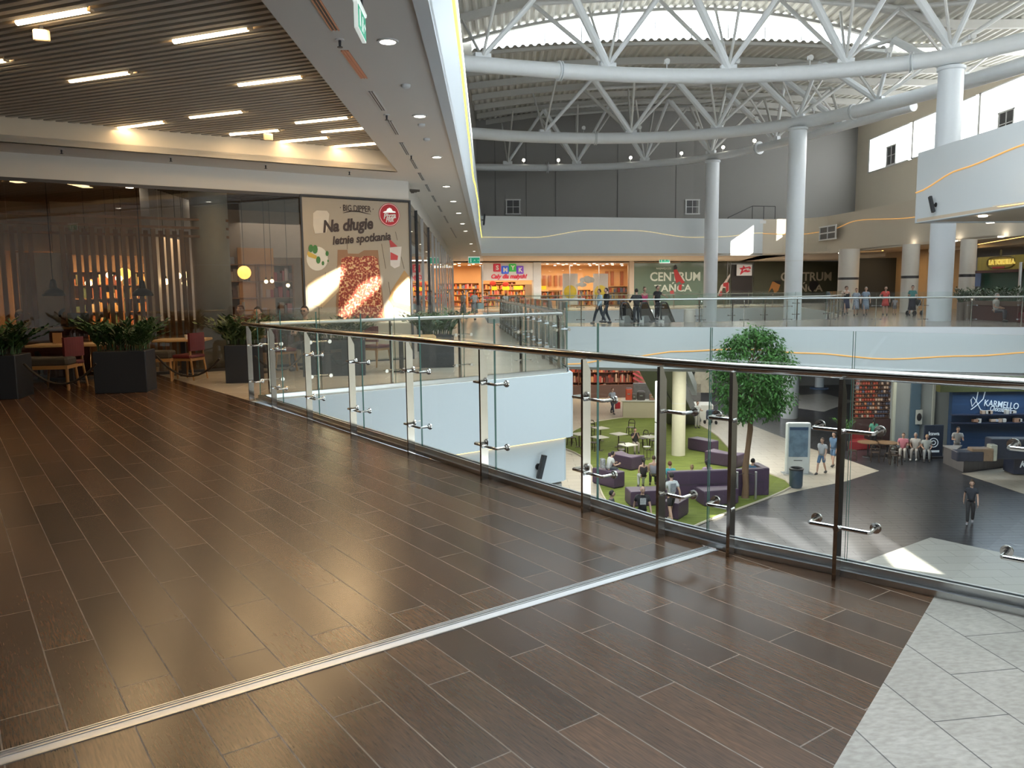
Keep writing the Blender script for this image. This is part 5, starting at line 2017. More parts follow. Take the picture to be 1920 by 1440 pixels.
for (px, py, s, lab) in ((1101, 525, .6, 'white cloud cut-out hanging in the toy shop window, upper right one'), (1090, 534, .42, 'white cloud cut-out hanging in the toy shop window, lower left one')):
    p = FP(px, py, .6)
    m = MB()
    for dx, dz, r in ((-.8, 0, .5), (0, .12, .7), (.75, 0, .55), (.2, -.15, .5)):
        m.ball((dx * s, 0, dz * s), r * s, 10, 6, (1, .12, .8))
    solo('cloud_decoration', m, CLOUD, lab, 'decoration', tuple(p), FRZ, smooth=True)
TOY = [(.55, .12, .04), (.65, .35, .10), (.45, .05, .05), (.30, .10, .05), (.6, .45, .2), (.15, .2, .35), (.6, .25, .25)]
for k, (px, d, w_, h) in enumerate(((870, 7, 3, 2.4), (895, 5, 2, 1.5), (925, 6.5, 2.2, 2.3), (945, 7.4, 2.4, 2.5), (968, 6.5, 1.8, 2.2), (1030, 3.5, 2.0, 1.5), (1048, 4.6, 2.4, 1.6), (1086, 3.5, 2.2, 1.6), (1106, 4.6, 2.2, 1.5), (1150, 2.2, 2.8, 1.9), (1166, 3.6, 2.4, 1.9))):
    p = FP(px, 560, d)
    shelf_unit((p.x, p.y, 0), FRZ, w_, h, .5, 3 if h < 2 else 4, 'toy shelf, number %s from the left in the toy shop' % ['one', 'two', 'three', 'four', 'five', 'six', 'seven', 'eight', 'nine', 'ten', 'eleven'][k], TOY, WARMW, seed=70 + k, group='toy shop shelves')
# tall dark brown display bars on the back wall
for k, px in enumerate((1020, 1031, 1042, 1052, 1138, 1148, 1166)):
    p = FP(px, 510, 8.7)
    solo('wall_bar', MB().box((0, 0, 0), (.32, .12, 1.5 if px > 1100 else 1.1)), mat('bar_brown', (.28, .10, .04), .5), 'tall brown display strip on the toy shop back wall', 'display', (p.x, p.y, 2.55 + .2 * (px > 1100)), FRZ, 'brown strips on the toy shop back wall')
# cash desk and glass barrier posts before the toy shop
p = FP(905, 583, -.5)
solo('entrance_post', MB().lathe([(.10, 0), (.10, 2.5), (.12, 2.6), (.12, 3.9)], (0, 0, 0), 14), mat('post_chrome', (.75, .74, .72), .25, .6), 'shiny round post at the left jamb of the toy shop entrance', 'post', (p.x, p.y, 0), smooth=True)
p = FP(918, 585, 1.0)
t = thing('sales_table', 'white-topped sales table with red and purple goods in the toy shop entrance', 'table', (p.x, p.y, 0), FRZ)
put('tabletop', MB().box((0, 0, .8), (1.6, .8, .06)), CLOUD, t)
for sx in (-.7, .7):
    for sy in (-.3, .3):
        put('leg', MB().box((sx, sy, .39), (.06, .06, .78)), SATIN, t)
solo('toy_pile', MB().bbox((-.35, 0, .16), (.55, .5, .32), .08).bbox((.3, 0, .13), (.5, .5, .26), .08), mat('toy_red', (.5, .06, .08), .5, var=.5, scale=4), 'pile of red and purple toys on the white sales table', 'toys', (p.x, p.y, .835), FRZ, kind='stuff')

# dance school: dark green glass with white letters
GREENG = mat('green_glass', (0.15, 0.21, 0.165), .12, var=.12, scale=.6)
DARKG = mat('dark_green_glass', (0.075, 0.08, 0.055), .12, var=.15, scale=.6)
fpanel('wall_dance_front', 1187, 491, 1342, 592, GREENG, 'dark green window wall of the dance school left of the third column', 'shop front', 0, .15, 'structure', to_floor=True)
fpanel('wall_dance_front', 1342, 490, 1484, 592, DARKG, 'darker green front of the dance school between the two columns', 'shop front', 0, .15, 'structure', to_floor=True)
fpanel('wall_dance_front', 1484, 490, 1584, 592, DARKG, 'dark front of the dance school right of the middle column', 'shop front', 0, .15, 'structure', to_floor=True)
LW = mat('letter_mint', (.55, .60, .52), .5, emit=.05, ecol=(.5, .56, .48))
LWD = mat('letter_cream', (.46, .42, .32), .5)


def dance_sign(px0, px1, label, m_, small=True):
    c = FP((px0 + px1) / 2, 530, -.1)
    t = thing('shop_sign', label, 'sign', tuple(c), FRZ)
    wd_ = (FP(px1, 530) - FP(px0, 530)).length

    def line(body, pya, pyb, pxa, pxb, bold):
        a, b = FP(pxa, (pya + pyb) / 2, -.1), FP(pxb, (pya + pyb) / 2, -.1)
        h = FP(pxa, pya, -.1).z - FP(pxa, pyb, -.1).z
        me = textmesh(body, 1, m_, .01, 'CENTER', bold)
        xs = [v.co.x for v in me.vertices]
        ys = [v.co.y for v in me.vertices]
        kx = (b - a).length / (max(xs) - min(xs))
        ky = h / (max(ys) - min(ys))
        for v in me.vertices:
            v.co.x = (v.co.x - (max(xs) + min(xs)) / 2) * kx
            v.co.y = (v.co.y - (max(ys) + min(ys)) / 2) * ky
        me.name = 'lettering'
        o = bpy.data.objects.new('lettering', me)
        C.objects.link(o)
        bpy.context.view_layer.update()
        frame(o, (a + b) / 2, (fd.x, fd.y, 0))
        mw = o.matrix_world.copy()
        o.parent = t
        o.matrix_parent_inverse = t.matrix_world.inverted()
        o.matrix_world = mw
    k = (px1 - px0) / 95.0
    line('NAJWIĘKSZE', 501.5, 506, px0 + 12 * k, px0 + 40 * k, .005)
    line('CENTRUM', 510, 527, px0, px1, .02)
    line('TAŃCA', 529, 547, px0 + 8 * k, px1 - 16 * k, .02)
    return t


dance_sign(1219, 1313, 'large pale lettering on the green dance school window left of the third column', LW)
dance_sign(1464, 1559, 'large cream lettering on the dark dance school front behind the middle column', LWD)
# dancer pictures: cut-out figures printed on the glass
DSK = mat('dancer_skin', (.50, .30, .20), .5)


def cutout(parts, label, d=-.12):
    xs = [x for pts, _ in parts for x, y in pts]
    ys = [y for pts, _ in parts for x, y in pts]
    c = FP(sum(xs) / len(xs), sum(ys) / len(ys), d)
    t = thing('dancer_print', label, 'window picture', tuple(c), 0)
    for i, (pts, m_) in enumerate(parts):
        q = [FP(x, y, d - .012 * i) - c for x, y in pts]
        put('print_shape', MB().extr(q, Vector((-fn.x, -fn.y, 0)) * .01), m_, t)


DRED = mat('dancer_red', (.40, .03, .03), .5)
DBLK = mat('dancer_black', (.02, .02, .022), .5)
DWHT = mat('dancer_white', (.62, .55, .48), .5)
cutout([([(1263, 499), (1267, 496), (1270, 502), (1267, 508), (1263, 506)], DBLK), ([(1263, 506), (1269, 505), (1274, 514), (1280, 524), (1284, 530), (1278, 532), (1274, 527), (1268, 531), (1265, 520)], DRED), ([(1273, 534), (1279, 533), (1277, 545), (1272, 543)], DRED), ([(1256, 546), (1263, 544), (1264, 551), (1257, 552)], DRED)], 'dancer in red printed over the green window lettering')
cutout([([(1345, 554), (1352, 535), (1358, 529), (1365, 518), (1369, 513), (1369, 518), (1362, 531), (1367, 531), (1367, 546), (1362, 551), (1360, 540), (1355, 540), (1351, 555)], DWHT), ([(1347, 554), (1352, 544), (1355, 552), (1352, 556)], DRED), ([(1356, 531), (1366, 529), (1366, 545), (1361, 549), (1361, 538), (1356, 537)], DRED)], 'bending dancer in red and white printed on the dark window right of the third column')
cutout([([(1440, 549), (1448, 528), (1458, 528), (1463, 534), (1459, 545), (1452, 551), (1448, 540)], mat('dancer_orange', (.45, .20, .06), .5)), ([(1450, 527), (1466, 526), (1463, 534), (1456, 531)], DBLK)], 'orange figure printed on the dark window left of the middle column')
cutout([([(1518, 530), (1524, 526), (1532, 527), (1536, 533), (1530, 540), (1526, 545), (1524, 552), (1521, 545), (1517, 538)], DBLK)], 'black curly head printed over the cream lettering')
# white board with a red mark
a, b = FP(1381, 517, -.3), FP(1410, 496, -.3)
c = (a + b) / 2
w_, h_ = (Vector((b.x, b.y)) - Vector((a.x, a.y))).length, b.z - a.z
t = thing('shop_sign', 'white sign board with a red star-like emblem above the dance school door', 'sign', tuple(c), FRZ)
put('board', MB().bbox((0, 0, 0), (w_, .12, h_), .03), mat('board_white', (.62, .60, .56), .4, emit=.15), t)
EM = mat('emblem_red', (.55, .02, .04), .4, emit=.15, ecol=(.6, .02, .04))
k = w_ / 190.0
pts = [(-70, 20), (-25, 28), (-18, 52), (5, 28), (60, 40), (80, 22), (62, 8), (20, 12), (30, -4), (60, -2), (72, -14), (40, -24), (-10, -20), (-40, -42), (-58, -52), (-48, -20), (-38, 2)]
put('emblem', MB().extr([(x * k, -.065, y * k) for x, y in pts], (0, -.02, 0)), EM, t)
put('emblem_gap', MB().extr([(x * k, -.09, y * k) for x, y in ((-20, 8), (40, 22), (58, 24), (50, 16), (0, 4), (-22, -12))], (0, -.01, 0)), mat('board_white', (.62, .60, .56), .4), t)
for px in (1363, 1369, 1412):
    fpanel('door_frame', px - 1.2, 491, px + 1.2, 590, SATIN, 'pale upright of the dance school door%s' % {1363: ', left one', 1369: ', second one', 1412: ' right of the white sign'}[px], 'door frame', -.1, .08, 'structure', to_floor=True)
fpanel('wall_door_shade', 1370, 496, 1411, 592, mat('door_shade', (.025, .02, .018), .5), 'dark sheet standing for the shade in the dance school doorway', 'doorway', -.085, .02, 'structure', to_floor=True)  # thin dark panel, doorway shade put into its colour

# right-hand gallery: back walls and the yellow snack-bar front
BW = mat('gallery_back', (.34, .24, .14), .6, var=.08)
gp = [FP(1584, 540), DY(1660, 540, 64), DY(1735, 540, 58), DY(1800, 540, 56)]
m = MB()
band(m, [(p.x, p.y) for p in gp], 0, ZC, .3)
struct('wall_gallery', m, BW, 'dim brown back wall of the right-hand gallery', 'wall')
a = DY(1615, 540, 69)
solo('dark_shop_front', MB().box((0, 0, 1.9), (6.5, .2, 3.8)), mat('front_dark', (.02, .02, .017), .7), 'dark closed shop front between two cream columns', 'shop front', (a.x - .2, a.y - 6.5, 0), FRZ - .4)
lamp('AREA', (27.5, 57, 4.1), 170, (1, .66, .30), (.6, 9), (0, 0, -.1))
m = MB()
COVE = mat('cove_warm', (1, .7, .3), .5, emit=3.0, ecol=(1, .58, .18))
for (px0, py0, px1, py1, lab) in ((1612, 472, 1655, 470, 'short glowing ceiling trough right of the first cream column'), (1832, 458, 1925, 442, 'long glowing ceiling trough above the yellow snack bar'), (1870, 387, 1925, 380, 'glowing ceiling trough beneath the nearer right fascia'), (1788, 470, 1812, 467, 'short glowing trough left of the third cream column')):
    A, B = G(px0, py0, ZC - .02), G(px1, py1, ZC - .02)
    if px0 == 1870:
        A, B = G(px0, py0, ZC - .02), G(px1 + 30, py1 - 5, ZC - .02)
    c = (A + B) / 2
    t = thing('cove_trough', lab, 'ceiling light', tuple(c), math.atan2(B.y - A.y, B.x - A.x))
    Lq = (B - A).length
    put('diffuser', MB().box((0, 0, 0), (Lq, .22, .03)), COVE, t)
    put('frame', MB().box((0, .14, 0), (Lq, .06, .05)).box((0, -.14, 0), (Lq, .06, .05)), BEIGE, t)
for px, py, lab in ((1843, 404, 'round downlight under the nearer right fascia, left one'), (1857, 416, 'round downlight under the nearer right fascia, second one'), (1906, 452, 'round downlight above the yellow snack bar'), (1707, 459, 'round light at the top of the cream column by the thick column'), (1790, 451, 'round light at the edge of the right soffit beside the thick column'), (1576, 474, 'round light at the top of the first cream column'), (1877, 443, 'small round light at the soffit edge over the snack bar')):
    p = G(px, py, ZC)
    solo('downlight', MB().lathe([(.16, 0), (.15, -.05)], (0, 0, 0), 14), GLOW, lab, 'ceiling light', (p.x, p.y, ZC), group='downlights of the right gallery')
# snack bar
Y0, Y1 = DY(1832, 500, 44.0), DY(1960, 495, 38.5)
yd = (Vector((Y1.x, Y1.y)) - Vector((Y0.x, Y0.y))).normalized()
YRZ = math.atan2(yd.y, yd.x)


def YP(px, py, d=0.0):
    n = Vector((-yd.y, yd.x)) * d
    return VPn(px, py, (Y0.x + n.x, Y0.y + n.y), (Y1.x + n.x, Y1.y + n.y))


def ylocal(p, o):
    q = p - Vector(o)
    return (q.x * yd.x + q.y * yd.y, -q.x * yd.y + q.y * yd.x, q.z)


YM = mat('yellow_boards', (.42, .31, .05), .5, var=.3, scale=1.2, stretch=(5, 5, .1))
o = tuple(YP(1832, 508))
t = thing('snack_bar', 'yellow boarded snack bar front with an oval gold sign at right', 'shop front', o, YRZ)
a, b = ylocal(YP(1832, 508), o), ylocal(YP(1960, 474), o)
put('yellow_board', MB().box(((a[0] + b[0]) / 2, .1, (a[2] + b[2]) / 2), (b[0] - a[0], .2, b[2] - a[2])), YM, t)
put('dark_edge', MB().box(((a[0] + b[0]) / 2, .05, a[2] - .06), (b[0] - a[0], .3, .14)), mat('maroon_edge', (.08, .02, .015), .5), t)
GOLDL = mat('sign_gold', (.75, .58, .16), .3, .2, emit=.5, ecol=(.9, .65, .12))
c = ylocal(YP(1877, 492), o)
hw = (ylocal(YP(1902, 492), o)[0] - ylocal(YP(1851, 492), o)[0]) / 2
hh = (ylocal(YP(1877, 481), o)[2] - ylocal(YP(1877, 503), o)[2]) / 2
m = MB()
pts = []
for k in range(41):
    an = 2 * PI * k / 40
    x = hw * math.copysign(abs(math.cos(an)) ** .6, math.cos(an))
    z = hh * math.copysign(abs(math.sin(an)) ** .7, math.sin(an))
    pts.append((c[0] + x, -.03, c[2] + z))
m.tube(pts, .035, 5, cap=False)
m.tube([(c[0], -.03, c[2] + hh), (c[0], -.03, c[2] + hh + .35)], .05, 5)
put('sign_outline', m, mat('outline_brown', (.13, .09, .02), .5), t, smooth=True)
lettering('lettering', 'LA TORTILLA', .36, GOLDL, YP(1878, 491.5, -.05), (yd.x, yd.y, 0), t, .03, .012)
p = YP(1872, 501.5, -.05)
put('sign_foot', MB().box(ylocal(p, o), (1.0, .04, .10)), RED, t)
# its counter opening, green board, greenery and seats
o2_ = YP(1900, 530, .6)
solo('menu_wall', MB().box((0, 0, 1.35), (5.5, .1, 2.7)), mat('green_board', (.03, .10, .065), .5, var=.1), 'dark green board wall behind the snack bar greenery', 'wall panel', (o2_.x, o2_.y, 0), YRZ)
p = YP(1834, 524, .3)
solo('blue_notice', MB().box((0, 0, 0), (.5, .04, .75)), mat('notice_blue', (.12, .18, .34), .5), 'small blue notice at the left of the green board', 'notice', tuple(p), YRZ)
p = YP(1913, 528, -.2)
solo('flue_pipe', MB().tube([(0, 0, 0), (0, 0, 2.75)], .09, 10), SATIN, 'pale upright pipe before the green board', 'pipe', (p.x, p.y, 0), smooth=True)
p = DY(1860, 560, 37.5)
t = thing('planter_trough', 'long raised trough of dark foliage before the snack bar', 'planter', (p.x, p.y, 0), YRZ)
put('box', MB().bbox((0, 0, .35), (4.6, .5, .7), .02), mat('trough_maroon', (.10, .035, .03), .6), t)
put('shelf', MB().box((0, 0, .80), (4.6, .6, .2)), mat('trough_brown', (.16, .10, .07), .6), t)
put('foliage', stems_foliage(31, 80, .75, 2.1, .22, .9, .2, .07, 9), LEAF, t).location = (0, 0, .88)
p = DY(1890, 575, 36.5)
solo('sofa_bench', MB().bbox((0, 0, .22), (2.6, .7, .44), .06).bbox((0, .3, .55), (2.6, .18, .5), .06), mat('sofa_wine', (.15, .025, .03), .6), 'wine-red sofa bench below the foliage trough', 'sofa', (p.x, p.y - .7, 0), YRZ)
for k, (px, s, lab) in enumerate(((1800, 1.0, 'left one of two tall grey bin-like planters right of the thick column'), (1813, 1.05, 'right one of two tall grey bin-like planters right of the thick column'))):
    p = G(px, 600.5, 0)
    t = thing('tall_planter', lab, 'planter', (p.x, p.y, 0), 0)
    put('pot', MB().lathe([(.15, 0), (.17, .8 * s), (.18, .84 * s), (.15, .84 * s)], (0, 0, 0), 16), mat('pot_taupe', (.22, .18, .15), .5), t, smooth=True)
    put('foliage', stems_foliage(50 + k, 14, .55, .1, .1, .7, .22, .06, 7), LEAF, t).location = (0, 0, .84 * s)
# folding sign in front of the thick column
p = G(1757, 601, 0)
t = thing('folding_sign', 'black A-frame folding sign standing before the thick column', 'sign', (p.x, p.y - .35, 0), 0)
for sx in (-1, 1):
    put('frame_leg', MB().tube([(sx * .08, 0, .98), (sx * .40, 0, .02)], .03, 6), BLACK, t)
    put('frame_leg', MB().tube([(sx * .06, .10, .98), (sx * .18, .25, .02)], .025, 6), BLACK, t)
put('cross_bar', MB().box((0, 0, .62), (.36, .03, .05)).box((0, 0, .28), (.56, .03, .05)).box((0, 0, 1.0), (.2, .08, .05)), BLACK, t)
# white round bin on the bridge
p = G(1300, 605, 0)
solo('bin', MB().lathe([(.26, 0), (.28, .05), (.28, .6), (.24, .62)], (0, 0, 0), 20), mat('bin_cream', (.70, .66, .58), .5), 'short round cream bin standing at the back of the bridge', 'bin', (p.x, p.y + .8, 0), smooth=True)

# escalators: three dark handrail loops with their balustrades, going down from the bridge
ESC = mat('escalator_panel', (.50, .54, .54), .3, .5, var=.1)
ed = Vector((.40, .917, 0))
for k, (px, lab) in enumerate(((1166, 'left escalator balustrade with black handrail at the back of the bridge'), (1203, 'middle escalator balustrade with black handrail at the back of the bridge'), (1241, 'right escalator balustrade with black handrail at the back of the bridge'))):
    p = G(px, 605, 0)
    t = thing('escalator_balustrade', lab, 'escalator', (p.x, p.y + .3, 0), math.atan2(ed.y, ed.x), 'escalator balustrades')
    top = [(.25, .95), (1.0, .95), (1.6, .85), (9.0, -3.4)]
    pts = [(.15, 0, .12), (0, 0, .3), (-.05, 0, .55), (0, 0, .8), (.2, 0, .96), (.9, 0, .97), (1.3, 0, .9), (9.0, 0, -3.35)]
    put('handrail', MB().tube(pts, .042, 8), BLACK, t, smooth=True)
    m = MB().extr([(.15, -.01, .1), (.05, -.01, .5), (.25, -.01, .9), (1.2, -.01, .86), (9, -.01, -3.45), (9, -.01, -4.1), (1.0, -.01, .1)], (0, .02, 0))
    put('side_panel', m, PANE, t)
    m = MB().extr([(.1, -.14, .0), (.15, -.14, .28), (1.0, -.14, .30), (9, -.14, -4.0), (9, -.14, -4.7), (1.4, -.14, -.25)], (0, .28, 0))
    put('skirt', m, ESC, t)
for k, off in enumerate((.5, 1.43)):
    p = G(1166 + 37 * k + 18, 605, 0)
    t = thing('escalator', ['left', 'right'][k] + ' flight of grooved escalator steps between the black handrails', 'escalator', (p.x, p.y + .3, 0), math.atan2(ed.y, ed.x))
    m = MB()
    for j in range(18):
        m.box((1.2 + j * .40, 0, -.1 - j * .23), (.40, .62, .23))
    put('step', m, mat('step_metal', (.30, .30, .30), .4, .4), t)
    m = MB().extr([(.3, -.45, -.3), (1.6, -.45, -.75), (11.8, -.45, -6.6), (11.8, -.45, -7.1 + .4), (10.5, -.45, -6.74), (.3, -.45, -.9)], (0, .9, 0))
    put('truss_casing', m, mat('casing_grey', (.20, .205, .205), .5), t)
# ================================================================== LOWER LEVEL


def GL(px, py, z=0.0):
    p = G(px, py, ZL + z)
    return p


DKW = tiles('lower_dark_planks', (0.050, 0.050, 0.057), (0.035, 0.035, 0.041), (0.022, 0.022, 0.026), 1.8, .3, .006, .28, coat=.1, bump=.05)  # plank colour carries the bluish reflection of the near glass
BGT = tiles('lower_beige_tiles', (0.48, 0.43, 0.35), (0.44, 0.39, 0.32), (.30, .27, .22), 1.2, .6, .008, .3, coat=.1, bump=.05)
GRT = tiles('lower_grey_tiles', (0.40, 0.39, 0.36), (0.36, 0.35, 0.33), (.25, .24, .22), 1.2, .6, .008, .32, bump=.05)
struct('floor', MB().prism([(-30, 0), (60, 0), (60, 95), (-30, 95)], ZL - .3, ZL), DKW, 'dark plank floor of the lower level', 'floor')


def lowpoly(pix, m_, label, dz=.008, name='floor', cat='floor', ground=0.0):
    pts = [GL(x, y) for x, y in pix]
    return struct(name, MB().prism([(p.x, p.y) for p in pts], ZL - .05, ZL + dz), m_, label, cat)


lowpoly([(1000, 748), (1225, 744), (1300, 752), (1340, 772), (1416, 800), (1520, 841), (1591, 863), (1648, 883), (1585, 903), (1500, 920), (1440, 935), (1400, 950), (1240, 1000), (1000, 1000), (700, 1000), (700, 748)], BGT, 'beige tile area of the lower floor around the green carpet')
lowpoly([(1745, 1008), (1640, 1046), (1560, 1080), (1480, 1200), (2000, 1200), (2000, 1064), (1866, 1034)], GRT, 'pale grey tile wedge of the lower floor at bottom right')
lowpoly([(1803, 888), (1860, 906), (1925, 928), (2050, 960), (2050, 860), (1925, 872)], BGT, 'beige tile wedge of the lower floor before the chocolate counter')
lowpoly([(1440, 757), (1500, 766), (1545, 772), (1600, 752), (1545, 738), (1480, 742)], GRT, 'pale tile diamond on the lower floor beyond the totem', .008)
CARPET = mat('grass_carpet', (0.135, 0.168, 0.026), .95, var=.55, scale=1.6, bump=.3, stretch=(1, 4, 1))
cp = [(1040, 838), (1085, 800), (1135, 787), (1225, 778), (1300, 792), (1340, 812), (1375, 850), (1420, 880), (1493, 909), (1462, 926), (1400, 950), (1330, 975), (1250, 1012), (1200, 1020), (1160, 975), (1132, 935), (1120, 905), (1105, 865), (1070, 845)]
pts = smooth_path([tuple(GL(x, y)[:2]) for x, y in cp + cp[:1]], 1)
solo('carpet', MB().prism([(p[0], p[1]) for p in pts[:-1]], ZL - .02, ZL + .02), CARPET, 'large lime-green grass-like carpet on the lower floor', 'carpet')
m = MB().tube([(p[0], p[1], ZL + .02) for p in pts], .05, 6)
solo('carpet_edging', m, mat('edging_beige', (.5, .44, .34), .5), 'thin pale edging round the green carpet', 'edging', smooth=True)

# far wall of the lower level: red market stalls, grey walls under the bridge
pa, pb = GL(1040, 748), GL(1225, 744)
lw = [(pa.x - 14, pa.y - 1), (pa.x, pa.y), (pb.x + 3, pb.y)]
m = MB()
band(m, [(lw[0][0], lw[0][1] + 4), (lw[2][0], lw[2][1] + 4), (lw[2][0] + 10, lw[2][1] + 6), (50, 70), (60, 50)], ZL, -.3, .3)
struct('wall_lower_back', m, mat('lower_grey', (.24, .235, .23), .6), 'grey back wall of the lower level', 'wall')
# ceilings over the lower level galleries
m = MB().prism([(-30, 18), (-4.2, 12.4), (1.0, 16.0), (-.7, 37), (2.4, 36), (9.9, 33.8), (20, 31.4), (45, 22), (60, 95), (-30, 95)], -2.4, -2.3)
LOWC = mat('lower_ceiling', (.50, .49, .46), .7)
hole = [(-1.0, 40.5), (1.0, 39.7), (9.0, 39.2), (15.8, 40.7), (19, 46.3), (21.3, 55), (23.5, 66), (15.8, 64), (-2, 59.6)]
m = MB()
m.prism([(-30, 18), (-4.2, 12.4), (1.0, 16.0), (-.7, 37), (-1.0, 40.5), (-2, 59.6), (-2, 95), (-30, 95)], -2.4, -2.3)
m.prism([(-.6, 37), (2.4, 36), (6.4, 34.6), (9.9, 33.8), (20, 31.4), (45, 22), (60, 40), (21, 46), (19, 46), (15.8, 40.7), (9, 39.2), (1, 39.7), (-1, 40.5)], -1.95, -1.85)
m.prism([(21, 46), (60, 40), (60, 95), (-2, 95), (-2, 59.6), (15.8, 64), (23.5, 66), (21.3, 55)], -2.0, -1.9)
struct('ceiling', m, LOWC, 'ceiling of the lower level under the gallery slabs', 'ceiling')
# red stalls
STALL = [(.55, .10, .05), (.45, .08, .06), (.6, .30, .15), (.25, .06, .05), (.6, .4, .3), (.12, .05, .04)]
p0, p1 = GL(1075, 747), GL(1196, 745)
ld = (Vector((p1.x, p1.y)) - Vector((p0.x, p0.y))).normalized()
LRZ = math.atan2(ld.y, ld.x)
for k, (px, w_, lab) in enumerate(((1077, 2.2, 'red and orange fashion shelf in the lower shop, at its left end'), (1118, 3.0, 'red and brown fashion display in the middle of the lower shop'), (1155, 3.0, 'brown fashion display with white panels in the lower shop'), (1180, 1.6, 'narrow red display at the right end of the lower shop'))):
    p = GL(px, 742)
    shelf_unit((p.x, p.y + 1.5, ZL), LRZ, w_ * .88, 4.2, .6, 5, lab, STALL, mat('stall_wood', (.25, .09, .05), .5, var=.2), seed=90 + k)
p = GL(1130, 745)
solo('shop_plinth', MB().box((0, 0, .5), (9.5, .3, 1.0)), mat('plinth_brown', (.13, .07, .055), .4), 'dark brown plinth along the foot of the lower red shop', 'plinth', (p.x - 1.2, p.y - .3, ZL), LRZ)
p = GL(1193, 742)
t = thing('lit_sign_post', 'lilac lit sign over a red striped panel at the corner of the lower shop', 'sign', (p.x, p.y, ZL), LRZ)
put('sign_box', MB().box((0, 0, 3.9), (1.1, .25, 1.3)), mat('lilac_glow', (.35, .15, .75), .4, emit=1.6, ecol=(.35, .14, .9)), t)
put('post', MB().box((0, .05, 1.8), (.3, .2, 3.6)), mat('stall_wood', (.25, .09, .05), .5), t)
m = MB()
for k in range(6):
    m.box((.15, -.1, 1.2 + k * .36), (1.0, .04, .14), M=Matrix.Rotation(.5, 3, 'Y'))
put('stripes', m, mat('stripe_red', (.5, .08, .10), .5), t)
p = GL(1207, 742)
solo('display_panel', MB().box((0, 0, 1.9), (2.2, .1, 3.6)), mat('panel_peach', (.50, .28, .16), .5, var=.35, scale=1.5), 'peach and green patterned display right of the lilac sign', 'panel', (p.x + .4, p.y + .4, ZL), LRZ)
lamp('AREA', (p.x - 5, p.y - 1.5, -2.5), 420, (1, .75, .5), (10, 2))
# cream column on the carpet and the slim white mast
p = GL(1274, 856)
t = column(p.x, p.y + .3, ZL, -1.9, .34, 'cream cylinder column standing on the green carpet', mat('cream_bright', (.66, .62, .47), .5), None, False)
p = GL(1233, 880)
t = thing('white_mast', 'slim tall white box mast left of the cream column', 'mast', (p.x, p.y, ZL), .2)
put('lower_case', MB().bbox((0, 0, 1.1), (.26, .22, 2.2), .02), WHITE, t)
put('upper_case', MB().bbox((0, 0, 3.2), (.26, .22, 1.9), .02), WHITE, t)
put('joint', MB().box((0, 0, 2.22), (.20, .18, .10)), DARK, t)
# coffee kiosk behind the carpet
p = GL(1205, 786)
KRZ = -.12
t = thing('coffee_kiosk', 'coffee kiosk with beige counters and dark machines behind the green carpet', 'kiosk', (p.x + 1.2, p.y + .6, ZL), KRZ)
KB = mat('kiosk_beige', (.48, .42, .30), .5, var=.04)
put('front_counter', MB().bbox((-.6, 0, .55), (3.6, .7, 1.1), .03), KB, t)
put('worktop', MB().box((-.6, 0, 1.13), (3.8, .85, .06)), mat('kiosk_top', (.60, .58, .52), .4), t)
put('side_counter', MB().bbox((2.2, -.3, .5), (2.2, 1.6, 1.0), .03), mat('kiosk_white', (.62, .60, .55), .4), t)
put('back_bar', MB().box((.6, 2.2, 1.0), (4.5, .5, 2.0)), mat('kiosk_back', (.16, .15, .14), .5, var=.3), t)
put('menu_board', MB().box((3.0, 2.0, 2.3), (1.2, .1, 1.8)), mat('menu_cream', (.42, .37, .28), .5, var=.3, scale=4), t)
KX, KY = p.x + 1.2, p.y + .6
for dx, dy, sz, c, lab, cat in ((-2.0, 0, (.42, .35, .75), (.50, .07, .03), 'orange-red coffee machine at the left end of the kiosk counter', 'coffee machine'), (-1.2, 0, (.5, .4, .55), (.06, .05, .045), 'dark espresso machine on the kiosk counter', 'coffee machine'), (-.5, .05, (.35, .3, .4), (.35, .20, .14), 'small brown grinder on the kiosk counter', 'grinder'), (-.02, .2, (.45, .4, .85), (.03, .03, .032), 'tall dark drinks machine in the middle of the kiosk counter', 'drinks machine'), (-1.65, .15, (.3, .3, .35), (.10, .09, .07), 'small dark jar rack on the kiosk counter', 'jar rack'), (1.1, .25, (.4, .35, .95), (.10, .04, .035), 'tall brown-red machine at the right of the kiosk counter', 'drinks machine'), (.55, .1, (.5, .45, .3), (.55, .54, .52), 'pale glass cake case on the kiosk counter', 'display case')):
    c_ = math.cos(KRZ)
    s_ = math.sin(KRZ)
    t2 = thing('counter_machine', lab, cat, (KX + dx * c_ - dy * s_, KY + dx * s_ + dy * c_, ZL + 1.16), KRZ)
    put('body', MB().bbox((0, 0, sz[2] / 2), sz, .05), mat('machine_%d' % int(c[0] * 100 + c[1] * 37), c, .4, var=.1), t2)
    put('spout', MB().box((0, -sz[1] / 2 - .04, sz[2] * .55), (sz[0] * .4, .10, .06)), SATIN, t2)
    put('top_tray', MB().box((0, 0, sz[2] + .02), (sz[0] * .8, sz[1] * .8, .03)), DARK, t2)

# cafe tables and bentwood chairs on the carpet
CT = mat('cafe_top', (.60, .57, .50), .35, var=.04)
CW = mat('bentwood_dark', (.045, .03, .022), .4)


def cafe_table(px, py, label, z=.75, s=.72):
    p = GL(px, py, z)
    t = thing('cafe_table', label, 'table', (p.x, p.y, ZL), .55, 'square cafe tables on the carpet')
    put('tabletop', MB().bbox((0, 0, z - .02), (s, s, .04), .01), CT, t)
    put('column', MB().tube([(0, 0, .02), (0, 0, z - .04)], .03, 8), CW, t, smooth=True)
    put('foot', MB().box((0, 0, .02), (.5, .06, .03)).box((0, 0, .02), (.06, .5, .03)), CW, t)
    return p


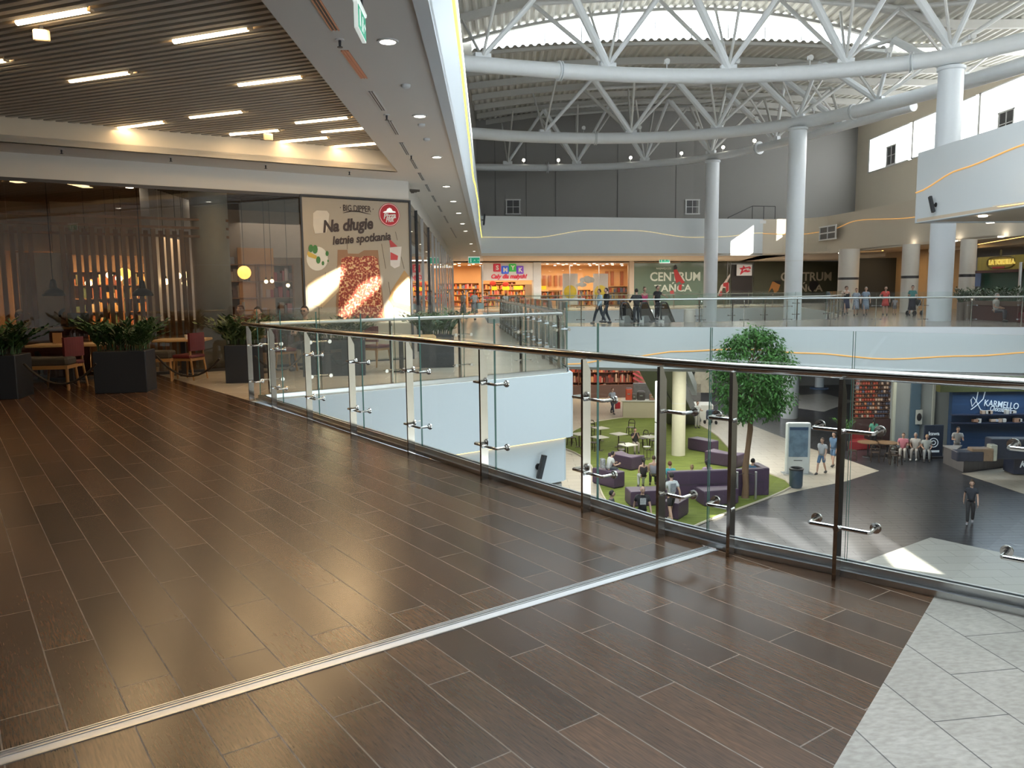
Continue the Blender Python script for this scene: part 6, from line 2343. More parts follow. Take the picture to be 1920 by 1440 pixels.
def cafe_chair(px, py, rz, label):
    p = GL(px, py)
    t = thing('cafe_chair', label, 'chair', (p.x, p.y, ZL), rz, 'dark bentwood cafe chairs')
    put('seat', MB().lathe([(.19, -.015), (.21, 0), (.20, .02)], (0, 0, .46), 16), CW, t, smooth=True)
    for sx in (-1, 1):
        put('leg', MB().tube([(sx * .15, -.15, .45), (sx * .19, -.19, 0)], [.026, .020], 6), CW, t, smooth=True)
        put('leg', MB().tube([(sx * .15, .15, .45), (sx * .18, .20, 0)], [.026, .020], 6), CW, t, smooth=True)
    put('backrest', MB().tube([(-.18, .17, .45), (-.19, .22, .75), (-.12, .24, .88), (.12, .24, .88), (.19, .22, .75), (.18, .17, .45)], .024, 6, cap=False).tube([(-.19, .21, .68), (.19, .21, .68)], .028, 6), CW, t, smooth=True)
    put('ring', MB().tube([(.14 * math.cos(2 * PI * k / 12), .14 * math.sin(2 * PI * k / 12), .22) for k in range(13)], .009, 5, cap=False), CW, t, smooth=True)


cafe_table(1086, 813, 'square cafe table at the left edge of the carpet, cut by the white slab edge')
cafe_table(1126, 802, 'square cafe table farthest back left on the carpet')
cafe_table(1124, 819, 'square cafe table just right of the left steel post')
cafe_table(1160, 813, 'square cafe table in the middle row, left of the seated woman')
cafe_table(1177, 833, 'square cafe table where the woman sits with her drink')
cafe_table(1218, 818, 'square cafe table right of the seated woman')
for (px, py, rz, lab) in ((1072, 836, .6, 'dark bentwood chair at the left edge by the white slab edge'), (1112, 815, 2.6, 'dark bentwood chair behind the left steel post'), (1113, 846, .9, 'dark bentwood chair near the left steel post, closest one'), (1182, 816, -.5, 'dark bentwood chair behind the seated woman'), (1166, 860, 2.9, 'dark bentwood chair in front of the seated woman\'s table'), (1205, 838, -1.0, 'dark bentwood chair right of the seated woman'), (1226, 842, 2.6, 'dark bentwood chair beside the slim white mast')):
    cafe_chair(px, py, rz, lab)
p = GL(1213, 862)
t = thing('wire_bin', 'small dark wire stand with a bowl on the carpet by the tables', 'stand', (p.x, p.y, ZL), 0)
put('frame', MB().tube([(.16 * math.cos(2 * PI * k / 12), .16 * math.sin(2 * PI * k / 12), .05) for k in range(13)], .012, 5).tube([(.16 * math.cos(2 * PI * k / 12), .16 * math.sin(2 * PI * k / 12), .55) for k in range(13)], .012, 5), CW, t)
for k in range(4):
    put('leg', MB().tube([(.16 * math.cos(PI / 2 * k), .16 * math.sin(PI / 2 * k), 0), (.16 * math.cos(PI / 2 * k), .16 * math.sin(PI / 2 * k), .6)], .012, 5), CW, t)
put('bowl', MB().lathe([(.08, .5), (.18, .62), (.19, .66)], (0, 0, 0), 14), SATIN, t, smooth=True)

# purple seating blocks
POUF = mat('purple_leather', (0.075, 0.045, 0.085), .45, var=.12, scale=2)


def pouf(poly_px, h, label, group='purple seating blocks'):
    pts = [GL(x, y) for x, y in poly_px]
    c = sum((Vector((p.x, p.y)) for p in pts), Vector((0, 0))) / len(pts)
    t = thing('pouf', label, 'seat', (c.x, c.y, ZL + .02), 0, group)
    loc = [(p.x - c.x, p.y - c.y) for p in pts]
    put('base', MB().prism([(x * .94, y * .94) for x, y in loc], 0, .06), DARK, t)
    m = MB()
    n = len(loc)
    rings = [(1.0, .05), (1.0, h - .05), (.985, h - .015), (.95, h)]
    vs_, fs = [], []
    for k, z in rings:
        vs_ += [(x * k, y * k, z) for x, y in loc]
    for r in range(3):
        for i in range(n):
            j = (i + 1) % n
            fs.append((r * n + i, r * n + j, r * n + n + j, r * n + n + i))
    fs.append(tuple(range(n - 1, -1, -1)))
    fs.append(tuple(range(3 * n, 4 * n)))
    m.add(vs_, fs)
    put('cushion', m, POUF, t)


def poufbox(px, py, rz, l, d, h, label, notch=False):
    p = GL(px, py)
    if notch:
        loc = [(-l / 2, -d / 2), (l / 2, -d / 2), (l / 2, d / 2), (l * .1, d * .05), (-l / 2, d / 2)]
    else:
        loc = [(-l / 2, -d / 2), (l / 2, -d * .38), (l / 2, d * .38), (-l / 2, d / 2)]
    t = thing('pouf', label, 'seat', (p.x, p.y, ZL + .02), rz, 'purple seating blocks')
    n = len(loc)
    put('base', MB().prism([(x * .94, y * .94) for x, y in loc], 0, .06), DARK, t)
    vs_, fs = [], []
    for k, z in ((1.0, .05), (1.0, h - .05), (.985, h - .015), (.95, h)):
        vs_ += [(x * k, y * k, z) for x, y in loc]
    for r in range(3):
        for i in range(n):
            j = (i + 1) % n
            fs.append((r * n + i, r * n + j, r * n + n + j, r * n + n + i))
    fs.append(tuple(range(n - 1, -1, -1)))
    fs.append(tuple(range(3 * n, 4 * n)))
    put('cushion', MB().add(vs_, fs), POUF, t)


poufbox(1174, 876, -.9, 1.5, .9, .62, 'purple notched seating block in the middle of the carpet', True)
poufbox(1142, 910, -1.0, 1.35, .75, .68, 'purple seating block under the man with the backpack')
poufbox(1319, 846, -.95, 1.5, .7, .62, 'purple seating block at the back right of the carpet')
poufbox(1359, 872, -.75, 1.7, .8, .62, 'purple notched seating block behind the tree at the carpet edge', True)
poufbox(1213, 945, .12, 1.55, .85, .60, 'purple seating block behind the bald man')
poufbox(1345, 944, .18, 1.45, .80, .60, 'purple seating block before the long sofa, beside the tree')
poufbox(1267, 968, .9, 1.0, .7, .62, 'purple seating block before the man in white')
# the long purple sofa with its back to us
A, B = GL(1252, 936), GL(1432, 929)
c = (A + B) / 2
L = (B - A).length
rz = math.atan2(B.y - A.y, B.x - A.x)
t = thing('sofa', 'long dark purple sofa with its back to the camera', 'sofa', (c.x, c.y + .1, ZL + .02), rz)
put('backrest', MB().bbox((0, 0, .55), (L, .28, 1.1), .05), POUF, t)
put('seat', MB().bbox((0, .5, .24), (L, .75, .48), .05), POUF, t)
put('seam', MB().box((0, -.143, .55), (L * .98, .006, .02)), DARK, t)
put('arm', MB().bbox((L / 2 + .06, .42, .55), (.30, 1.1, 1.15), .05), POUF, t)
SOFA = (c, rz, L)

# the tree
p = GL(1397, 934)
TX, TY = p.x, p.y
t = thing('indoor_tree', 'tall round-crowned leafy tree on two steel stakes growing from the lower floor', 'tree', (TX, TY, ZL))
BARK = mat('bark', (.20, .12, .07), .8, var=.35, scale=3, stretch=(4, 4, .6), bump=.5)
top = DY(1408, 690, TY)
hz = top.z - ZL
pts = [(0, 0, 0), (.02, 0, .6), (-.02, 0, 1.2), (.06, 0, 2.0), (.14, 0, 2.8), (.12, 0, 3.3), (.20, 0, 4.0), (.22, 0, hz - .6), (.2, 0, hz + .3)]
put('trunk', MB().tube(pts, [.15, .12, .13, .10, .11, .085, .08, .06, .03], 10), BARK, t, smooth=True)
m = MB()
rnd = random.Random(11)
for k in range(16):
    an = k * 2.4
    z = hz - 1.6 + k * .14
    r = 1.0 - .03 * k
    m.tube([(.2, 0, z), (.2 + math.cos(an) * r * .6, math.sin(an) * r * .6, z + .45), (.2 + math.cos(an) * r * 1.1, math.sin(an) * r * 1.1, z + .7)], [.03, .018, .006], 5)
put('branch', m, BARK, t, smooth=True)
m = MB()
cr = DY(1414, 700, TY)
cz = cr.z - ZL
ct = DY(1414, 619, TY).z - ZL
cb = DY(1412, 792, TY).z - ZL
Rx = (DY(1484, 700, TY).x - DY(1342, 700, TY).x) / 2
cx = cr.x - TX
blobs = []
for k in range(170):
    u = rnd.uniform(-.92, 1)
    an = rnd.uniform(0, 2 * PI)
    rr = math.sqrt(max(0, 1 - u * u)) * rnd.uniform(.55, 1.0)
    if u > 0:
        zz = cz + u * (ct - cz)
    else:
        zz = cz + u * (cz - cb) * .85
        rr *= 1.0 + .1 * u
    blobs.append((Vector((cx + Rx * rr * math.cos(an), Rx * rr * math.sin(an), zz - .15)), rnd.uniform(.28, .50)))
for c_, r in blobs:
    for j in range(66):
        v = Vector((rnd.gauss(0, 1), rnd.gauss(0, 1), rnd.gauss(0, .8)))
        v = v.normalized() * r * rnd.uniform(.5, 1.05)
        d = Vector((v.x, v.y, v.z * .4 - .25)) + Vector((rnd.uniform(-.4, .4), rnd.uniform(-.4, .4), rnd.uniform(-.3, .2)))
        leaf(m, c_ + v, d, Vector((rnd.uniform(-.5, .5), rnd.uniform(-.5, .5), 1)), rnd.uniform(.13, .22), rnd.uniform(.06, .09))
put('foliage', m, LEAFT, t)
for dx in (-.42, .32):
    put('stake', MB().tube([(dx, -.3, 0), (dx, -.3, 1.15)], .05, 12), SATIN, t, smooth=True)
m = MB()
for dx in (-.42, .32):
    m.tube([(dx, -.3, 1.0), (.0, 0, 1.05)], .012, 5)
put('tie', m, DARK, t)

# advertising totem and bin
p = GL(1494, 888)
t = thing('advertising_totem', 'white rounded advertising totem with a blue patterned poster', 'advertising stand', (p.x, p.y, ZL), -.1)
wt = 45.0 * (p.y / F_PX)
ht = DY(1494, 792, p.y).z - ZL
put('case', MB().bbox((0, 0, ht / 2), (wt, .25, ht), .06), mat('totem_white', (.66, .70, .71), .4), t)
put('base_plate', MB().box((0, -.05, .02), (wt * 1.25, .6, .04)), SATIN, t)
PB = mat('poster_blue', (.16, .24, .33), .4, var=.75, scale=3.2)
put('poster', MB().box((0, -.13, ht * .63), (wt * .78, .02, ht * .58)), PB, t)
put('poster_head', MB().box((0, -.142, ht * .885), (wt * .74, .01, ht * .05)), mat('poster_navy', (.05, .09, .17), .4), t)
put('logo_strip', MB().box((0, -.13, ht * .27), (wt * .35, .01, ht * .012)), DARK, t)
p = GL(1492, 914)
t = thing('bin', 'dark blue-grey round waste bin beside the totem', 'bin', (p.x, p.y, ZL), 0)
put('body', MB().lathe([(.23, 0), (.27, .1), (.28, .78), (.25, .80)], (0, 0, 0), 20), mat('bin_blue', (.075, .11, .15), .4, var=.15, scale=3, stretch=(8, 8, .2)), t, smooth=True)
put('rim', MB().lathe([(.29, .76), (.30, .82), (.24, .86), (.22, .80)], (0, 0, 0), 20), DARK, t, smooth=True)

# shops at right under the bridge
yb = 41.5
p0 = DY(1600, 760, yb)
t = thing('shoe_wall', 'tall wall of red and brown shoes in racks behind the cafe tables at right', 'shop display', (DY(1633, 760, yb).x, yb, ZL), 0)
wv = DY(1671, 760, yb).x - DY(1603, 760, yb).x
put('back_panel', MB().box((0, .1, 2.4), (wv, .1, 4.8)), mat('rack_brown', (.07, .035, .03), .6), t)
m = MB()
for k in range(15):
    m.box((0, -.12, 1.55 + k * .215), (wv, .3, .02))
put('rack_board', m, mat('rack_steel', (.2, .12, .09), .5), t)
rnd = random.Random(3)
m = MB()
shm = [mat('shoe_%d' % i, c, .5, var=.2) for i, c in enumerate(((.30, .06, .04), (.22, .09, .05), (.06, .04, .04), (.45, .34, .28), (.40, .16, .08), (.08, .09, .14)))]
for k in range(15):
    x = -wv / 2 + .08
    while x < wv / 2 - .1:
        m.m = (0 if x < 0 and rnd.random() < .5 else rnd.randrange(6)) if x < wv * .12 else rnd.choice((2, 2, 3, 5))
        m.bbox((x + .06, -.16, 1.64 + k * .215), (.115, .22, .13), .03)
        x += .14
o = put('shoes', m, shm, t)
o['kind'] = 'stuff'
put('plinth', MB().box((0, -.15, .75), (wv, .5, 1.5)), mat('plinth_dark', (.06, .035, .035), .5), t)
struct('wall_lower_right', MB().box(((DY(1673, 760, 41).x + DY(1782, 760, 41).x) / 2, 41.3, ZL + 2.5), (DY(1782, 760, 41).x - DY(1673, 760, 41).x, .6, 5.0)), mat('pale_blue_grey', (.40, .46, .48), .35, var=.06, scale=.5), 'pale blue-grey panel wall between shoe wall and chocolate shop', 'wall')
p = DY(1676, 760, 40.6)
solo('trim_post', MB().box((0, 0, 2.5), (.14, .14, 5.0)), mat('post_pale', (.45, .50, .44), .5), 'pale upright at the right edge of the shoe wall', 'post', (p.x, 40.6, ZL))
for px, w_, lab in ((1716, .5, 'dark blue upright strip on the pale panel wall'), (1750, .12, 'slim pale upright near the right end of the pale panel wall')):
    p = DY(px, 760, 40.9)
    solo('wall_strip', MB().box((0, 0, 2.2), (w_, .1, 4.0)), mat('strip_%d' % px, (.10, .17, .24) if px == 1716 else (.5, .55, .52), .4), lab, 'strip', (p.x, 40.9, ZL + .3))
p = DY(1723, 782, 40.75)
t = thing('wall_notice', 'framed notice with a dark oval on the pale panel wall', 'notice', tuple(p), 0)
put('sheet', MB().box((0, 0, 0), (.33, .04, .75)), mat('notice_pale', (.55, .60, .58), .5), t)
put('oval', MB().ball((0, -.03, 0), .13, 12, 6, (1, .1, 1.6)), DARK, t, smooth=True)
# chocolate shop
yk = 39.5
xk0, xk1 = DY(1783, 800, yk).x, DY(2060, 800, yk).x
NAVY = mat('navy_boards', (.035, .075, .16), .35, var=.35, scale=1.5, stretch=(.3, 1, 6))
struct('wall_chocolate_shop', MB().box(((xk0 + xk1) / 2, yk + .15, ZL + 2.4), (xk1 - xk0, .3, 4.8)), NAVY, 'navy blue boarded back wall of the chocolate shop', 'wall')
zb_ = DY(1860, 733, yk).z
solo('sign_beam', MB().box(((xk1 - xk0) / 2, 0, .45), (xk1 - xk0 + 1, .4, .9)), mat('beam_green', (.07, .075, .02), .5, var=.2), 'dark olive beam above the navy wall', 'beam', (xk0 - .3, yk - .1, zb_))
sgc = DY(1845, 768, yk - .03)
t = thing('shop_sign', 'thin white script initial beside the chocolate shop name on the navy wall', 'sign', tuple(sgc), 0)
SW = mat('sign_pale', (.62, .68, .74), .4, emit=.25, ecol=(.7, .78, .85))


def kl(px, py):
    q = DY(px, py, yk - .03) - sgc
    return (q.x, -.02, q.z)


m = MB()
m.tube([kl(1834, 732), kl(1830, 752), kl(1822, 762), kl(1820, 750), kl(1824, 744), kl(1830, 752), kl(1838, 768), kl(1846, 771)], .022, 6)
m.tube([kl(1847, 733), kl(1843, 748), kl(1834, 757), kl(1827, 763), kl(1820, 768)], .022, 6)
put('emblem', m, SW, t, smooth=True)


def fit_text(body, px0, px1, py, hpx, par, shear=0, bold=.004, yy=None):
    yy = yy or yk - .05
    a, b = DY(px0, py, yy), DY(px1, py + (px1 - px0) * .11, yy)
    h = DY(px0, py - hpx / 2, yy).z - DY(px0, py + hpx / 2, yy).z
    me = textmesh(body, 1, SW, .01, 'CENTER', bold, shear)
    xs = [v.co.x for v in me.vertices]
    ys = [v.co.y for v in me.vertices]
    kx, ky = (b - a).length / (max(xs) - min(xs)), h / (max(ys) - min(ys))
    for v in me.vertices:
        v.co.x = (v.co.x - (max(xs) + min(xs)) / 2) * kx
        v.co.y = (v.co.y - (max(ys) + min(ys)) / 2) * ky
    me.name = 'lettering'
    o = bpy.data.objects.new('lettering', me)
    C.objects.link(o)
    bpy.context.view_layer.update()
    frame(o, (a + b) / 2, (1, 0, (b.z - a.z) / max(.01, b.x - a.x) * 1.0))
    mw = o.matrix_world.copy()
    o.parent = par
    o.matrix_parent_inverse = par.matrix_world.inverted()
    o.matrix_world = mw


bpy.context.view_layer.update()
fit_text('KARMELLO', 1846, 1910, 755, 12, t)
fit_text('Chocolatier', 1857, 1896, 765, 10, t, .3)
# counters
CB = mat('counter_navy', (.04, .05, .09), .35, var=.1)
CBW = mat('counter_planks', (.16, .15, .15), .4, var=.25, scale=1.5, stretch=(6, 6, .4))
cpts = [GL(1768, 868), GL(1806, 885), GL(1925, 871), GL(2050, 856)]
cp2 = [(p.x, p.y) for p in cpts]
t = thing('chocolate_counter', 'angled plank-fronted counter of the chocolate shop', 'counter', (cp2[1][0], cp2[1][1], ZL), 0)
loc = [(x - cp2[1][0], y - cp2[1][1]) for x, y in cp2]
inn = offset_path(loc, .8)
for i in range(3):
    put('front', MB().prism([loc[i], loc[i + 1], inn[i + 1], inn[i]], 0, .80), CBW, t)
put('worktop', MB().prism(offset_path(loc, -.05) + list(reversed(offset_path(loc, .85))), .80, .86), mat('worktop_grey', (.34, .33, .32), .35), t)
for px, w_, d, h, c, lab in ((1822, 1.1, .6, .42, (.045, .05, .075), 'dark tray stand at the left end of the chocolate counter'), (1846, .9, .5, .55, (.30, .20, .13), 'brown box of chocolates on the chocolate counter'), (1868, .3, .4, .7, (.5, .5, .42), 'pale upright box on the chocolate counter'), (1905, 2.0, .6, .9, (.04, .05, .08), 'dark glass display case on the chocolate counter')):
    p = GL(px, 866 if px < 1880 else 862, .86)
    solo('counter_box', MB().bbox((0, 0, h / 2), (w_, d, h), .04), mat('cbox_%d' % px, c, .35, var=.3, scale=6), lab, 'box', (p.x, p.y + .35, ZL + .86), -.1)
rnd = random.Random(8)
for k in range(14):
    px = 1830 + k * 6.3
    p = DY(px, rnd.choice((806, 816, 830)), yk - .35)
    c = rnd.choice(((.55, .40, .30), (.6, .56, .5), (.40, .22, .14), (.5, .5, .55)))
    solo('chocolate_box', MB().bbox((0, 0, .08), (rnd.uniform(.12, .3), .2, rnd.uniform(.12, .22)), .01), mat('choc_%d' % int(c[0] * 100), c, .4, var=.1), 'small wrapped chocolate box on the shelf along the navy wall', 'box', (p.x, yk - .25, {806: 1.95, 816: 1.6, 830: 1.2}[min((806, 816, 830), key=lambda v: abs(v - 816))] + ZL + rnd.choice((0, .42))), 0, 'wrapped boxes on the navy wall shelves')
for z in (1.58, 2.0):
    solo('wall_shelf', MB().box((0, 0, 0), (5.4, .35, .04)), CB, 'dark shelf on the navy wall, %s one' % ('lower' if z < 1.8 else 'upper'), 'shelf', (DY(1880, 800, yk).x, yk - .2, ZL + z - .025), 0)
p = GL(1903, 893)
t = thing('chocolate_cart', 'navy cart with a pale tilted top and white lettering at the right edge', 'cart', (p.x + 1.15, p.y + .5, ZL), -.1)
put('body', MB().bbox((0, 0, .5), (2.2, .9, .9), .03), CB, t)
put('tilted_top', MB().extr([(-1.1, -.45, .95), (1.1, -.45, .95), (.9, .2, 1.35), (-.7, .2, 1.35)], (0, .06, .03)), mat('cart_top', (.45, .45, .42), .5), t)
bpy.context.view_layer.update()
lettering('lettering', 'Karmello', .42, SW, Vector((p.x + 1.0, p.y + .02, ZL + .5)), (1, -.1, 0), t, .01, .004, .3)
p = GL(1748, 858)
t = thing('chalkboard', 'dark menu board with pale round drawing standing by the chocolate shop', 'menu board', (p.x, p.y, ZL), 0)
put('panel', MB().bbox((0, 0, .85), (.95, .08, 1.55), .02), mat('chalk_navy', (.035, .05, .085), .5), t)
put('foot', MB().box((0, 0, .04), (1.0, .5, .08)), DARK, t)
put('drawing', MB().tube([(.22 * math.cos(2 * PI * k / 16), -.05, .75 + .22 * math.sin(2 * PI * k / 16)) for k in range(17)], .02, 5).tube([(.1 * math.cos(2 * PI * k / 10), -.05, .75 + .1 * math.sin(2 * PI * k / 10)) for k in range(11)], .02, 5).box((0, -.045, .32), (.6, .01, .10)), SW, t)
bpy.context.view_layer.update()
lettering('lettering', 'kawa', .26, SW, Vector((p.x, p.y - .05, ZL + 1.2)), (1, 0, 0), t, .01, .003)
# brown cafe furniture before the shoe wall
BRN = mat('table_brown', (.22, .14, .08), .4, var=.2)
for px, py, s, lab in ((1628, 829, 1.0, 'round brown cafe table before the shoe wall, left one'), (1664, 830, 1.0, 'round brown cafe table beside the woman in pink')):
    p = GL(px, py, .74)
    t = thing('round_table', lab, 'table', (p.x, p.y, ZL), 0)
    put('tabletop', MB().lathe([(.5 * s, 0), (.5 * s, .04)], (0, 0, .72), 22), BRN, t, smooth=True)
    put('pedestal', MB().lathe([(.25, 0), (.23, .03), (.035, .05), (.035, .72)], (0, 0, 0), 14), DARK, t, smooth=True)
for px, py, rz, lab in ((1598, 862, 1.2, 'dark chair left of the brown cafe tables'), (1640, 866, 2.8, 'dark chair in front of the left brown cafe table'), (1668, 868, 3.3, 'dark chair in front of the right brown cafe table'), (1612, 840, -.4, 'dark chair behind the left brown cafe table'), (1650, 842, .1, 'dark chair between the brown cafe tables'), (1680, 872, 2.2, 'dark chair at the feet of the woman in pink'), (1692, 858, -1.2, 'dark chair carrying the woman in pink'), (1715, 860, 1.4, 'dark chair carrying the person in white'), (1736, 862, 1.5, 'dark chair beside the menu board')):
    cafe_chair(px, py, rz, lab)
p = GL(1603, 842)
solo('sofa_bench', MB().bbox((0, 0, .25), (1.4, .6, .5), .06).bbox((0, .28, .6), (1.4, .16, .5), .05), mat('cafe_red', (.28, .03, .035), .6), 'red cafe bench before the shoe wall', 'sofa', (p.x, p.y, ZL), .2)
p = GL(1605, 845)
solo('green_shrub', stems_foliage(61, 16, 1.0, .2, .2, .6, .2, .08, 8), LEAFT, 'bright green shrub left of the shoe wall', 'plant', (p.x - .5, p.y + .2, ZL + .9))
solo('shrub_pot', MB().lathe([(.22, 0), (.28, .9), (.22, .92)], (0, 0, 0), 14), DARK, 'dark pot holding the bright green shrub', 'pot', (p.x - .5, p.y + .2, ZL), smooth=True)
# second white column beyond, standing on the lower floor
p = GL(1536, 729)
column(p.x, p.y, ZL, -1.95, .36, 'slim white column far back on the lower floor, with blue base', COLM, None, False)
solo('column_base', MB().lathe([(.75, 0), (.72, .12), (.40, .16)], (0, 0, 0), 18), mat('base_blue', (.08, .14, .26), .5), 'blue disc at the foot of the far slim column', 'column base', (p.x, p.y, ZL), smooth=True)
solo('green_beam', MB().box((0, 0, 0), (9, .5, .9)), mat('beam_green', (.07, .075, .02), .5), 'dark olive beam under the bridge behind the tree', 'beam', (DY(1530, 716, 60).x, 62, -2.55))
# daylight is weak under the slabs; these lamps are added to brighten the lower floor
lamp('AREA', ((xk0 + xk1) / 2 - 1, 37.5, -2.2), 190, (.72, .85, 1), (5, 2))  # blue lamp colour stands for the bluish reflection in the near glass
lamp('AREA', (DY(1640, 760, 40).x, 39, -2.2), 110, (1, .85, .7), (4, 2))
lamp('AREA', (9, 46, -2.2), 500, (1, .93, .82), (6, 4))
lamp('AREA', (7, 36.3, -2.1), 480, (1, .95, .88), (8, 2.5))
lamp('AREA', (14, 37, -2.1), 320, (1, .96, .92), (6, 3))
lamp('AREA', (14, 55, -2.2), 500, (.95, .95, 1), (8, 6))
lamp('AREA', (2, 30, -2.6), 300, (1, .95, .88), (3, 8))
# ================================================================== PEOPLE
SKIN = mat('skin_tone', (.52, .33, .25), .5, var=.05)
SKIN2 = mat('skin_tan', (.42, .25, .18), .5, var=.05)
HAIRM = {'black': mat('hair_black', (.015, .012, .012), .6), 'brown': mat('hair_brown', (.06, .032, .018), .6), 'blond': mat('hair_blond', (.36, .24, .12), .6), 'grey': mat('hair_grey', (.35, .33, .31), .6), 'red': mat('hair_auburn', (.16, .06, .03), .6)}
EYEM = mat('eye_dark', (.03, .02, .02), .3)
LIPM = mat('lip', (.38, .14, .12), .5)


def skin_mesh(nodes, edges, root=0, sub=1):
    """nodes: (pos, radius or (rx, ry)); one continuous surface grown over the joints."""
    me = bpy.data.meshes.new('sk')
    me.from_pydata([tuple(n[0]) for n in nodes], edges, [])
    ob = bpy.data.objects.new('sk', me)
    C.objects.link(ob)
    md = ob.modifiers.new('s', 'SKIN')
    md.use_smooth_shade = True
    for i, n in enumerate(nodes):
        r = n[1]
        me.skin_vertices[0].data[i].radius = (r, r) if not isinstance(r, tuple) else r
        me.skin_vertices[0].data[i].use_root = (i == root)
    sb = ob.modifiers.new('u', 'SUBSURF')
    sb.levels = sub
    sb.render_levels = sub
    dg = bpy.context.evaluated_depsgraph_get()
    out = bpy.data.meshes.new_from_object(ob.evaluated_get(dg))
    bpy.data.objects.remove(ob)
    bpy.data.meshes.remove(me)
    return out


def add_mesh(m, me):
    m.add([v.co.copy() for v in me.vertices], [tuple(p.vertices) for p in me.polygons])
    bpy.data.meshes.remove(me)


def L3(a, b, t):
    return Vector(a).lerp(Vector(b), t)


def person(loc, rz, label, H=1.72, pose='stand', top=(.3, .3, .3), legs=(.05, .06, .09), hair='brown', hairlen='short', shorts=False, skirt=None, sleeves='short', arms='down', female=False, shoes=(.06, .06, .06), skin=None, topvar=.08, look=0.0, stride=.25, group=None, seat=.45, lean=0.0, topscale=6, extra=None, skirt_len=.55):
    """the figure faces local -Y before turning by rz."""
    k = H / 1.72
    sm = skin or SKIN
    t = thing('person', label, 'person', loc, rz, group)
    sitting = pose == 'sit'
    pz = .95 if not sitting else seat + .10
    sh = .185 if not female else .165
    hip = .085
    ln = lean

    def T(x, y, z):                         # torso points lean about the pelvis
        dz = z - pz
        return Vector((x, y * 1 + -math.sin(ln) * dz, pz + math.cos(ln) * dz))
    tz = 0 if not sitting else -(.95 - pz)
    pel = Vector((0, 0, pz))
    waist = T(0, .0, 1.10 + tz)
    chest = T(0, .005, 1.30 + tz)
    neckb = T(0, .015, 1.455 + tz)
    neck = T(0, .0, 1.52 + tz)
    head = T(0, -.015, 1.60 + tz)
    shl = [T(s * sh, .01, 1.405 + tz) for s in (-1, 1)]
    hips = [Vector((s * hip, 0, pz - .04)) for s in (-1, 1)]
    knees, ankles, toes = [], [], []
    for i, s in enumerate((-1, 1)):
        if sitting:
            kn = Vector((s * .11, -.42, seat + .08))
            an = Vector((s * .12, -.46 + .12 * i, .08))
        elif pose == 'walk':
            d = stride * (1 if i == 0 else -1)
            kn = Vector((s * .09, -d * .45 - .06, .50 + (.02 if i else 0)))
            an = Vector((s * .085, -d, .085 + (.05 if i else 0)))
        else:
            kn = Vector((s * .095, -.015, .50))
            an = Vector((s * .105, .015, .085))
        knees.append(kn)
        ankles.append(an)
        toes.append(an + Vector((s * .02, -.14, -.055)))
    elb, wr, hd = [], [], []
    for i, s in enumerate((-1, 1)):
        S = shl[i]
        a = arms if isinstance(arms, str) else arms[i]
        if a == 'down':
            sw = (.10 if i == 0 else -.10) if pose == 'walk' else 0
            e = S + Vector((s * .06, .03 + sw, -.28))
            w_ = e + Vector((s * .02, -.06 + sw, -.245))
            h = w_ + Vector((0, -.02, -.085))
        elif a == 'fwd':
            e = S + Vector((s * .05, -.06, -.27))
            w_ = e + Vector((-s * .03, -.23, .04))
            h = w_ + Vector((-s * .02, -.085, .02))
        elif a == 'rail':
            e = S + Vector((s * .12, -.08, -.25))
            w_ = e + Vector((-s * .08, -.22, -.02))
            h = w_ + Vector((-s * .04, -.08, -.02))
        elif a == 'chin':
            e = S + Vector((s * .02, -.22, -.20))
            w_ = e + Vector((-s * .10, -.05, .22))
            h = w_ + Vector((-s * .02, -.01, .085))
        elif a == 'hip':
            e = S + Vector((s * .16, .05, -.22))
            w_ = e + Vector((-s * .12, -.10, -.16))
            h = w_ + Vector((-s * .06, -.04, -.03))
        elif a == 'lap':
            e = S + Vector((s * .05, -.02, -.28))
            w_ = e + Vector((-s * .06, -.22, -.06))
            h = w_ + Vector((-s * .03, -.08, -.02))
        elif a == 'side':
            e = S + Vector((s * .24, -.02, -.12))
            w_ = e + Vector((s * .20, -.06, -.10))
            h = w_ + Vector((s * .08, -.02, -.03))
        elb.append(e)
        wr.append(w_)
        hd.append(h)
    slim = .92 if female else 1.0
    # ---- body: one continuous surface
    N = [(pel, (.108 * slim, .088)), (waist, (.098 * slim, .076)), (chest, (.122 * slim, .088)), (neckb, (.062, .058)), (neck, .052), (head, .06)]
    E = [(0, 1), (1, 2), (2, 3), (3, 4), (4, 5)]
    for i in (0, 1):
        b = len(N)
        N += [(shl[i], .056 * slim), (L3(shl[i], elb[i], .5), .047 * slim), (elb[i], .040 * slim), (L3(elb[i], wr[i], .35), .040 * slim), (wr[i], .026), (L3(wr[i], hd[i], .7), (.036, .02))]
        E += [(2, b), (b, b + 1), (b + 1, b + 2), (b + 2, b + 3), (b + 3, b + 4), (b + 4, b + 5)]
    for i in (0, 1):
        b = len(N)
        N += [(hips[i], .078), (L3(hips[i], knees[i], .5), .068), (knees[i], .053), (L3(knees[i], ankles[i], .35), .056), (ankles[i], .036), (toes[i], .032)]
        E += [(0, b), (b, b + 1), (b + 1, b + 2), (b + 2, b + 3), (b + 3, b + 4), (b + 4, b + 5)]
    body = MB()
    add_mesh(body, skin_mesh(N, E, 0, 1))
    # head with face, turned by look
    hc = head + Vector((0, -.012, .045))
    o = len(body.v)
    prof = []
    body.ball((0, 0, 0), .105, 16, 12, (.76, .92, 1.14))
    for i in range(o, len(body.v)):
        x, y, z = body.v[i]
        if z < -.02:                        # jaw narrows towards the chin
            q = 1 - .38 * min(1, (-.02 - z) / .10)
            x *= q
            y = y * (1 - .12 * min(1, (-.02 - z) / .10)) - .012 * min(1, (-.02 - z) / .10)
        body.v[i] = (x, y, z)
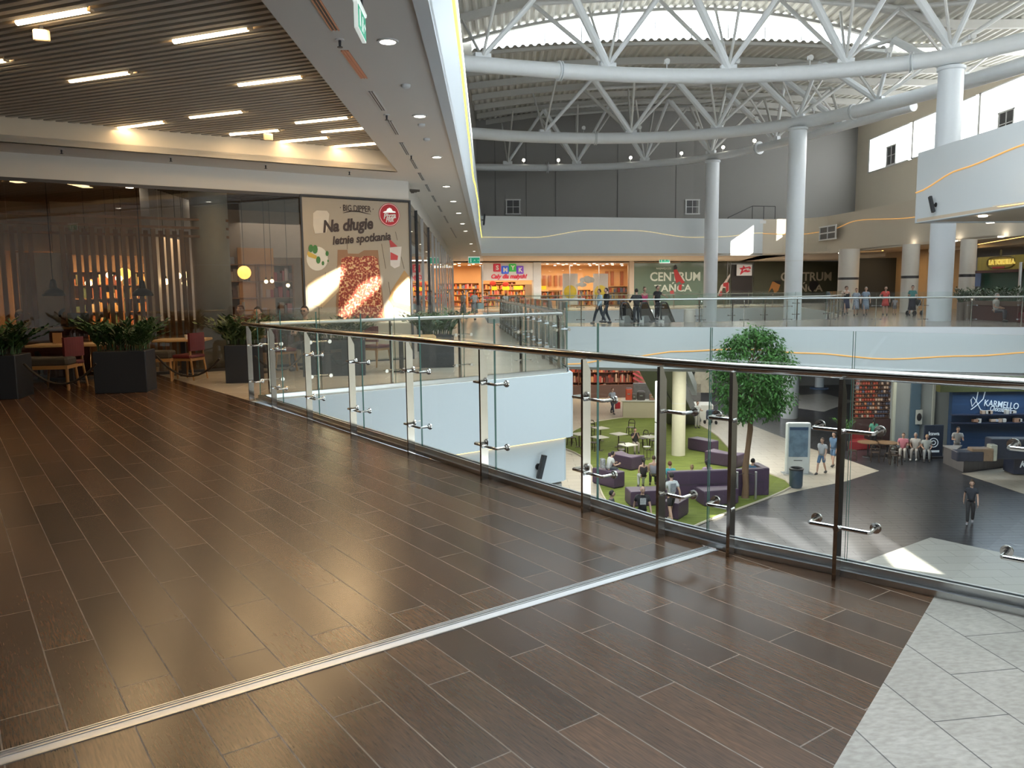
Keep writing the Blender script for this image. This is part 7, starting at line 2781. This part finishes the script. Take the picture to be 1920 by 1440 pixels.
    body.add([(-.014, -.092, -.028), (.014, -.092, -.028), (0, -.118, -.024), (0, -.094, .022), (0, -.095, -.034)], [(0, 2, 3), (2, 1, 3), (0, 4, 2), (4, 1, 2)])
    for s in (-1, 1):
        body.ball((s * .081, .008, .0), .022, 8, 5, (.4, .7, 1.3))
    body.m = 1
    for s in (-1, 1):
        body.ball((s * .032, -.086, .016), .0105, 8, 5, (1.2, .5, .75))
        body.box((s * .032, -.093, .036), (.034, .008, .006))
    body.m = 2
    body.ball((0, -.087, -.056), .012, 8, 5, (1.9, .6, .55))
    body.m = 0
    cl, sl_ = math.cos(look), math.sin(look)
    for i in range(o, len(body.v)):
        x, y, z = body.v[i]
        body.v[i] = (hc.x + x * cl - y * sl_, hc.y + x * sl_ + y * cl, hc.z + z)
    # fingers and thumbs
    for i, s in enumerate((-1, 1)):
        d = (hd[i] - wr[i]).normalized()
        pn = Vector((s, 0, 0)) - d * d.dot(Vector((s, 0, 0)))
        if pn.length < .2:
            pn = Vector((0, 0, 1))
        pn.normalize()
        ac = d.cross(pn).normalized()
        basep = L3(wr[i], hd[i], .75)
        for f, (off, ll) in enumerate(((-.026, .062), (-.009, .074), (.009, .068), (.026, .052))):
            a = basep + ac * off
            b = a + d * ll * .55 - pn * .004
            c = b + d * ll * .42 - pn * .018
            body.tube([a, b, c], [.0095, .009, .007], 6)
        th = L3(wr[i], hd[i], .25) - ac * .024
        body.tube([th, th + d * .03 - ac * .022 - pn * .008, th + d * .062 - ac * .026 - pn * .016], [.012, .010, .008], 6)
    lim = []
    put('body', body, [sm, EYEM, LIPM], t, smooth='all')
    # ---- clothes
    tm = mat('cloth_%02d%02d%02d_%d' % (int(top[0] * 99), int(top[1] * 99), int(top[2] * 99), int(topvar * 100)), top, .8, var=topvar, scale=topscale)
    hem = L3(pel, waist, -.5)
    N = [(hem, (.160 * slim, .135)), (L3(hem, waist, .5), (.150 * slim, .125)), (waist, (.142 * slim, .115)), (chest, (.172 * slim, .128)), (neckb + Vector((0, 0, .012)), (.088, .078))]
    E = [(0, 1), (1, 2), (2, 3), (3, 4)]
    for i in (0, 1):
        b = len(N)
        N.append((shl[i], .084 * slim))
        E.append((3, b))
        if sleeves == 'short':
            N.append((L3(shl[i], elb[i], .62), .072 * slim))
            E.append((b, b + 1))
        elif sleeves == 'long':
            N += [(elb[i], .058 * slim), (L3(elb[i], wr[i], .92), .042)]
            E += [(b, b + 1), (b + 1, b + 2)]
    sm_ = MB()
    add_mesh(sm_, skin_mesh(N, E, 2, 1))
    put('shirt' if not skirt == 'dress' else 'dress_top', sm_, tm, t, smooth='all')
    lm = mat('legs_%02d%02d%02d' % (int(legs[0] * 99), int(legs[1] * 99), int(legs[2] * 99)), legs, .8, var=.08)
    if skirt:
        z1 = pz + .12
        z0 = pz - skirt_len
        m = MB()
        m.lathe([(.145, z1), (.165, pz), (.19 if not sitting else .20, (pz + z0) / 2), (.225, z0), (.20, z0 + .01)], (0, 0, 0), 20, 1, .78)
        if not sitting:
            put('skirt', m, tm if skirt == 'dress' else lm, t, smooth='all')
    else:
        N = [(pel + Vector((0, 0, .10)), (.136, .112)), (pel, (.142, .122))]
        E = [(0, 1)]
        for i in (0, 1):
            b = len(N)
            N += [(hips[i], .105), (L3(hips[i], knees[i], .5), .092)]
            E += [(1, b), (b, b + 1)]
            if shorts:
                N.append((L3(hips[i], knees[i], .92), .085))
                E.append((b + 1, b + 2))
            else:
                N += [(knees[i], .074), (L3(knees[i], ankles[i], .5), .068), (ankles[i] + Vector((0, 0, .02)), .058)]
                E += [(b + 1, b + 2), (b + 2, b + 3), (b + 3, b + 4)]
        m = MB()
        add_mesh(m, skin_mesh(N, E, 1, 1))
        put('shorts' if shorts else 'trousers', m, lm, t, smooth='all')
    shm = mat('shoe_%02d%02d' % (int(shoes[0] * 99), int(shoes[1] * 99)), shoes, .5)
    for i in (0, 1):
        a = ankles[i]
        m = MB().ball((0, 0, 0), .5, 12, 8)
        m.v = [(x * .095, y * .28, max(z, -.45) * .10 * (1 + .5 * (y > 0) * 1)) for x, y, z in m.v]
        m.v = [(x + a.x + (toes[i].x - a.x) * .4, y + a.y - .055, z + max(a.z - .085, 0) + .045) for x, y, z in m.v]
        put('shoe', m, shm, t, smooth='all')
    # hair
    hm = HAIRM.get(hair)
    if hm:
        m = MB()
        m.ball((0, 0, 0), .112, 16, 10, (.80, .94, 1.12))
        keep = []
        for i in range(len(m.v)):
            x, y, z = m.v[i]
            if y < -.03 and z < .055:        # hairline above the brow
                y = -.03 + (y + .03) * .2
                x *= .9
                z = max(z, -.02)
            if z < -.05 and hairlen == 'short':
                z = -.05 - (z + .05) * -.1
                x *= .80
                y *= .82
            m.v[i] = (x, y + .012, z + .012)
        if hairlen == 'long':
            m.tube([(0, .07, .03), (0, .10, -.08), (0, .095, -.20), (0, .085, -.30)], [.07, .085, .08, .04], 10, flat=.55)
        elif hairlen == 'tail':
            m.tube([(0, .09, .05), (0, .14, .01), (0, .135, -.12), (0, .12, -.26)], [.03, .038, .034, .012], 8)
        elif hairlen == 'bun':
            m.ball((0, .08, .11), .045, 10, 6)
        for i in range(len(m.v)):
            x, y, z = m.v[i]
            m.v[i] = (hc.x + x * cl - y * sl_, hc.y + x * sl_ + y * cl, hc.z + z)
        put('hair', m, hm, t, smooth='all')
    if extra == 'backpack':
        put('backpack', MB().bbox((0, .22 + .05, 1.22 + tz), (.32, .20, .44), .06), mat('pack_check', (.25, .26, .28), .7, var=.9, scale=14), t)
    if extra == 'print':
        put('shirt_print', MB().box((0, -.128, 1.28 + tz), (.20, .012, .22)), mat('print_pale', (.42, .42, .42), .7, var=.6, scale=18), t)
    if extra == 'backprint':
        put('shirt_print', MB().box((0, .138, 1.26 + tz), (.20, .014, .30)), mat('print_dark', (.28, .29, .32), .7, var=.6, scale=18), t)
    if extra == 'glasses':
        put('glasses', MB().box((-.033, -.102, .016), (.046, .006, .03)).box((.033, -.102, .016), (.046, .006, .03)).box((0, -.102, .02), (.02, .006, .006)), BLACK, t).location = hc
    if extra == 'cap':
        put('cap', MB().lathe([(.098, .05), (.092, .10), (.05, .135), (.01, .14)], (0, 0, 0), 16, .82, .95).box((0, -.12, .055), (.13, .10, .012)), mat('cap_pale', (.55, .48, .38), .7), t).location = hc
    t.scale = (k, k, k)
    return t


def facing(px, py, z=0.0):
    """angle that turns a figure standing there to look at the camera"""
    p = G(px, py, z)
    return math.atan2(p.y, p.x) - PI / 2


def at_up(px, py):
    p = G(px, py, 0)
    return (p.x, p.y, 0.0)


def at_low(px, py, dz=0.0):
    p = G(px, py, ZL)
    return (p.x, p.y, ZL + dz)


HU = 1.60
# --- bridge
x, y, z = at_up(1128, 607)
person((x - .10, y, 0), -1.25, 'person in a light blue shirt and dark trousers walking across the bridge', HU, 'walk', (.42, .55, .66), (.035, .045, .06), 'brown', 'short', sleeves='long', stride=.3)
person((x + .28, y + .45, 0), -1.25, 'person in black walking behind the light blue shirt on the bridge', HU + .05, 'walk', (.02, .02, .025), (.04, .045, .06), 'black', 'short', sleeves='long', stride=-.26)
x, y, z = at_up(1193, 610)
person((x, y, 0), PI + .2, 'person in black seen from behind standing at the bridge balustrade', HU, 'stand', (.018, .016, .022), (.035, .04, .05), 'black', 'short', arms='rail', sleeves='long')
x, y, z = at_up(1208, 600)
person((x + .05, y + .3, 0), .3, 'person in a pink patterned top standing by the escalator', HU + .08, 'stand', (.55, .06, .16), (.05, .05, .06), 'brown', 'bun', female=True, sleeves=None, topvar=.45, topscale=20)
person((x + .75, y + .4, 0), .7, 'person in a black shirt beside the pink top, arm held out', HU + .15, 'stand', (.02, .02, .022), (.03, .03, .035), 'black', 'short', arms=('down', 'side'))
# --- left walkway
x, y, z = at_up(869, 600)
person((x, y, 0), -.9, 'person in white shirt and grey skirt on the left walkway', 1.62, 'walk', (.60, .60, .58), (.25, .25, .26), 'brown', 'short', female=True, skirt='skirt', stride=.18)
x, y, z = at_up(890, 600)
person((x, y, 0), .5, 'person in white with pale blue bag on the left walkway', 1.62, 'walk', (.58, .58, .56), (.28, .28, .30), 'black', 'short', female=True, stride=.2, skirt='skirt')
solo('shoulder_bag', MB().bbox((0, 0, 0), (.38, .16, .34), .05), mat('bag_blue', (.35, .48, .50), .6), 'pale blue shoulder bag carried at the left walkway', 'bag', (x + .34, y - .05, .78), .3)
# --- right gallery group
for px, py, kw in ((1586, 590, dict(label='person in a black tank top and navy skirt at the left of the walking group', top=(.02, .018, .02), legs=(.035, .04, .09), skirt='skirt', female=True, sleeves=None, hair='brown', hairlen='bun', pose='walk', stride=.15)),
                   (1604, 592, dict(label='person in a diagonal-striped grey and white dress in the walking group', top=(.30, .34, .42), skirt='dress', female=True, hair='brown', topvar=.8, topscale=16, pose='walk', stride=.12, H=1.5)),
                   (1622, 592, dict(label='grey-haired person in a blue checked dress in the walking group', top=(.24, .30, .40), skirt='dress', female=True, hair='grey', topvar=.7, topscale=24, pose='walk', stride=.12, H=1.56)),
                   (1659, 591, dict(label='person in a bright coral dress near the cream column', top=(.62, .07, .06), skirt='dress', female=True, hair='brown', pose='stand', arms=('hip', 'down'), H=1.58, skirt_len=.38)),
                   (1709, 592, dict(label='person in teal stripes and a long navy skirt beside a pram', top=(.06, .22, .22), legs=(.02, .022, .04), skirt='skirt', female=True, hair='black', topvar=.6, topscale=22, pose='stand', arms='fwd', H=1.62, skirt_len=.62))):
    x, y, z = at_up(px, py)
    lab = kw.pop('label')
    Hh = kw.pop('H', 1.6)
    person((x, y, 0), facing(px, py) + .1, lab, Hh, **kw)
x, y, z = at_up(1597, 586)
person((x + .2, y + 1.5, 0), 2.6, 'person in white half hidden behind the black tank top', 1.62, 'stand', (.62, .60, .56), (.1, .1, .12), 'brown', 'short')
x, y, z = at_up(1677, 590)
person((x, y, 0), facing(1677, 590), 'small child in grey right of the coral dress', .98, 'stand', (.34, .34, .36), (.2, .2, .22), 'brown', 'short', shorts=True)
x, y, z = at_up(1728, 592)
t = thing('pram', 'black pram beside the person in the long navy skirt', 'pram', (x - .2, y + .4, 0), .5)
put('carrycot', MB().bbox((0, 0, .72), (.75, .42, .36), .12), BLACK, t)
put('hood', MB().ball((-.2, 0, .9), .26, 12, 8, (.9, .8, .8)), BLACK, t, smooth=True)
put('chassis', MB().tube([(-.3, .2, .15), (.35, .2, .95)], .018, 6).tube([(-.3, -.2, .15), (.35, -.2, .95)], .018, 6).tube([(.3, .2, .15), (-.2, .2, .6)], .018, 6).tube([(.3, -.2, .15), (-.2, -.2, .6)], .018, 6), SATIN, t)
for sx in (-.3, .3):
    for sy in (-.22, .22):
        put('wheel', MB().tube([(sx, sy - .02, .14), (sx, sy + .02, .14)], .14, 14), BLACK, t, smooth=True)
p = DY(1866, 580, 36.0)
person((p.x, p.y - .05, 0), .6, 'person in a white shirt sitting before the wine-red sofa bench', 1.6, 'sit', (.6, .58, .56), (.1, .1, .12), 'grey', 'short', arms='lap')
# --- restaurant guests
for px, d, z, kw, lab in ((118, 1.0, 0, dict(top=(.10, .065, .045), hair='black', arms='fwd'), 'dark-haired person in brown sitting with a laptop inside the restaurant'),
                          (36, .9, 0, dict(top=(.10, .18, .32), hair='brown', extra='cap', arms='lap'), 'person in a pale cap sitting at the far left of the restaurant'),
                          (484, -1.0, 0, dict(top=(.30, .34, .42), hair='black', arms='fwd'), 'person in a grey-blue shirt sitting behind the end of the balustrade'),
                          (572, -.8, 0, dict(top=(.05, .055, .075), hair='black', extra='glasses', arms='fwd'), 'person with glasses in a dark top sitting below the poster'),
                          (452, 2.3, 0, dict(top=(.22, .05, .05), hair='red', arms='lap'), 'auburn-haired person in red sitting right of the white column')):
    q = IP(px, 585, d)
    person((q.x, q.y, 0), facing(px, 700) + (.9 if px < 130 else -.4), lab, 1.68, 'sit', legs=(.05, .05, .06), seat=.47, **kw)
    solo('stool', MB().lathe([(.17, 0), (.16, .03), (.03, .05), (.03, .42), (.19, .43), (.19, .485)], (0, 0, 0), 16), CUSH, 'dark round stool under the %s' % lab.split(' sitting')[0], 'stool', (q.x, q.y, 0), smooth=True)
q = IP(118, 590, .55)
t = thing('laptop', 'open laptop in front of the dark-haired person in brown', 'laptop', (q.x + .25, q.y, 1.02), WRZ + .2)
put('base', MB().box((0, 0, .01), (.36, .25, .02)), DARK, t)
put('screen', MB().box((0, -.15, .14), (.36, .012, .25)), mat('screen_grey', (.25, .25, .26), .4), t)
put('lid_frame', MB().box((0, -.16, .14), (.38, .01, .27)), DARK, t)
t = thing('bar_ledge', 'wooden bar ledge along the restaurant glass at left', 'counter', onw(8.6, .45), WRZ)
put('worktop', MB().box((0, 0, 1.0), (3.4, .45, .04)), WOODL, t)
put('front_panel', MB().box((0, .1, .5), (3.3, .05, .98)), mat('ledge_red', (.20, .06, .045), .5, var=.3), t)

# --- lower level
HLW = 1.62
x, y, z = at_low(1148, 776)
person((x, y, z), .5, 'person in grey and navy walking away on the lower beige floor with a red bag', HLW + .1, 'walk', (.30, .32, .36), (.03, .035, .06), 'red', 'short', stride=.28)
solo('shopping_bag', MB().box((0, 0, .22), (.34, .14, .44)).tube([(-.09, 0, .44), (-.06, 0, .56), (.06, 0, .56), (.09, 0, .44)], .01, 5), mat('bag_red', (.50, .03, .04), .5), 'red shopping bag carried on the lower beige floor', 'bag', (x + .36, y, z + .35), .4)
x, y, z = at_low(1193, 850)
person((x - .05, y + .2, z + .02), .1, 'woman-haired figure in black resting chin on hands at a cafe table'.replace('woman-haired figure', 'dark-haired person'), HLW, 'sit', (.03, .025, .03), (.35, .30, .25), 'black', 'long', arms=('chin', 'chin'), female=True, sleeves='short')
x, y, z = at_low(1140, 910)
person((x, y, z + .18), 1.9, 'person with a patterned backpack sitting on a purple block at left', HLW, 'sit', (.55, .56, .55), (.04, .04, .05), 'black', 'short', arms='fwd', extra='backpack', lean=.35, seat=.5)
x, y, z = at_low(1208, 925)
person((x, y + .25, z + .12), PI + .1, 'dark ponytailed person in a bare-backed top sitting behind the bald man', HLW, 'sit', (.03, .025, .03), (.55, .56, .58), 'black', 'tail', female=True, sleeves=None, arms='lap', seat=.5)
x, y, z = at_low(1228, 922)
person((x, y + .35, z + .12), PI - .1, 'person in a grey vest sitting beside the ponytailed one', HLW, 'sit', (.30, .29, .33), (.05, .05, .06), 'brown', 'short', sleeves=None, arms='lap', seat=.5)
c, rz, L = SOFA
sd_ = Vector((math.cos(rz), math.sin(rz)))
sn_ = Vector((-sd_.y, sd_.x))


def on_sofa(px, **kw):
    q = VPn(px, 910, (c.x, c.y), (c.x + sd_.x, c.y + sd_.y))
    person((q.x + sn_.x * .45, q.y + .1 + sn_.y * .45, ZL + .02), rz + PI + kw.pop('turn', 0), kw.pop('label'), kw.pop('H', HLW + .06), 'sit', seat=.52, arms='lap', **kw)


on_sofa(1263, label='person in a turquoise patterned shirt on the long sofa, seen from behind', top=(.08, .38, .42), hair='red', topvar=.5, topscale=14)
on_sofa(1305, label='fair-haired person in a pale top on the long sofa, seen from behind', top=(.50, .40, .36), hair='blond', hairlen='bun', H=HLW - .15)
on_sofa(1334, label='dark-haired person in lilac on the long sofa, seen from behind', top=(.48, .34, .44), hair='black', hairlen='long', female=True, sleeves='long')
on_sofa(1420, label='person in blue at the right end of the long sofa, facing right', top=(.05, .14, .26), hair='black', turn=-1.2, sleeves='long')
x, y, z = at_low(1204, 1008)
person((x, y, z), facing(1204, 1008) + .15, 'bald person in a black printed T-shirt walking toward the camera', 1.74, 'walk', (.02, .02, .024), (.05, .055, .07), None, 'short', extra='print', stride=.2, look=.2)
x, y, z = at_low(1258, 978)
person((x, y, z), PI + .35, 'person in a white T-shirt with a dark back print walking away', 1.76, 'walk', (.60, .62, .63), (.03, .03, .035), 'black', 'short', shorts=True, extra='backprint', stride=.22, shoes=(.5, .45, .38))
x, y, z = at_low(1146, 1012)
person((x, y, z), 1.2, 'dark-haired person whose head just shows above the near kerb', 1.66, 'stand', (.05, .05, .055), (.05, .05, .06), 'black', 'short', look=.3)
x, y, z = at_low(1540, 889)
person((x, y, z), -.9, 'person in pale top and blue shorts walking by the totem', HLW, 'walk', (.40, .42, .46), (.09, .17, .30), 'brown', 'short', shorts=True, stride=.25)
x, y, z = at_low(1566, 880)
person((x + .1, y + .5, z), -.9, 'person in a blue outfit walking just ahead of the blue shorts', HLW, 'walk', (.10, .17, .28), (.10, .17, .28), 'black', 'short', shorts=True, stride=-.2)
x, y, z = at_low(1818, 983)
person((x, y, z), facing(1818, 983), 'young person in a dark T-shirt and leggings walking alone on the dark floor', 1.55, 'walk', (.028, .032, .045), (.025, .028, .04), 'brown', 'bun', female=True, stride=.14, shoes=(.25, .25, .28))
x, y, z = at_low(1692, 862)
person((x, y, z + .03), -.5, 'person in a pink shirt sitting at the round brown table', HLW, 'sit', (.55, .20, .25), (.45, .42, .38), 'brown', 'short', arms='fwd', seat=.46)
x, y, z = at_low(1715, 862)
person((x, y, z + .03), -.6, 'person in white with white shoes sitting near the menu board', HLW, 'sit', (.55, .54, .52), (.40, .38, .36), 'grey', 'short', arms='lap', seat=.46, shoes=(.75, .75, .74))
x, y, z = at_low(1736, 864)
person((x, y, z + .03), -.4, 'person in pale grey sitting right beside the menu board', HLW - .05, 'sit', (.42, .46, .46), (.30, .32, .33), 'blond', 'short', arms='lap', seat=.46)
p = DY(1637, 790, 40.4)
person((p.x, 40.3, ZL), PI - .1, 'person in a green top and black trousers standing at the shoe wall', HLW + .02, 'stand', (.08, .30, .22), (.015, .015, .018), 'black', 'long', female=True, arms=('fwd', 'down'))
p = DY(1790, 830, 37.6)
person((p.x, 37.4, ZL), -.3, 'shop worker in a pale shirt behind the left end of the chocolate counter', HLW + .05, 'stand', (.45, .46, .47), (.2, .2, .22), 'brown', 'short', arms='fwd', lean=.12)
x, y, z = at_low(1307, 803)
person((x, y, z), .3, 'person in white standing at the side counter of the coffee kiosk', HLW, 'stand', (.58, .57, .55), (.5, .48, .44), 'brown', 'short', arms='fwd')
x, y, z = at_low(1316, 796)
t = thing('stroller', 'dark blue stroller standing right of the coffee kiosk', 'pram', (x + .55, y + .1, z), .4)
put('seat_shell', MB().bbox((0, 0, .6), (.45, .5, .6), .1), mat('stroller_navy', (.05, .07, .11), .6), t)
put('chassis', MB().tube([(-.2, .25, .1), (-.2, -.3, .95)], .02, 6).tube([(.2, .25, .1), (.2, -.3, .95)], .02, 6).tube([(-.2, -.3, .95), (.2, -.3, .95)], .02, 6), DARK, t)
for sx in (-.24, .24):
    for sy in (-.25, .25):
        put('wheel', MB().tube([(sx - .02, sy, .12), (sx + .02, sy, .12)], .12, 12), BLACK, t, smooth=True)
